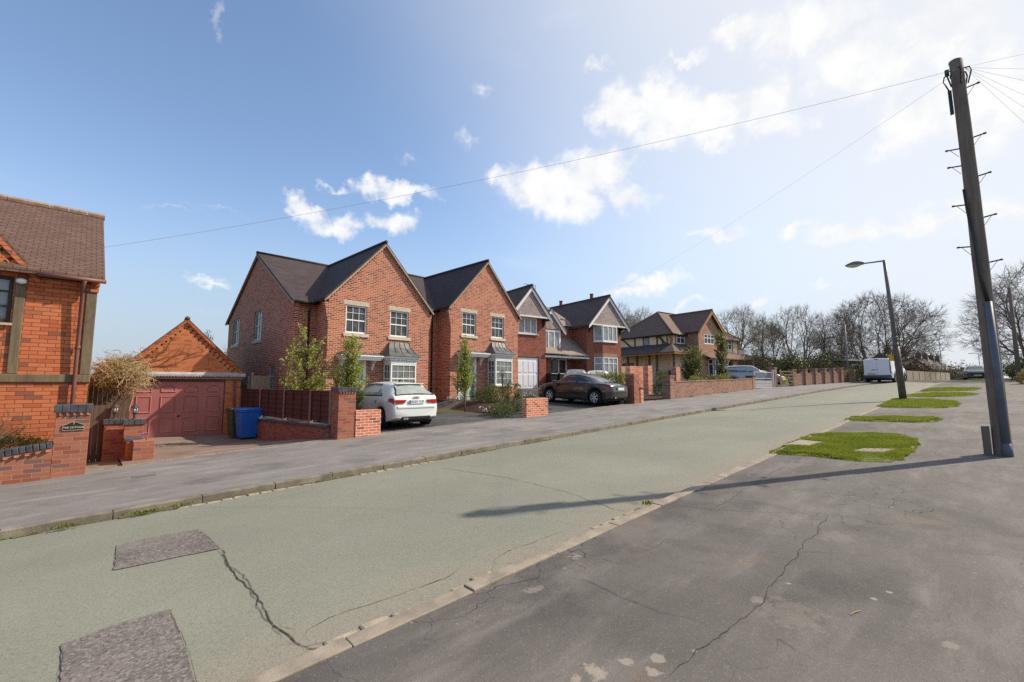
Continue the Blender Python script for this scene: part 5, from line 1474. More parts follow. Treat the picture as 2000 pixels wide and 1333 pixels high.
    h.v = [p for rr in rings for p in rr]
    for i in range(n-1):
        for j in range(3): a_ = i*4+j; h.f.append([a_,a_+1,a_+5,a_+4]); h.m.append(0)
        h.f.append([i*4+3,i*4,i*4+4,i*4+7]); h.m.append(0)
    h.f += [[0,1,2,3],[4*n-4,4*n-3,4*n-2,4*n-1]]; h.m += [0,0]
    lt = h.build('lantern_head', M_LU, r)
    h = MB(); rr = []
    for i in range(n):
        q = i/(n-1); x = .0+.55*q; wv = .13*math.sin(math.pi*min(1,.15+q*.85))**.6+.01; dz = .10*math.sin(math.pi*(.1+.8*q)); rr.append([Q(x,-wv,-.022),Q(x,-wv*.6,-.022-dz),Q(x,wv*.6,-.022-dz),Q(x,wv,-.022)])
    h.v = [p for q in rr for p in q]
    for i in range(n-1):
        for j in range(3): a_ = i*4+j; h.f.append([a_,a_+1,a_+5,a_+4]); h.m.append(0)
    h.build('lamp_bowl', m_plain('lamp_bowl_plastic', (.62,.56,.42), .2, .08, 6, .5), lt, smooth=True)
    s = thing('small_sign', 'small plain yellow sign fixed to the street lamp post', 'sign', (lx-.14,ly+.20,lz+1.80), R(-46))
    b = MB(); b.box(-.20,-.02,-.14,.10,-.012,.14); b.build('plate', m_plain('yellow_sign', (.68,.40,.02), .5), s, bev=.002); b = MB(); b.box(-.02,-.012,-.03,.12,.02,.03); b.build('clip', M_ST, s)
    # farther poles
    def post(name, label, x, y, z, H, r0, r1, mat, cat, arm=0):
        r = thing(name, label, cat, (x,y,z)); b = MB(); b.tube([(0,0,-.3),(0,0,H)], [r0,r1], 10); b.build('shaft', mat, r, smooth=True)
        if arm:
            b = MB(); b.tube([(0,0,H-.05),(0,arm*.4,H+.05),(0,arm,H+.06)], .04, 6); b.build('arm', mat, r); b = MB(); b.box(-.12,arm-.05,H,.12,arm+.5,H+.12); b.build('lantern_head', mat, r)
    post('telegraph_pole', 'second wooden pole farther off, right of the tall pole', 49, -1.55, 1.75, 6.9, .14, .10, M_POLE, 'telegraph pole')
    post('wooden_post', 'thin grey pole among trees above the bayed wall', 52.5, 9.1, 1.7, 5.6, .09, .07, m_plain('grey_pole', (.2,.19,.19), .6), 'pole')
    M_FAR = m_plain('far_post_grey', (.42,.42,.42), .6)
    post('street_lamp', 'thin far street lamp above the red brown terrace', 104, 5.2, 2.0, 7.6, .08, .05, M_FAR, 'street lamp', -.8)
    post('street_lamp', 'small far street lamp just over the dark blue car', 128, .95, 2.0, 5.6, .09, .05, M_FAR, 'street lamp', .9)
    # slabs set in the near grass island
    def flat(name, label, pts, mat, cat, pattern=False):
        b = MB(); z = .045
        top = [(x,y,zb(x)+z) for x,y in pts]; bot = [(x,y,zb(x)-.05) for x,y in pts]; n = len(pts)
        b.add(top+bot, [list(range(n))]+[(i,(i+1)%n,n+(i+1)%n,n+i) for i in range(n)])
        return tag(b.build(name, mat, bev=.004), label, cat)
    flat('concrete_slab', 'plain concrete slab let into the near grass island by the kerb', [(10.05,2.86),(10.95,2.80),(10.9,2.36),(10.15,2.44)], m_plain('slab_concrete', (.28,.245,.195), .9, .12, 4, .2, bumpy=.3), 'concrete slab')
    def m_cover():
        m, t, b = new_mat('patterned_cover'); p = posco(t)
        ck = t.node('ShaderNodeTexChecker', {'Scale': 14.0}); t.l.new(t.vmap(p, rot=(0,0,.6)).s, ck.inputs['Vector'])
        setb(t, b, 'Base Color', t.mix(E(t, ck.outputs['Fac'])*.6, (.23,.19,.15), (.10,.085,.07))); setb(t, b, 'Roughness', .8); bump(t, b, E(t, ck.outputs['Fac']), .6, .01); return m
    flat('manhole_cover', 'patterned metal manhole cover in the near grass island', [(10.05,1.78),(10.5,1.66),(10.75,1.22),(10.22,1.30)], m_cover(), 'manhole cover')
    b = MB(); b.add([(x,y,zb(x)+.0145) for x, y in ((.60,10.0),(.92,9.97),(.92,10.12),(.6,10.15))], [(0,1,2,3)]); tag(b.build('stopcock_cover', m_plain('cover_iron', (.13,.12,.11), .7, .2, 20, .3)), 'small dark iron cover in the far pavement before the cottage', 'stopcock cover')
# ---------------------------------------------------------------- plants
L_TREE = m_leaf('young_tree_leaf', (.24,.29,.05), (.42,.44,.10), (.13,.17,.035), .45, 2.5)
L_TREE2 = m_leaf('mixed_tree_leaf', (.085,.105,.03), (.17,.16,.05), (.045,.05,.018), .3, 2.5)
L_BOX = m_leaf('box_topiary_leaf', (.050,.078,.018), (.10,.135,.03), (.025,.04,.011), .2, 5)
L_HEDGE = m_leaf('golden_hedge_leaf', (.15,.17,.03), (.27,.27,.05), (.05,.065,.015), .3, 4)
L_DARK = m_leaf('dark_evergreen_leaf', (.030,.042,.016), (.055,.065,.025), (.016,.022,.010), .15, 1.2)
L_BRUSH = m_leaf('winter_brush_leaf', (.075,.060,.038), (.115,.09,.055), (.045,.038,.025), .06, 1.0, .9)
L_GREENB = m_leaf('mid_green_leaf', (.07,.095,.03), (.12,.15,.045), (.04,.05,.02), .25, 1.2)
L_CONIF = m_leaf('low_conifer_leaf', (.10,.135,.02), (.20,.22,.035), (.035,.05,.012), .25, 9)
L_DRY = m_leaf('dry_vine_leaf', (.25,.205,.085), (.36,.29,.13), (.15,.14,.05), .3, 6)
L_GRASS = m_leaf('grass_blade', (.15,.215,.014), (.27,.30,.03), (.27,.22,.075), .4, 2.4)
M_BARK = m_plain('young_bark', (.13,.11,.08), .9, .3, 9, .2, bumpy=.3)
M_BARKD = m_plain('winter_bark', (.22,.18,.145), .95, .3, 1.5, .1)
M_BARKG = m_plain('mossy_bark', (.26,.225,.165), .95, .3, 1.0, .1)
M_VINE = m_plain('dry_vine_stem', (.36,.27,.15), .9, .3, 5, .2)
M_PETAL = m_plain('white_petal', (.78,.78,.74), .7, .06, 5, .2)

def rvec(rd):
    while True:
        v = V((rd.uniform(-1,1), rd.uniform(-1,1), rd.uniform(-1,1)))
        l = v.length
        if .05 < l < 1: return v/l
def leaf(mb, p, d, n, s, w=.5):
    x = d.cross(n)
    if x.length < 1e-3: return
    x.normalize(); m = p + d*(s*.45); x = x*(s*w*.5)
    b = len(mb.v)
    mb.v += [tuple(p), tuple(m+x), tuple(p+d*s), tuple(m-x)]
    mb.f.append([b,b+1,b+2,b+3]); mb.m.append(0)
def cloud(mb, blobs, n, s, rd, shell=.45, lump=.25, w=.55, up=.0, seed=0):
    """leaves spread through ellipsoids: blobs = [(centre, (rx,ry,rz))]"""
    wt = [r[0]*r[1]*r[2] for _, r in blobs]; tot = sum(wt)
    for (c, r), q in zip(blobs, wt):
        k = int(n*q/tot)
        for _ in range(k):
            d = rvec(rd); t = rd.uniform(shell, 1)**.6
            t *= 1 + lump*mnoise.noise(d*2.6 + V((seed*3.1+c[0], c[1], c[2])))*1.6
            p = V((c[0]+d.x*r[0]*t, c[1]+d.y*r[1]*t, c[2]+d.z*r[2]*t))
            ld = (d*.6 + rvec(rd) + V((0,0,up))).normalized()
            leaf(mb, p, ld, rvec(rd), s*rd.uniform(.6,1.3), w)

def bush(name, label, cat, loc, blobs, n, s, mat, group=None, stem=None, seed=0, shell=.45, lump=.25, w=.55, core=True):
    rd = random.Random(seed+11)
    r = thing(name, label, cat, loc, 0, group)
    b = MB(); cloud(b, blobs, n, s, rd, shell, lump, w, seed=seed); b.build('foliage', mat, r, fix=False)
    st = MB()
    for c, q in blobs:
        for k in range(4):
            d = rvec(rd); st.tube([(c[0]*.3,c[1]*.3,0),(c[0]*.8,c[1]*.8,c[2]*.6),(c[0]+d.x*q[0]*.6,c[1]+d.y*q[1]*.6,c[2]+abs(d.z)*q[2]*.5)], [.018,.012,.005], 5)
    if stem: st.tube([(0,0,-.05),(0,0,stem)], .022, 6)
    st.build('stem', M_BARK, r)
    return r

def small_tree(label, loc, H, blobs, n, s, mat, seed, stake=False, name='young_tree'):
    rd = random.Random(seed)
    r = thing(name, label, 'tree', loc)
    t = MB(); pts = [(0,0,-.1)]
    for i in range(1, 7): pts.append((rd.uniform(-.03,.03), rd.uniform(-.03,.03), H*.85*i/6))
    t.tube(pts, [lerp(.038,.010,i/6) for i in range(7)], 8)
    lf = MB(); wt = [q[0]*q[1]*q[2] for _, q in blobs]; tot = sum(wt); per = 26
    for (c, q), w_ in zip(blobs, wt):
        for _ in range(max(3, int(n*w_/tot/per))):
            d = rvec(rd); e = V((c[0]+d.x*q[0], c[1]+d.y*q[1], c[2]+d.z*q[2]))
            z0 = max(H*.16, min(H*.8, e.z - rd.uniform(.35,1.0)*(.35 + 1.3*math.hypot(e.x,e.y))))
            a = V((0,0,z0)); m = a.lerp(e, .55) + V((rd.uniform(-.06,.06), rd.uniform(-.06,.06), -.05))
            t.tube([a, m, e], [.011,.007,.003], 4)
            for k in range(per):
                u = rd.uniform(.34,1.06); p = a.lerp(m, u/.55) if u < .55 else m.lerp(e, (u-.55)/.45)
                p = p + rvec(rd)*rd.uniform(.01,.085)
                leaf(lf, p, (rvec(rd)+V((0,0,-.25))).normalized(), rvec(rd), s*rd.uniform(.6,1.25), .52)
    t.build('trunk', M_BARK, r, smooth=True)
    lf.build('crown', mat, r, fix=False)
    return r

def bare_tree(label, loc, H, crown, N, seed, mat=None, R0=.3, stems=1, group='bare winter trees', twig=.011, gap=.16, fork=5, flen=.6, name='bare_tree'):
    """winter tree: limbs divide again and again until a twig reaches every point spread through the crown
    crown = (centre height, radius along the road, radius across it, half height)"""
    rd = random.Random(seed); cz, rx, ry, rz = crown
    r = thing(name, label, 'tree', loc, 0, group); tk, cr = MB(), MB()
    pts = []
    while len(pts) < N:
        d = rvec(rd); t = rd.random()**.24
        t *= 1 + .22*mnoise.noise(d*2.3 + V((seed, 0, 0)))
        p = V((d.x*rx*t, d.y*ry*t, cz + d.z*rz*t))
        if p.z < H*.10: continue
        if mnoise.noise(p*(.42) + V((seed*1.7, 0, 3))) < -gap: continue
        pts.append(p)
    top = max(p.z for p in pts)
    for p in pts: p.z *= H/top
    def rad(n): return max(twig, R0*(n/N)**.47)
    def rec(p, d, P):
        n = len(P)
        if n <= 2:
            for q in P:
                L = (q-p).length; m = p.lerp(q, .5) + d*(L*.12) + rvec(rd)*(L*.07)
                cr.tube([p, m, q], [rad(n), twig*.85, twig*.6], 3, cap=False)
                e = (q-m).normalized()
                for k in range(fork):
                    u = rd.uniform(.1,1); b = m.lerp(q, u); f = (e + rvec(rd)*.5 + V((0,0,.10))).normalized(); l = flen*rd.uniform(.5,1.4)
                    cr.tube([b, b+f*l*.5+rvec(rd)*l*.06, b+(f+V((0,0,.15))).normalized()*l], [twig*.5, twig*.4, twig*.25], 3, cap=False)
            return
        c = V((0,0,0))
        for q in P: c += q
        c /= n
        f = lerp(rd.uniform(.30,.42), .15, min(1, n/(N*.22))); L = (c-p).length
        node = p + (c-p)*f + d*(L*.06) + rvec(rd)*(L*.018)
        m = p.lerp(node, .5) + d*(L*.02) + rvec(rd)*(L*.010)
        (tk if n > N*.06 else cr).tube([p, m, node], [rad(n), rad(n)*.94, rad(n)*.86], 8 if n > N*.06 else (5 if n > 20 else 3), cap=False)
        nd = (node-m).normalized()
        ax = rvec(rd); best = -1
        for _ in range(5):
            k = rvec(rd); v = sum(((q-c).dot(k))**2 for q in P[:60])
            if v > best: best = v; ax = k
        P = sorted(P, key=lambda q: q.dot(ax)); j = max(1, min(n-1, int(n*rd.uniform(.36,.64))))
        rec(node, nd, P[:j]); rec(node, nd, P[j:])
    if stems == 1:
        h = H*.16; tk.tube([(0,0,-.3),(.03,0,h*.5),(0,0,h)], [R0*1.25,R0*1.05,R0], 9, cap=False); rec(V((0,0,h)), V((0,0,1)), pts)
    else:
        pts.sort(key=lambda q: math.atan2(q.y, q.x) + rd.uniform(-.25,.25)); k = len(pts)//stems
        for i in range(stems):
            Q = pts[i*k:(i+1)*k if i < stems-1 else len(pts)]; a = math.atan2(sum(q.y for q in Q), sum(q.x for q in Q)); b = V((math.cos(a)*.35, math.sin(a)*.35, -.2)); rec(b, V((math.cos(a)*.3, math.sin(a)*.3, 1)).normalized(), Q)
    tk.build('trunk', mat or M_BARKD, r, fix=False); cr.build('crown', mat or M_BARKD, r, fix=False)
    return r

def grass_island(label, outline, n, blade, seed, holes=(), grp='grass islands along the right kerb'):
    rd = random.Random(seed)
    def inside(x, y, P):
        c = False; k = len(P)
        for i in range(k):
            (x0,y0),(x1,y1) = P[i], P[(i+1)%k]
            if (y0 > y) != (y1 > y) and x < (x1-x0)*(y-y0)/(y1-y0)+x0: c = not c
        return c
    def edge(x, y):
        m = 9
        k = len(outline)
        for i in range(k):
            a, b = V(outline[i]), V(outline[(i+1)%k]); q = V((x,y)); d = b-a; t = max(0,min(1,(q-a).dot(d)/d.length_squared)); m = min(m, (a+d*t-q).length)
        return m
    b = MB(); x0 = min(p[0] for p in outline); x1 = max(p[0] for p in outline); y0 = min(p[1] for p in outline); y1 = max(p[1] for p in outline)
    # soil base
    cx = sum(p[0] for p in outline)/len(outline); cy = sum(p[1] for p in outline)/len(outline)
    ring0 = [(x,y,zb(x)+.004) for x,y in outline]; ring1 = [(lerp(x,cx,.12),lerp(y,cy,.12),zb(x)+.022) for x,y in outline]; k = len(outline)
    b.add(ring0+ring1+[(cx,cy,zb(cx)+.028)], [(i,(i+1)%k,k+(i+1)%k,k+i) for i in range(k)]+[(k+i,k+(i+1)%k,2*k) for i in range(k)], 1)
    c = 0; tries = 0
    while c < n and tries < n*6:
        tries += 1
        x, y = rd.uniform(x0-.05,x1+.05), rd.uniform(y0-.05,y1+.05)
        ok = inside(x, y, outline)
        e = edge(x, y)
        ew = .17*(mnoise.noise(V((x*3.1,y*3.1,seed+4)))+.15)
        if ok and e < ew*1.6: continue
        if not ok and e > max(0,-ew)+.03*rd.random(): continue
        if any(inside(x, y, h) for h in holes): continue
        g = mnoise.noise(V((x*1.7,y*1.7,seed))); 
        if rd.random() < .24 - g*1.0: continue
        z = zb(x) + (min(.022, e*.2) if ok else 0)
        h = blade*rd.uniform(.6,1.35)*(1+.5*g); an = rd.uniform(0,6.283); lx, ly = math.cos(an)*h*rd.uniform(.1,.7), math.sin(an)*h*rd.uniform(.1,.7); wv = .0045*blade/.06*rd.uniform(.8,1.6)
        px, py = -math.sin(an)*wv, math.cos(an)*wv; i0 = len(b.v)
        b.v += [(x-px,y-py,z),(x+px,y+py,z),(x+lx*.45+px*.7,y+ly*.45+py*.7,z+h*.6),(x+lx,y+ly,z+h),(x+lx*.45-px*.7,y+ly*.45-py*.7,z+h*.6)]
        b.f.append([i0,i0+1,i0+2,i0+3,i0+4]); b.m.append(0); c += 1
    o = b.build('grass', [L_GRASS, M_TURF], fix=False); o['kind'] = 'stuff'; o['label'] = label; o['category'] = 'grass'; return o
M_TURF = m_plain('turf_base', (.12,.125,.035), .95, .35, 6, .1, bumpy=.5, bscale=30)

def build_plants():
    rd = random.Random(5)
    # grass islands
    grass_island('near grass island with concrete slab and manhole cover, beside the pole shadow', GR[0], 60000, .042, 1, holes=([(10.05,2.86),(10.95,2.80),(10.9,2.36),(10.15,2.44)], [(10.05,1.78),(10.5,1.66),(10.75,1.22),(10.22,1.30)]))
    grass_island('thin grass strip just beyond the island with the slab', GR[1], 18000, .042, 2)
    grass_island('grass island at the foot of the leaning street lamp', GR[2], 18000, .05, 3)
    grass_island('narrow grass strip beyond the lamp island', GR[3], 10000, .05, 4)
    grass_island('last short grass strip before the dark blue car', GR[4], 9000, .055, 5)
    grass_island('grass verge under the dark blue car', [(57,1.3),(62,.7),(70,-1.2),(70,-2.6),(61,-1.4),(57,-.2)], 6000, .09, 6)
    # young trees
    small_tree('young bushy tree behind the dark fence, before the set back wall', (5.3,16.0,zg(5.3,16.0)), 3.35, [((-.55,0,1.9),(.33,.4,.65)),((-.05,.05,2.65),(.34,.34,.65)),((.5,-.1,2.15),(.36,.38,.8)),((-.3,.1,1.35),(.4,.4,.4)),((.35,0,1.3),(.42,.4,.4))], 2500, .095, L_TREE, 21)
    small_tree('young leafy tree before the front door, over the white hatchback', (5.95,14.0,zg(5.95,14.0)), 3.05, [((.12,0,2.35),(.36,.36,.55)),((.0,.1,1.75),(.45,.42,.42)),((-.12,-.05,1.2),(.36,.36,.35)),((.32,.05,1.6),(.35,.35,.5))], 4200, .085, L_TREE, 34)
    small_tree('young narrow tree in the planting bed before the second brick house', (11.55,15.2,zg(11.55,15.2)), 3.25, [((0,0,2.85),(.22,.22,.4)),((0,0,2.2),(.38,.36,.5)),((-.05,.05,1.65),(.42,.4,.35)),((-.2,0,1.4),(.5,.4,.22))], 4200, .085, L_TREE, 47)
    small_tree('dense bushy tree behind the long front wall, before the cream house', (32.6,15.0,zg(32.6,15)), 3.6, [((0,0,2.3),(.95,.9,.95)),((-.5,0,1.4),(.7,.7,.7)),((.5,.1,1.5),(.7,.7,.8))], 6500, .13, L_TREE2, 51)
    small_tree('slender tree before the bay window of the cream house', (35.6,14.1,zg(35.6,14.1)), 4.5, [((0,0,3.9),(.4,.4,.7)),((.1,0,3.0),(.55,.5,.7)),((-.05,.1,1.9),(.5,.5,.7)),((.2,.1,1.1),(.5,.5,.5))], 3600, .13, L_TREE2, 66)
    # topiary
    def balls(label, loc, zs, r, seed, n=1000, grp='ball topiaries'):
        return bush('topiary', label, 'topiary', loc, [((0,0,z),(q,q,q)) for z, q in zip(zs, r)], n, .035, L_BOX, grp, stem=zs[-1], seed=seed, shell=.72, lump=.08)
    balls('two ball topiary behind the low wall at the white hatchback', (5.52,12.15,.22), (.80,1.07), (.115,.135), 1, 1500)
    balls('three ball topiary at the right of the second front door', (13.55,17.2,zg(13.5,17.2)), (.35,.78,1.2), (.19,.17,.15), 2, 1900)
    bush('topiary', 'pointed cone topiary left of the bay of the second brick house', 'topiary', (14.3,16.8,zg(14.3,16.8)), [((0,0,.3),(.3,.3,.32)),((0,0,.65),(.2,.2,.35)),((0,0,1.0),(.12,.12,.3))], 1500, .045, L_BOX, 'clipped evergreens', seed=3, shell=.6)
    balls('two ball topiary right in front of the bay of the second brick house', (14.75,16.4,zg(14.7,16.4)), (.5,.95,1.35), (.2,.12,.16), 4, 1500)
    bush('shrub', 'round dark shrub mound in the planting bed before the bay', 'shrub', (13.2,15.7,zg(13.2,15.7)), [((0,0,.35),(.55,.5,.42)),((.5,.1,.35),(.45,.45,.4)),((-.45,.1,.22),(.35,.35,.28))], 4600, .05, L_BOX, 'clipped evergreens', seed=5, shell=.6)
    bush('shrub', 'dark shrub against the left edge of the lone low wall', 'shrub', (11.05,12.1,.42), [((0,0,.22),(.32,.35,.30)),((.1,.5,.2),(.35,.4,.28))], 2600, .045, L_BOX, 'clipped evergreens', seed=6, shell=.6)
    bush('topiary', 'taller two tiered topiary behind the lone low wall', 'topiary', (11.9,12.9,.48), [((0,0,.35),(.26,.26,.3)),((-.05,0,.85),(.2,.2,.28)),((0,0,1.15),(.12,.12,.2))], 2300, .045, L_BOX, 'clipped evergreens', seed=7, shell=.6)
    bush('topiary', 'shorter pointed topiary behind the lone low wall, on its right', 'topiary', (12.45,12.95,.5), [((0,0,.4),(.2,.2,.35)),((.02,0,.85),(.15,.15,.3))], 1700, .045, L_BOX, 'clipped evergreens', seed=8, shell=.6)
    bush('shrub', 'low rounded shrub peeping over the lone low wall', 'shrub', (12.6,12.35,.5), [((0,0,.42),(.3,.28,.28))], 1300, .045, L_BOX, 'clipped evergreens', seed=9, shell=.6)
    bush('topiary', 'ball topiary before the teal gate', 'topiary', (26.3,14.0,zg(26.3,14)), [((0,0,1.05),(.27,.27,.27))], 1300, .06, L_BOX, 'clipped evergreens', stem=1.0, seed=10, shell=.7, lump=.08)
    bush('topiary', 'cone shaped evergreen left of the teal gate', 'topiary', (24.3,13.1,zg(24.3,13.1)), [((0,0,.35),(.62,.55,.42)),((-.1,0,.85),(.35,.35,.5)),((-.1,0,1.2),(.16,.16,.4))], 3000, .07, L_BOX, 'clipped evergreens', seed=12, shell=.6)
    # flowers
    def flowers(label, loc, w, d, n, h, seed):
        q = random.Random(seed); r = thing('white_flowers', label, 'flowers', loc, 0, 'white bedding flowers'); s = MB(); f = MB()
        for _ in range(n):
            x, y, z = q.uniform(-w,w), q.uniform(-d,d), h*q.uniform(.5,1.1)
            s.tube([(x*.9,y*.9,0),(x,y,z)], .004, 3)
            for k in range(4): leaf(s, V((x*.95,y*.95,z*q.uniform(.2,.8))), rvec(q), rvec(q), .07, .4)
            for k in range(5): leaf(f, V((x,y,z)), rvec(q), rvec(q), .045, .8)
        s.build('foliage', L_BOX, r, fix=False); f.build('petals', M_PETAL, r, fix=False)
    flowers('white flowers on the right front edge of the planting bed', (11.0,13.1,zg(11,13.1)), .35, .2, 26, .32, 1)
    flowers('white flowers at the corner of the second brick house', (12.6,17.3,zg(12.6,17.3)), .5, .25, 26, .2, 2)
    flowers('white flowers beside the second front door', (13.2,17.5,zg(13.2,17.5)), .35, .15, 20, .3, 3)
    flowers('white flowers in the window box of the second bay', (15.95,17.1,1.56), .5, .05, 30, .10, 4)
    flowers('white flowers by the nose of the dark coupe', (16.4,16.6,zg(16.4,16.6)), .7, .3, 36, .35, 5)
    flowers('white flowers below the cone evergreen at the teal gate', (26.4,12.6,zg(26.4,12.6)), 1.0, .2, 40, .25, 6)
    # hedges and shrubs
    bush('hedge', 'golden green hedge behind the dark coupe', 'hedge', (18.78,12.6,.68), [((0,-.55,.78),(.45,.55,.78)),((0,.1,.78),(.45,.6,.8)),((0,.85,.76),(.45,.6,.8)),((0,1.5,.72),(.45,.5,.76)),((-.05,-.3,.4),(.45,.6,.5)),((-.05,.5,.4),(.45,.6,.5))], 10000, .085, L_HEDGE, seed=13, shell=.55, lump=.12)
    for i, (x, n_) in enumerate(((24.6,'left'), (26.9,'middle'), (30.6,'right'))): pass
    for i, (x, y, q, m, lab) in enumerate(((27.3,12.4,.5,L_HEDGE,'golden green low shrub over the long front wall, left one'), (29.6,12.5,.6,L_BOX,'dark green low shrub over the long front wall, in the middle'), (31.2,12.3,.5,L_HEDGE,'yellow green low shrub over the long front wall, under the slender tree'))):
        bush('shrub', lab, 'shrub', (x,y,zg(x,y)), [((0,0,.6),(q*1.3,q,.5)),((q,.1,.5),(q,q,.45))], 2200, .09, m, 'shrubs behind the long front wall', seed=20+i)
    bush('clipped_hedge', 'dark clipped hedge standing by the low brick pier', 'hedge', (48.7,7.45,1.76), [((0,0,.5),(.75,.7,.75)),((0,0,1.0),(.72,.7,.75))], 3500, .10, L_DARK, seed=30, shell=.7, lump=.1)
    bush('shrub', 'loose grey green shrub left of the white van', 'shrub', (50.2,8.6,1.75), [((0,0,.5),(.9,.7,.7)),((1.2,-.3,.4),(.9,.6,.6))], 2200, .12, L_GREENB, seed=31)
    bush('shrub', 'small golden brown conifer ball at the right picture edge', 'shrub', (43.2,-1.65,1.62), [((0,0,.38),(.42,.42,.45))], 2200, .07, m_leaf('golden_conifer_leaf', (.22,.15,.045), (.32,.23,.07), (.12,.08,.03)), seed=32, shell=.7)
    for i, (x, y, q, h, lab) in enumerate(((54,-2.3,1.5,1.5,'dark green bush right of the tall pole, nearer one'), (62,-3.4,2.0,1.9,'dark green bush behind the nearer one, right of the tall pole'), (46.5,-3.4,1.5,1.3,'dark spreading bush cut by the right picture edge'))):
        bush('evergreen_bush', lab, 'bush', (x,y,zb(x)), [((0,0,h*.5),(q,q,h*.6)),((q*.8,.2,h*.4),(q*.8,q*.7,h*.5))], 4200, .15, L_GREENB if i != 1 else L_DARK, 'bushes right of the pole', seed=40+i)
    # low conifer and twiggy shrub before the cottage
    bush('low_conifer', 'spreading green conifer above the sloping garden wall', 'shrub', (-.95,11.75,.22), [((0,0,.22),(.42,.30,.26)),((-.6,-.05,.12),(.5,.32,.26)),((-1.3,-.05,.0),(.5,.3,.26)),((.28,-.02,.26),(.2,.25,.2))], 9000, .05, L_CONIF, seed=50, lump=.2, w=.3)
    r = thing('bare_shrub', 'bare brown twiggy shrub against the cottage wall', 'shrub', (-1.28,11.9,.3)); b = MB(); q = random.Random(8)
    def tw(p, d, L, rad, lev):
        pts = [p]; k = p.copy(); dd = d.copy()
        for i in range(3): dd = (dd + rvec(q)*.28 + V((0,0,.06))).normalized(); k = k + dd*(L/3); pts.append(k.copy())
        b.tube(pts, [rad, rad*.85, rad*.7, rad*.5], 4, cap=False)
        if lev:
            for _ in range(3):
                u = q.uniform(.3,1); j = min(2,int(u*3)); tw(pts[j].lerp(pts[j+1],u*3-j), (dd+rvec(q)*.75+V((0,0,.1))).normalized(), L*.72, rad*.62, lev-1)
    for s in range(7): tw(V((q.uniform(-.15,.15),0,0)), V((q.uniform(-.5,.7),q.uniform(-.2,.1),1)).normalized(), .42, .011, 4)
    b.build('twigs', m_plain('twig_brown', (.20,.13,.075), .9, .3, 6, .2), r, fix=False)
    l = MB()
    for _ in range(240):
        v = b.v[q.randrange(len(b.v))]; leaf(l, V(v), rvec(q), rvec(q), .022, .6)
    l.build('buds', L_DRY, r, fix=False)
    # dry climber between cottage and garage
    r = thing('dry_climber', 'tangled dry tan climber slung between cottage and garage', 'climbing plant', (.55,15.6,0)); b = MB(); q = random.Random(9)
    st = MB()
    st.tube([(.12,3.6,-.35),(.18,3.3,.3),(.02,2.9,.75),(.3,2.2,1.3),(.25,1.2,1.75)], [.05,.045,.04,.035,.03], 7)
    st.tube([(.16,3.6,-.35),(.3,3.2,.5),(.42,3.1,1.2),(.35,2.6,1.7),(.15,1.8,2.0)], [.035,.032,.03,.025,.02], 7)
    st.tube([(-.2,3.3,1.95),(.2,0.2,1.85)], .045, 8)
    st.build('stem', M_VINE, r, smooth=True)
    for i in range(2100):
        o_ = ((-.2,0,.0),(.1,.4,.06),(.30,-.3,-.06),(-.05,.8,-.12))[i % 4]; c = V((o_[0]+q.gauss(0,.16), 1.1+o_[1]+q.gauss(0,.5), 1.93+o_[2]+q.gauss(0,.19))); d = V((q.uniform(-1,1), q.uniform(-1,1), q.uniform(-.5,.5))).normalized(); L = q.uniform(.14,.42) if i % 7 else .8; pts = []
        for k in range(6):
            t = k/5-.5; pts.append(c + d*(L*t) + V((0,0,-.55*t*t*L - (.35*max(0,t)**2 if i % 3 == 0 else 0))) + rvec(q)*.045)
        b.tube(pts, q.uniform(.0022,.0055) if i % 5 else .009, 4, cap=False)
    b.build('vines', M_VINE, r, fix=False)
    l = MB(); cloud(l, [((.0,1.3,1.98),(.46,1.3,.36)),((-.2,.9,1.75),(.34,.9,.30))], 12000, .05, q, .1, .3, .45); l.build('dead_leaves', L_DRY, r, fix=False)
    # its bare shoots on the garage gable
    r = thing('bare_vine', 'bare brown vine shoots climbing the garage gable', 'climbing plant', (.98,20.44,-.28), R(-4.9)); b = MB(); q = random.Random(17)
    def shoot(p, d, L, rad, lev):
        pts = [p]; k = p.copy(); dd = d.copy()
        for i in range(6):
            dd = (dd + V((q.uniform(-1,1),0,q.uniform(-1,1)))*.42).normalized(); k = k + dd*(L/6); k.z = min(k.z, 2.35+.95*max(0,k.x+.2)); k.y = -.068+q.uniform(-.012,.006); pts.append(k.copy())
        b.tube(pts, [lerp(rad, rad*.5, i/6) for i in range(7)], 4, cap=False)
        if lev:
            for _ in range(3): j = q.randint(1,5); shoot(pts[j], (dd+V((q.uniform(-1,1),0,q.uniform(-.6,1)))).normalized(), L*.6, rad*.7, lev-1)
    for s in range(5): shoot(V((q.uniform(-.1,.35),-.07,q.uniform(2.5,2.8))), V((1,0,q.uniform(.0,.7))).normalized(), q.uniform(.8,1.5), .011, 2)
    b.build('shoots', m_plain('vine_brown', (.20,.10,.05), .9, .2, 5, .2), r, fix=False)
    # bare trees
    bare_tree('bare round crowned tree rising behind the cream house', (55.0,19.7,1.9), 8.8, (5.4,2.7,2.7,3.4), 1000, 101, M_BARKG, .22)
    bare_tree('bare tree left of the great spreading tree', (63.4,15.9,2), 9.2, (5.6,3.3,3.3,3.8), 1000, 102, M_BARKG, .22, 2)
    bare_tree('great spreading many stemmed bare tree behind the white van', (67.2,8.7,2), 10.6, (4.9,6.3,6.3,5.7), 4600, 105, m_plain('dark_winter_bark', (.19,.155,.122), .95, .3, 1.5, .1), .33, 9, twig=.0125)
    bare_tree('great bare tree right of the tall pole, cut by the picture edge', (58.5,-3.2,2), 10.2, (5.2,4.8,4.8,5.0), 3600, 104, M_BARKD, .30, 3)
    bare_tree('pale bare tree behind the tile hung house, nearer its roof', (50.5,33.5,1.8), 10.6, (6.4,3.2,3.2,4.2), 1200, 106, M_BARKG, .22)
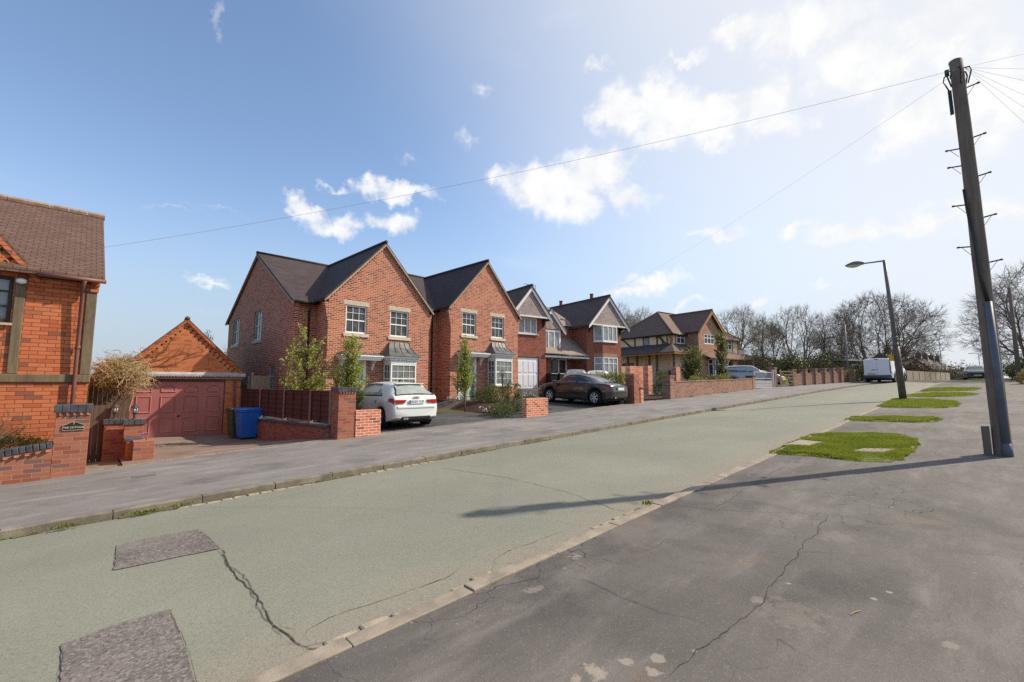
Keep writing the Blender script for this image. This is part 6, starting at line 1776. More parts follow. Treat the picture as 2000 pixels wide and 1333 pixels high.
    bare_tree('pale bare tree between the tile hung and the cream house roofs', (55.5,33.0,1.8), 10.2, (6.2,3.0,3.0,4.0), 1100, 107, M_BARKG, .2)
    bare_tree('slim bare tree just right of the cream house', (58.5,18.3,1.9), 8.0, (4.8,1.3,1.3,3.3), 520, 108, M_BARKG, .14, twig=.014)
    bare_tree('slim bare tree midway between cream house and bayed wall', (61,17.8,1.9), 7.4, (4.4,1.2,1.2,3.0), 460, 109, M_BARKG, .13, twig=.014)
    bare_tree('bare tree in the gap before the great spreading tree', (68,13.0,1.9), 8.6, (5,2.8,2.8,3.6), 700, 110, M_BARKD, .2, 2)
    bare_tree('small bare tree far behind the garage', (7.6,41,1.0), 4.6, (2.9,1.7,1.7,1.7), 420, 111, m_plain('tan_bark', (.24,.18,.11), .95, .2, 2, .1), .1)
    bush('conifer', 'small dark conifer tip behind the garage', 'tree', (6.6,43,1), [((0,0,2.2),(.8,.8,1.4)),((0,0,3.8),(.4,.4,.9)),((0,0,4.6),(.2,.2,.5))], 2200, .12, L_DARK, seed=60)
    bush('tan_bush', 'tan leafed bush showing beside the first brick house and garage', 'bush', (7.7,40,1), [((0,0,1.8),(1.5,1.3,1.5)),((1.2,0,1.5),(1.2,1.2,1.2))], 3500, .14, L_DRY, seed=61)
    # brush and evergreens behind the bayed wall
    k = 0
    for x, y, q, h, m, lab in ((50.5,13.2,1.7,2.9,L_DARK,'dark evergreen bush behind the bayed wall, first from the left'), (54.2,12.2,1.9,2.6,L_BRUSH,'brown winter bush behind the bayed wall, between two dark evergreens'), (57.0,11.6,2.0,3.0,L_DARK,'dark evergreen bush behind the bayed wall, nearest the grey pole'),
        (60.5,12.6,2.4,3.4,L_BRUSH,'brown winter bush beneath the great spreading tree'), (50,16.6,2.0,3.0,L_BRUSH,'brown winter bush right of the garage wing'), (58,16.8,2.6,3.2,L_DARK,'dark evergreen farther back behind the bayed wall'), (55,21.5,2.2,3.6,L_GREENB,'green bush behind the garage wing of the cream house'), (64.5,7.6,2.2,2.4,L_BRUSH,'brown brush behind the parked white van'), (71,6.2,2.4,2.2,L_BRUSH,'brown brush behind the pale concrete fence'), (67,16,3,3,L_BRUSH,'brown thicket at the back of the bare trees'), (46,32,2.5,3.5,L_DARK,'dark evergreen between the two older houses')):
        bush('evergreen_bush' if m is L_DARK else 'winter_bush', lab, 'bush', (x,y,zb(x)), [((0,0,h*.45),(q,q*.8,h*.55)),((q*.7,.2,h*.35),(q*.7,q*.7,h*.45)),((-q*.7,-.1,h*.35),(q*.7,q*.7,h*.4))], 6000, .17, m, 'bushes beyond the bayed wall', seed=70+k, shell=.3, lump=.5); k += 1
    q = random.Random(77); b = MB()
    for i in range(26):
        x = 84+i*6.5; cloud(b, [((x, 14-(i%3)*5 - i*.2, 3.0),(4.5,3.5,q.uniform(1.6,2.8)))], 1500, .26, q, .2, .5)
    for i in range(24):
        x = 30+i*4.5; cloud(b, [((x, 46+(i%4)*3, 3.0),(3.5,3,q.uniform(2.0,4.0)))], 900, .3, q, .3, .5)
    for i in range(14):
        x = 80+i*8; cloud(b, [((x, -14-i*1.2, 2.5),(4.5,3.5,q.uniform(2.2,3.6)))], 500, .5, q, .3, .5)
    o = b.build('distant_woodland', L_BRUSH, fix=False); tag(o, 'distant line of winter trees along the horizon', 'woodland', kind='stuff')
    # weeds, litter
    q = random.Random(23); n = 0
    for (x, y, w, lab) in ((-.12,7.52,.16,'small green weed tuft at the left end of the far kerb'), (.62,7.53,.20,'green weed tuft with litter at the far kerb, right of the first tuft'), (.95,7.55,.12,'small weed in the far kerb joint before the sett line'), (24.0,11.2,.35,'yellow green weeds at the foot of the long front wall, left clump'), (28.6,11.1,.4,'yellow green weeds at the foot of the long front wall, right clump'), (4.9,2.87,.10,'yellowed weed at the near kerb beside the pole shadow')):
        r = thing('weed', lab, 'weed', (x,y,zb(x)-(.06 if y > 7 and y < 9 else -.01)), 0, 'weeds along kerbs and walls'); b = MB()
        for _ in range(int(40+400*w)): leaf(b, V((q.gauss(0,w*.4), q.gauss(0,.02), q.uniform(0,.02))), (rvec(q)+V((0,0,1.0))).normalized(), rvec(q), q.uniform(.02,.055), .4)
        b.build('leaves', L_CONIF, r, fix=False)
    M_DL = m_plain('dead_leaf_brown', (.30,.16,.05), .8, .3, 20, .2)
    for (x, y, lab) in ((1.43,1.93,'curled brown dead leaf on the near pavement'), (1.32,1.94,'broken brown dead leaf left of the curled one')):
        r = thing('dead_leaf', lab, 'dead leaf', (x,y,zb(x)+.004), 0); b = MB()
        for _ in range(10): leaf(b, V((q.uniform(-.025,.025), q.uniform(-.02,.02), q.uniform(.003,.02))), rvec(q), rvec(q), q.uniform(.02,.045), .6)
        b.build('leaf_blade', M_DL, r, fix=False)
    b = MB(); b.tube([(3.66,.71,zb(3.66)+.005),(3.70,.70,zb(3.7)+.008),(3.76,.675,zb(3.76)+.005)], [.003,.004,.002], 6); tag(b.build('stick', m_plain('pale_stick', (.36,.25,.12), .8)), 'short pale stick lying on the near cracked pavement', 'stick')
GR = [
 [(9.2,2.84),(9.35,2.2),(9.3,1.55),(9.5,1.18),(10.1,1.10),(10.5,1.05),(11.2,1.02),(11.9,1.05),(12.5,1.12),(12.95,1.35),(12.95,1.9),(12.6,2.4),(12.2,2.86),(11.2,2.84),(10.2,2.86)],
 [(15.5,2.85),(15.7,2.4),(15.9,1.6),(16.3,1.05),(17.1,.95),(17.5,1.2),(17.3,1.9),(17.0,2.5),(16.7,2.85)],
 [(20.9,2.85),(20.8,2.0),(21.1,1.2),(22.0,.82),(23.6,.75),(24.9,1.0),(25.6,1.7),(25.6,2.4),(25.2,2.88),(23,2.86)],
 [(27.2,2.72),(27.3,1.8),(28.2,.8),(30.2,.35),(31.2,.7),(30.9,1.6),(30.2,2.3),(29.2,2.65)],
 [(32.4,2.5),(32.8,1.4),(34,.5),(36.2,.3),(37.2,.8),(37,1.6),(36,2.3),(34.5,2.5)]]
# ---------------------------------------------------------------- vehicles
def m_paint(name, col, rough=.22, coat=.6, flake=0.0):
    m, t, b = new_mat(name); o = texco(t, 'Object')
    n = t.noise(o, 2.0, 3); d = t.noise(o, 14, 4)
    c = t.mix(t.ramp(n, .35, .7)*.10, col, [q*.75 for q in col]); c = t.mix(t.ramp(d, .6, .8)*.06, c, (.3,.26,.2))
    setb(t, b, 'Base Color', c); setb(t, b, 'Roughness', t.ramp(d, .3, .8, rough, rough+.1)); b.inputs['Coat Weight'].default_value = coat; b.inputs['Coat Roughness'].default_value = .05
    b.inputs['Metallic'].default_value = flake; return m
M_TYRE = m_plain('tyre_rubber', (.020,.019,.018), .85, .3, 20, .2)
M_ALLOY = m_plain('alloy_wheel', (.62,.63,.65), .35, .08, 9, .5, .35)
M_CARGLASS = m_glass('car_glass', (.09,.10,.10), (.19,.20,.195), rough=.03)
M_CARGLASSL = m_glass('pale_car_glass', (.26,.29,.27), (.36,.39,.36), rough=.04)
M_RED = m_plain('tail_light_red', (.33,.012,.012), .15, .25, 14, .6)
M_HEAD = m_plain('headlight_glass', (.45,.47,.50), .1, .2, 14, .7)
M_PLATEW = m_plain('white_number_plate', (.72,.74,.74), .4, .03, 6, .4)
M_PLATEY = m_plain('yellow_number_plate', (.55,.36,.05), .45, .05, 6, .4)
M_PLB = m_plain('plate_blue', (.02,.07,.42), .4)
M_CHROME = m_plain('chrome_trim', (.55,.55,.55), .15, .05, 6, .5, 1.0)
M_UNDER = m_plain('underbody_black', (.012,.012,.012), .8)

class CarBody:
    def __init__(s, sp): s.__dict__.update(sp)
    def sec(s, x):
        w = crom(s.w, x); zt = crom(s.top, x); zbt = min(crom(s.belt, x), zt-.012); wr = crom(s.wr, x)
        z0 = interp(s.sill, x)
        za = z0
        for xc in s.axles:
            d = abs(x-xc)
            if d < s.arch: za = max(za, s.rw - .0 + math.sqrt(max(0, s.arch**2-d*d)))
        za = min(za, zbt-.06)
        g = max(0, min(1, (zt-zbt)/.22)); zr = zt - lerp(.012, .075, g)
        wre = lerp(w-.10, min(wr, w-.05), g)
        zb_ = zbt
        if zr < zb_+.002: zr = zb_+.002
        return [(0,za),(w-.14,za),(w-.035,za+.015),(w-.004,lerp(za,zb_,.40)),(w-.008,lerp(za,zb_,.72)),(w-.05,zb_),(wre,zr),(wre*.62,lerp(zr,zt,.75)),(0,zt)]
    # v: 0 sill edge .. see sec indices
    def P(s, x, v, side=1):
        q = s.sec(x); i = max(0, min(len(q)-2, int(v))); f = v-i
        return V((x, side*lerp(q[i][0],q[i+1][0],f), lerp(q[i][1],q[i+1][1],f)))
    def N(s, x, v, side=1):
        e = .02; a = s.P(min(s.L,x+e),v,side)-s.P(max(0,x-e),v,side); i = int(min(v, 7.999)); b = s.P(x,min(i+.98,8),side)-s.P(x,i+.02,side)
        n = b.cross(a)*side
        if n.length < 1e-6: return V((0,side,0))
        return n.normalized()
    def mesh(s, parent, mat):
        xs = set()
        n = 90
        for i in range(n+1): xs.add(round(s.L*i/n, 4))
        for x in (.01,.02,.035,.06,.09,.12): xs.add(x); xs.add(round(s.L-x,4))
        for xc in s.axles:
            for k in (-1,1):
                for d in (0.0,.01,.03,.06): xs.add(round(xc+k*(s.arch-d),4))
        xs = sorted(x for x in xs if 0 <= x <= s.L); mb = MB()
        # resample each section so that shading is smooth
        rows = []
        for x in xs:
            q = s.sec(x); pts = []
            for side in (1,):
                pts = [q[0], q[1], q[2]]
                for i in range(2, 8):
                    for k in (1,2,3):
                        f = k/3; p0, p1, p2, p3 = q[max(i-1,2)], q[i], q[i+1], q[min(i+2,8)]
                        t2, t3 = f*f, f*f*f; sm = .35
                        c = [(p1[d]*(2*t3-3*t2+1) + p2[d]*(3*t2-2*t3) + (p2[d]-p0[d])*sm*(t3-2*t2+f) + (p3[d]-p1[d])*sm*(t3-t2)) for d in (0,1)]
                        pts.append((max(0,c[0]), c[1]))
            pts[-1] = (0, q[8][1])
            full = pts + [(-a,b) for a,b in pts[-2:0:-1]]
            rows.append(full)
        m = len(rows[0])
        mb.v = [(x,a,b) for x, rr in zip(xs, rows) for a,b in rr]
        for i in range(len(xs)-1):
            for j in range(m):
                a = i*m+j; b = i*m+(j+1)%m; mb.f.append([a,b,b+m,a+m]); mb.m.append(0)
        mb.f.append(list(range(m))[::-1]); mb.m.append(0); mb.f.append([(len(xs)-1)*m+j for j in range(m)]); mb.m.append(0)
        o = mb.build('body', mat, parent, smooth=True); md = o.modifiers.new('edge', 'EDGE_SPLIT'); md.split_angle = R(38); return o
    def patch(s, name, mat, parent, fn, nu=10, nv=6, off=.006, sides=(1,), smooth=True):
        mb = MB()
        for side in sides:
            b = len(mb.v)
            for i in range(nu+1):
                for j in range(nv+1):
                    x, v = fn(i/nu, j/nv); p = s.P(x,v,side) + s.N(x,v,side)*off; mb.v.append(tuple(p))
            for i in range(nu):
                for j in range(nv):
                    a = b+i*(nv+1)+j; mb.f.append([a,a+nv+1,a+nv+2,a+1]); mb.m.append(0)
        return mb.build(name, mat, parent, smooth=smooth)
    def across(s, name, mat, parent, x0, x1, v0=6.15, nu=12, nv=10, off=.006, taper=0.0):
        """pane running right across the car between two stations"""
        mb = MB()
        for i in range(nu+1):
            x = lerp(x0, x1, i/nu); row = []
            va = v0 + taper*(1-i/nu)
            for j in range(nv+1):
                u = 2*j/nv-1; side = 1 if u <= 0 else -1; v = lerp(8, va, abs(u)); p = s.P(x, v, side) + s.N(x, min(v,7.9), side)*off; row.append(tuple(p))
            mb.v += row
        for i in range(nu):
            for j in range(nv): a = i*(nv+1)+j; mb.f.append([a,a+1,a+nv+2,a+nv+1]); mb.m.append(0)
        return mb.build(name, mat, parent, smooth=True)

def wheel(parent, x, y, r, side, spokes=5, alloy=None, twin=True):
    w = .205; t = MB()
    t.lathe([(r*.66,-w/2+.01),(r*.72,-w/2),(r*.93,-w/2+.004),(r,-w/2+.03),(r,w/2-.03),(r*.93,w/2-.004),(r*.72,w/2),(r*.66,w/2-.01)], 32, (x,y,r), 'y', cap=False)
    o = t.build('wheel', M_TYRE, parent, smooth=True); md = o.modifiers.new('e','EDGE_SPLIT'); md.split_angle = R(35)
    yo = y + side*(w/2-.012); m = MB(); s = -side
    def ring(r0, r1, d):
        n = 32; b = len(m.v)
        for rr, dy in ((r1,0),(r0,0),(r0,d),(r1,d)):
            for j in range(n): a = 2*math.pi*j/n; m.v.append((x+rr*math.cos(a), yo+s*dy, r+rr*math.sin(a)))
        for k in range(4):
            for j in range(n): m.f.append([b+k*n+j, b+k*n+(j+1)%n, b+((k+1)%4)*n+(j+1)%n, b+((k+1)%4)*n+j]); m.m.append(0)
    ring(r*.62, r*.70, .05); ring(.02, r*.17, .04)
    for i in range(spokes):
        for dd in ((-.14,.14) if twin else (0,)):
            a0 = 2*math.pi*i/spokes + math.pi/2 + dd*.4; a1 = 2*math.pi*i/spokes + math.pi/2 + dd*1.1
            m.bar((x+r*.14*math.cos(a0), yo+s*.02, r+r*.14*math.sin(a0)), (x+r*.65*math.cos(a1), yo+s*.012, r+r*.65*math.sin(a1)), r*.085 if twin else r*.13, .025, up=(0,1,0))
    m.build('rim', alloy or M_ALLOY, o)
    d = MB(); d.lathe([(r*.64,0),(r*.64,.01)], 24, (x,yo+s*.085,r), 'y'); d.build('brake_disc', M_UNDER, o)
    return o
def wheels(parent, sp, **k):
    for xc in sp['axles']:
        for side in (1,-1): wheel(parent, xc, side*(sp['track']-.1), sp['rw'], side, **k)
    u = MB(); u.box(.25,-sp['track']+.22,.17,sp['L']-.25,sp['track']-.22,.42); u.build('underbody', M_UNDER, parent)

HATCH = dict(L=3.95, rw=.305, arch=.355, axles=(.72,3.19), track=.86,
  top=[(0,.60),(.015,.78),(.04,.93),(.09,1.01),(.30,1.19),(.50,1.335),(.62,1.375),(1.0,1.405),(1.5,1.42),(1.95,1.395),(2.2,1.33),(2.95,.985),(3.3,.93),(3.65,.83),(3.86,.69),(3.95,.52)],
  belt=[(0,.575),(.015,.74),(.04,.86),(.09,.94),(.3,.965),(.5,.96),(1.5,.935),(2.6,.90),(2.95,.88),(3.3,.85),(3.65,.76),(3.86,.63),(3.95,.47)],
  sill=[(0,.34),(.06,.30),(.3,.22),(.4,.2),(3.5,.19),(3.95,.24)],
  w=[(0,.70),(.03,.755),(.1,.80),(.3,.845),(.6,.868),(1.2,.87),(2.9,.87),(3.4,.855),(3.7,.79),(3.88,.67),(3.95,.55)],
  wr=[(0,.62),(.09,.66),(.3,.60),(.5,.555),(1.5,.585),(2.0,.57),(2.3,.60),(2.95,.70),(3.3,.70),(3.95,.4)])
COUPE = dict(L=4.62, rw=.325, arch=.375, axles=(.80,3.49), track=.90,
  top=[(0,.60),(.02,.76),(.06,.87),(.14,.935),(.35,.98),(.6,1.03),(1.1,1.205),(1.6,1.345),(2.05,1.40),(2.4,1.385),(2.7,1.31),(3.35,1.005),(3.8,.93),(4.25,.80),(4.5,.66),(4.62,.48)],
  belt=[(0,.58),(.02,.74),(.06,.80),(.14,.875),(.35,.92),(1.0,.93),(2.0,.915),(3.0,.90),(3.35,.89),(3.8,.85),(4.25,.73),(4.5,.60),(4.62,.43)],
  sill=[(0,.36),(.08,.30),(.35,.22),(.5,.2),(4.1,.19),(4.62,.25)],
  w=[(0,.58),(.03,.66),(.1,.73),(.3,.81),(.7,.875),(1.3,.90),(3.2,.90),(3.8,.885),(4.2,.82),(4.5,.68),(4.62,.5)],
  wr=[(0,.6),(.3,.64),(.6,.60),(1.2,.56),(2.0,.58),(2.4,.58),(2.7,.62),(3.35,.72),(3.8,.70),(4.62,.4)])
SALOON = dict(HATCH); 
SALOON = dict(L=4.5, rw=.32, arch=.37, axles=(.85,3.55), track=.88,
  top=[(0,.62),(.02,.84),(.06,.96),(.14,1.02),(.4,1.08),(.75,1.28),(1.2,1.41),(1.8,1.46),(2.3,1.43),(2.6,1.36),(3.3,1.02),(3.8,.95),(4.2,.83),(4.4,.68),(4.5,.5)],
  belt=[(0,.58),(.02,.78),(.06,.88),(.14,.95),(.4,.98),(1.5,.95),(3.0,.92),(3.3,.91),(3.8,.87),(4.2,.76),(4.4,.62),(4.5,.45)],
  sill=[(0,.34),(.08,.28),(.35,.22),(4.0,.2),(4.5,.24)],
  w=[(0,.64),(.03,.72),(.1,.78),(.3,.84),(.7,.88),(3.3,.885),(3.8,.87),(4.15,.80),(4.4,.68),(4.5,.52)],
  wr=[(0,.6),(.4,.62),(.8,.57),(1.8,.59),(2.3,.58),(2.6,.62),(3.3,.72),(3.8,.7),(4.5,.4)])
SUV = dict(L=4.6, rw=.37, arch=.42, axles=(.90,3.60), track=.92,
  top=[(0,.75),(.02,1.0),(.06,1.12),(.12,1.22),(.35,1.58),(.55,1.70),(1.2,1.76),(2.1,1.77),(2.5,1.70),(3.25,1.20),(3.8,1.12),(4.3,1.0),(4.5,.85),(4.6,.6)],
  belt=[(0,.70),(.02,.94),(.06,1.04),(.12,1.10),(.4,1.13),(2,1.10),(3.2,1.08),(3.8,1.02),(4.3,.92),(4.5,.78),(4.6,.55)],
  sill=[(0,.5),(.1,.42),(.4,.36),(4.2,.34),(4.6,.4)],
  w=[(0,.76),(.05,.83),(.2,.88),(.6,.92),(3.6,.92),(4.1,.89),(4.4,.8),(4.6,.62)],
  wr=[(0,.7),(.3,.70),(.6,.68),(2.1,.68),(2.5,.68),(3.2,.78),(4.6,.5)])

def car(label, loc, rz, sp, paint, glass=M_CARGLASS, pitch=0.0, name='parked_car', sidewin=((1.0,1.95),(2.05,2.75)), rear=(.12,.5), front=(2.1,2.95), group=None, alloy=None, spokes=5):
    r = thing(name, label, 'car', loc, 0, group); r.rotation_euler = (0, pitch, rz)
    b = CarBody(sp); b.mesh(r, paint)
    wheels(r, sp, spokes=spokes, alloy=alloy)
    return r, b

def build_vehicles():
    # ---- white hatchback, seen from behind
    white = m_paint('white_car_paint', (.66,.70,.67), .2)
    r, b = car('small white hatchback parked nose in before the first brick house', (7.30,12.05,.265), R(90), HATCH, white, spokes=5, pitch=-.012)
    def sw(x0b, x0t, x1b, x1t, va=5.12, vb=5.92): return lambda u, v: (lerp(lerp(x0b,x1b,u), lerp(x0t,x1t,u), v), lerp(va, vb, v))
    trim = m_plain('black_window_trim', (.015,.015,.015), .4)
    for side in (1,-1):
        b.patch('window_trim', trim, r, sw(.66,1.10,2.86,2.20,5.03,6.0), 16, 5, .004, (side,))
        b.patch('quarter_window', M_CARGLASSL, r, sw(.76,1.12,1.34,1.44), 8, 5, .008, (side,))
        b.patch('door_window', M_CARGLASSL, r, sw(1.42,1.52,2.74,2.14), 12, 5, .008, (side,))
    b.across('rear_window_trim', trim, r, .098, .47, 6.05, off=.008)
    b.across('rear_window', M_CARGLASSL, r, .125, .44, 6.28, off=.014)
    b.across('windscreen', M_CARGLASS, r, 2.16, 2.92, 6.1, off=.006)
    for side in (1,-1):
        o = b.patch('tail_light', M_RED, r, lambda u, v: (lerp(.035,.27,u), lerp(lerp(4.12,4.25,u),lerp(4.92,4.7,u),v)), 10, 4, .008, (side,))
    lm = MB()
    for side in (1,-1):                                             # inner part of each light on the tailgate
        y0, y1 = side*.40, side*.72
        lm.add([(-.004,y0,.80),(-.012,y0+side*.05,.74),(.02,y1,.74),(.02,y1,.865),(-.002,y0-side*.02,.865)], [(0,1,2,3,4)])
    for side in (1,-1): pass
    def box_part(nm, x0,y0,z0,x1,y1,z1, m, bev=.004, par=r):
        q = MB(); q.box(x0,y0,z0,x1,y1,z1); return q.build(nm, m, par, bev=bev)
    for side in (1,-1):
        q = MB(); y0, y1 = side*.36, side*.70
        q.add([(-.012,y0,.855),(-.012,y0+side*.06,.775),(-.0,y1,.745),(-.0,y1,.875),(-.012,y0+side*.02,.868)] + [(.08,y0,.855),(.08,y0+side*.06,.775),(.08,y1,.745),(.08,y1,.875),(.08,y0+side*.02,.868)], [(0,1,2,3,4),(0,1,6,5),(1,2,7,6),(2,3,8,7),(3,4,9,8),(4,0,5,9)])
        q.build('tail_light', M_RED, r)
    box_part('bumper_shelf', -.018,-.66,.60,.05,.66,.70, white, .03)
    box_part('rear_diffuser', -.012,-.50,.285,.10,.50,.375, M_UNDER, .02)
    pl = box_part('number_plate', -.022,-.26,.752,.0,.26,.865, M_PLATEW, .003)
    q = MB(); q.box(-.0235,.215,.754,-.0215,.26,.863); q.build('plate_band', M_PLB, pl)
    text_mesh('BO01 YUP', .098, M_BLACK, pl, 'lettering', (-.0228,-.02,.808), (R(90),0,R(-90)), .001, bold=.001)
    e = MB()
    for k in range(4):                                              # four interlocking rings
        cy = .085-.0565*k; pts = [(.002 - .0*math.cos(2*math.pi*i/20), cy+.036*math.cos(2*math.pi*i/20), .945+.034*math.sin(2*math.pi*i/20)) for i in range(21)]
        e.tube([(p[0]+.028+.0*i, p[1], p[2]) for i, p in enumerate(pts)], .0065, 6)
    em = e.build('ring_emblem', m_plain('dark_chrome', (.10,.10,.105), .25, .05, 6, .5, .8), r, smooth=True); em.location = (-.012,0,0)
    q = MB()
    for y in (.335,.42): q.lathe([(.040,-.045),(.040,.08)], 14, (0,y,.315), 'x'); q.lathe([(.030,-.047),(.030,-.04)], 14, (0,y,.315), 'x')
    q.build('exhaust_tip', M_CHROME, r, smooth=False)
    q = MB(); q.prism([(1.05,1.395),(1.16,1.405),(1.05,1.50)], 'y', -.012, .012); q.build('roof_aerial', M_BLACK, r)
    q = MB(); q.bar((.085,-.30,1.045),(.10,.06,1.055), .018, .015); q.build('rear_wiper', M_BLACK, r)
    box_part('spoiler', .42,-.50,1.335,.56,.50,1.362, white, .015)
    q = MB(); q.lathe([(.055,-.003),(.055,.004)], 18, (.98,.875,.80), 'y'); q.build('fuel_flap', m_plain('flap_shadow', (.35,.37,.36), .3), r)
    for side in (1,-1):
        q = MB(); q.ball((2.72,side*.97,.98), (.075,.10,.065), 10, 8); q.build('door_mirror', white, r, smooth=True)
    # ---- dark coupe
    dark = m_paint('black_car_paint', (.012,.013,.017), .14, 1.0)
    r2, b2 = car('dark coupe with sloping tail parked nose in, seen from its left side', (17.35,11.36,.665), R(90), COUPE, dark, spokes=6, pitch=-.025)
    for side in (1,-1):
        b2.patch('window_trim', trim, r2, sw(.86,1.30,3.24,2.62,5.03,6.0), 18, 5, .004, (side,))
        b2.patch('quarter_window', M_CARGLASS, r2, sw(.98,1.36,1.78,1.84), 8, 5, .008, (side,))
        b2.patch('door_window', M_CARGLASS, r2, sw(1.92,1.98,3.12,2.58), 12, 5, .008, (side,))
        b2.patch('tail_light', M_RED, r2, lambda u, v: (lerp(.02,.62,u), lerp(lerp(4.0,4.45,u),lerp(4.75,4.6,u),v)), 12, 4, .008, (side,))
        q = MB(); q.ball((3.10,side*1.0,1.0), (.08,.10,.065), 10, 8); q.build('door_mirror', dark, r2, smooth=True)
    b2.across('rear_window', M_CARGLASS, r2, .52, 1.42, 6.2); b2.across('windscreen', M_CARGLASS, r2, 2.56, 3.32, 6.1)
    pl = MB(); pl.box(-.022,-.26,.66,.0,.26,.775); p2 = pl.build('number_plate', M_PLATEW, r2, bev=.003); q = MB(); q.box(-.0235,.215,.662,-.0215,.26,.773); q.build('plate_band', M_PLB, p2)
    q = MB(); q.box(-.015,-.60,.56,.06,.60,.64); q.build('bumper_shelf', dark, r2, bev=.03); q = MB(); q.box(-.01,-.52,.30,.1,.52,.42); q.build('rear_diffuser', M_UNDER, r2, bev=.02)
    q = MB(); q.lathe([(.045,-.03),(.045,.1)], 12, (0,.42,.33), 'x'); q.build('exhaust_tip', M_CHROME, r2)
    # ---- two cars showing their roofs behind the coupe
    for (lab, loc, rz, col, gl) in (('dark grey car whose silver roof edge shows behind the coupe', (23.8,19.1,1.13), R(220), (.30,.32,.35), M_CARGLASS), ('white car whose roof shows between the coupe and the hedge', (22.6,16.4,.98), R(216), (.70,.72,.72), M_CARGLASSL)):
        r, b = car(lab, loc, rz, HATCH, m_paint('paint_' + lab.split()[0], col), group='cars behind the coupe')
        for side in (1,-1): b.patch('side_window', gl, r, sw(.72,1.0,2.76,2.16), 14, 5, .008, (side,))
        b.across('rear_window', gl, r, .12, .45, 6.2); b.across('windscreen', gl, r, 2.16, 2.92, 6.1)
        for side in (1,-1): b.patch('tail_light', M_RED, r, lambda u, v: (lerp(.012,.30,u), lerp(4.0,4.7,v)), 6, 3, .008, (side,))
    # ---- silver four by four behind the grey gate
    r, b = car('silver grey four by four behind the pale grey gate', (38.8,15.6,1.38), R(-62), SUV, m_paint('silver_paint', (.40,.41,.42), .25, .5, .3))
    for side in (1,-1):
        b.patch('side_window', M_CARGLASS, r, sw(.5,.62,2.0,1.98), 12, 5, .008, (side,)); b.patch('door_window', M_CARGLASS, r, sw(2.1,2.08,3.1,2.52), 8, 5, .008, (side,))
    b.across('windscreen', M_CARGLASSL, r, 2.5, 3.2, 6.1); b.across('rear_window', M_CARGLASS, r, .13, .4, 6.2)
    for side in (1,-1): b.patch('headlight', M_HEAD, r, lambda u, v: (lerp(4.0,4.42,u), lerp(4.2,4.85,v)), 6, 3, .008, (side,))
    # ---- yellow car behind the five bar gate
    r, b = car('yellow car behind the wooden five bar gate, facing the street', (43.6,15.6,1.42), R(-106), HATCH, m_paint('yellow_paint', (.62,.47,.04), .25))
    for side in (1,-1): b.patch('side_window', M_CARGLASS, r, sw(.72,1.0,2.76,2.16), 12, 5, .008, (side,)); b.patch('headlight', M_HEAD, r, lambda u, v: (lerp(3.45,3.8,u), lerp(4.1,4.85,v)), 6, 3, .008, (side,))
    b.across('windscreen', M_CARGLASSL, r, 2.16, 2.92, 6.1); q = MB(); q.box(3.93,-.45,.36,3.965,.45,.52); q.build('grille', M_BLACK, r)
    # ---- dark blue saloon facing down the road
    navy = m_paint('navy_paint', (.016,.022,.04), .3, .35)
    r, b = car('dark blue saloon car facing down the hill on the right verge', (66.6,.95,1.99), R(184), SALOON, navy)
    for side in (1,-1): b.patch('side_window', M_CARGLASS, r, sw(.8,1.1,3.1,2.6), 14, 5, .008, (side,)); b.patch('headlight', M_HEAD, r, lambda u, v: (lerp(3.95,4.34,u), lerp(4.1,4.8,v)), 8, 3, .010, (side,)); q = MB(); q.ball((3.05,side*1.0,1.02), (.07,.11,.07), 8, 6); q.build('door_mirror', navy, r, smooth=True)
    b.across('windscreen', m_glass('bright_windscreen', (.07,.10,.11), (.13,.18,.19), rough=.03), r, 2.52, 3.24, 6.1)
    q = MB(); q.box(4.47,-.46,.50,4.51,.46,.66); q.build('grille', M_BLACK, r, bev=.02); q = MB(); q.box(4.50,-.26,.40,4.525,.26,.50); q.build('number_plate', M_PLATEW, r)
    # ---- white panel van
    vw = m_paint('white_van_paint', (.72,.74,.78), .3, .3)
    r = thing('panel_van', 'white panel van parked half on the far pavement, rear doors towards us', 'van', (46.6,6.15,1.71)); r.rotation_euler = (0, -.03, R(-6))
    VAN = dict(L=4.85, rw=.34, arch=.40, axles=(.95,4.0), track=.95,
      top=[(0,1.86),(.03,1.93),(.10,1.965),(.6,1.975),(2.6,1.97),(3.1,1.90),(3.4,1.72),(4.0,1.22),(4.4,1.12),(4.7,.95),(4.85,.6)],
      belt=[(0,1.10),(1,1.10),(3.2,1.10),(4.0,1.08),(4.4,1.0),(4.7,.82),(4.85,.55)], sill=[(0,.40),(.1,.38),(.4,.34),(4.5,.3),(4.85,.34)],
      w=[(0,.90),(.05,.93),(.2,.95),(3.9,.95),(4.4,.90),(4.7,.78),(4.85,.6)], wr=[(0,.80),(.2,.83),(3.0,.82),(3.4,.80),(4.0,.85),(4.85,.5)])
    b = CarBody(VAN); b.mesh(r, vw); wheels(r, VAN, alloy=m_plain('steel_wheel', (.2,.2,.2), .5), spokes=6, twin=False)
    def part(nm, m, *bx, bev=0):
        q = MB()
        for c in bx: q.box(*c)
        return q.build(nm, m, r, bev=bev)
    seam = m_plain('van_seam_grey', (.20,.20,.22), .5)
    part('rear_door', vw, (-.03,-.86,.62,.02,-.004,1.84), bev=.02); part('rear_door', vw, (-.03,.004,.62,.02,.86,1.84), bev=.02)
    for s in (-1,1):
        part('tail_light', M_RED, (-.035,s*.87-.045,1.0,.06,s*.87+.045,1.36), bev=.01); part('light_surround', trim, (-.030,s*.89-.03,.72,.04,s*.89+.03,1.0), (-.03,s*.87-.03,1.362,.04,s*.87+.03,1.80), bev=.01)
    part('rear_bumper', m_plain('van_bumper_grey', (.07,.075,.09), .6), (-.09,-.93,.40,.05,.93,.60), bev=.03)
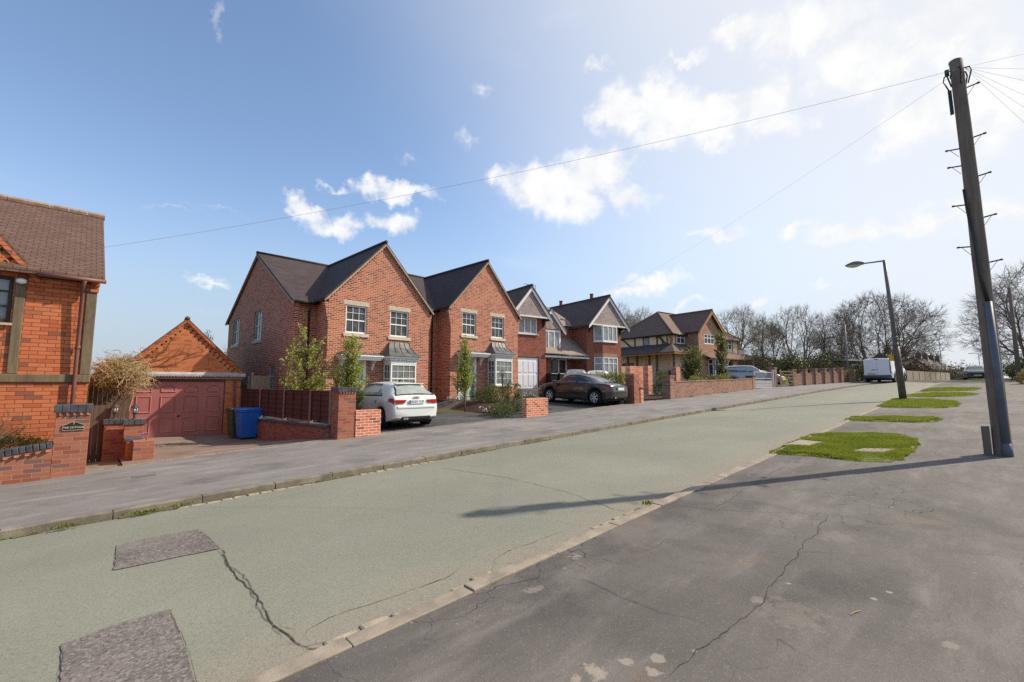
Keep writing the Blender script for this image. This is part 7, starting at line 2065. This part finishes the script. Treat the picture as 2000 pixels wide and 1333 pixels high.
    part('number_plate', M_PLATEY, (-.042,.10,.66,-.031,.62,.77), bev=.002); part('door_handle', M_BLACK, (-.05,.08,1.02,-.031,.34,1.07), bev=.005); part('brake_lamp', trim, (-.03,-.12,1.86,.02,.12,1.90), bev=.005)
    part('door_badge', seam, (-.036,-.10,1.03,-.031,-.02,1.09), bev=.002)
    for side in (1,-1): b.patch('side_window', M_CARGLASS, r, sw(3.05,3.05,3.85,3.4,5.1,5.8), 6, 4, .008, (side,)); q = MB(); q.box(3.5,side*1.0-.06,1.15,3.62,side*1.0+.06,1.42); q.build('door_mirror', M_BLACK, r, bev=.02)
    b.across('windscreen', M_CARGLASS, r, 3.4, 3.98, 6.1)
# ---------------------------------------------------------------- sky, sun, camera
SUN_AZ, SUN_EL = R(-27.6), R(39.5)
def build_world():
    w = bpy.data.worlds.new('World'); sc.world = w; w.use_nodes = True
    t = NT(w.node_tree); t.n.clear()
    sky = t.node('ShaderNodeTexSky', sky_type='NISHITA'); sky.sun_disc = False
    sky.sun_elevation = SUN_EL; sky.sun_rotation = math.pi/2 - SUN_AZ
    sky.altitude = 60; sky.air_density = 1.0; sky.dust_density = .7; sky.ozone_density = 1.3
    d = texco(t, 'Generated'); sx = t.node('ShaderNodeSeparateXYZ', {0: d})
    x, y, z = [E(t, sx.outputs[i]) for i in range(3)]
    wob = t.node('ShaderNodeSeparateColor', {'Color': t.noise(d, 11, 5, .6, out=1)}); wob2 = t.node('ShaderNodeSeparateColor', {'Color': t.noise(d, 34, 4, .6, out=1)})
    az = t.math('ARCTAN2', y, x) + (E(t, wob.outputs[0])-.5)*.16 + (E(t, wob2.outputs[0])-.5)*.05
    el0 = t.math('ARCSINE', z); el = el0 + (E(t, wob.outputs[1])-.5)*.10 + (E(t, wob2.outputs[1])-.5)*.045
    def field(L):
        m = None
        for a, e, ra, re, s in L:
            u = (az - a)*(1/ra); v = (el - e)*(1/re)
            # flatter below than above, as fair weather cumulus are
            q = t.math('SQRT', u*u + v*v); q = (1.0 - q)*s
            m = q if m is None else m.max(q)
        return m
    n1 = t.noise(d, 9, 7, .58, .35); n2 = t.noise(t.vmap(d, loc=(4,2,7)), 24, 6, .6, .2)
    cu = field(CUMULUS)
    dens = cu*1.5 + (n1-.5)*1.3 + (n2-.5)*.9
    mask = t.ramp(dens, -.05, 1.0)*t.ramp(cu, -.45, .15)
    wi = field(WISPS); nw = t.noise(t.vmap(d, scale=(1,1,3.0)), 7, 6, .62, .5)
    wm = t.ramp(wi + (nw-.5)*.9, .05, .75)*t.ramp(wi, -.15, .25)*.27
    # thin high veil thickening towards the sun
    sd = (math.cos(SUN_EL)*math.cos(SUN_AZ), math.cos(SUN_EL)*math.sin(SUN_AZ), math.sin(SUN_EL))
    dp = t.node('ShaderNodeVectorMath', {0: d.s, 1: sd}, operation='DOT_PRODUCT')
    veil = t.ramp(E(t, dp.outputs['Value']) + (t.noise(d, 3, 4)-.5)*.10, .24, .97)
    low = t.ramp(el0, .38, .0)
    veil = t.math('MULTIPLY', veil, .96)
    shade = t.ramp(n2*.5 + n1*.5, .35, .62)
    white = t.mix(shade, (6.5,6.65,6.9), (7.7,7.65,7.5))
    c = t.mix(1.0, E(t, sky.outputs[0]), SKYTINT, 'MULTIPLY')
    c = t.mix(low*.9, c, (3.35,3.95,4.75))
    c = t.mix(veil, c, (6.3,6.5,6.8))
    c = t.mix(wm.max(mask*.93), c, white)
    bg = t.node('ShaderNodeBackground', {'Strength': .11}); t.l.new(c.s, bg.inputs[0])
    o = t.node('ShaderNodeOutputWorld'); t.l.new(bg.outputs[0], o.inputs[0])
SKYTINT = (1.53, 1.54, 1.55)
def build_light_camera():
    l = bpy.data.lights.new('sun', 'SUN'); l.energy = 5.0; l.angle = R(.53); l.color = (1, .89, .73)
    o = bpy.data.objects.new('sun', l); COL.objects.link(o)
    s = V((math.cos(SUN_EL)*math.cos(SUN_AZ), math.cos(SUN_EL)*math.sin(SUN_AZ), math.sin(SUN_EL)))
    o.rotation_euler = s.to_track_quat('Z', 'Y').to_euler(); o.location = (20,-10,30)
    c = bpy.data.cameras.new('camera'); c.sensor_width = 36; c.lens = 870/2000*36; c.clip_start = .05; c.clip_end = 6000
    k = bpy.data.objects.new('camera', c); COL.objects.link(k); k.location = (0,0,1.62)
    k.rotation_euler = (math.pi/2 + math.atan((750-666.5)/870), 0, R(46.8) - math.pi/2); sc.camera = k
    sc.view_settings.view_transform = 'Standard'; sc.view_settings.look = 'None'; sc.view_settings.exposure = EXPO; sc.view_settings.gamma = 1
    sc.view_settings.use_curve_mapping = False
    sc.cycles.max_bounces = 6; sc.cycles.diffuse_bounces = 3; sc.cycles.glossy_bounces = 3; sc.cycles.transmission_bounces = 3; sc.cycles.transparent_max_bounces = 6
    sc.cycles.use_denoising = False; sc.cycles.caustics_reflective = False; sc.cycles.caustics_refractive = False
EXPO = 0.3
random.seed(1)
build_world(); build_light_camera()
build_ground(); build_new_houses(); build_cottage(); build_garage(); build_h3(); build_h4(); build_far_houses()
build_left_boundary(); build_right_boundary(); build_poles()
build_vehicles()
build_plants()
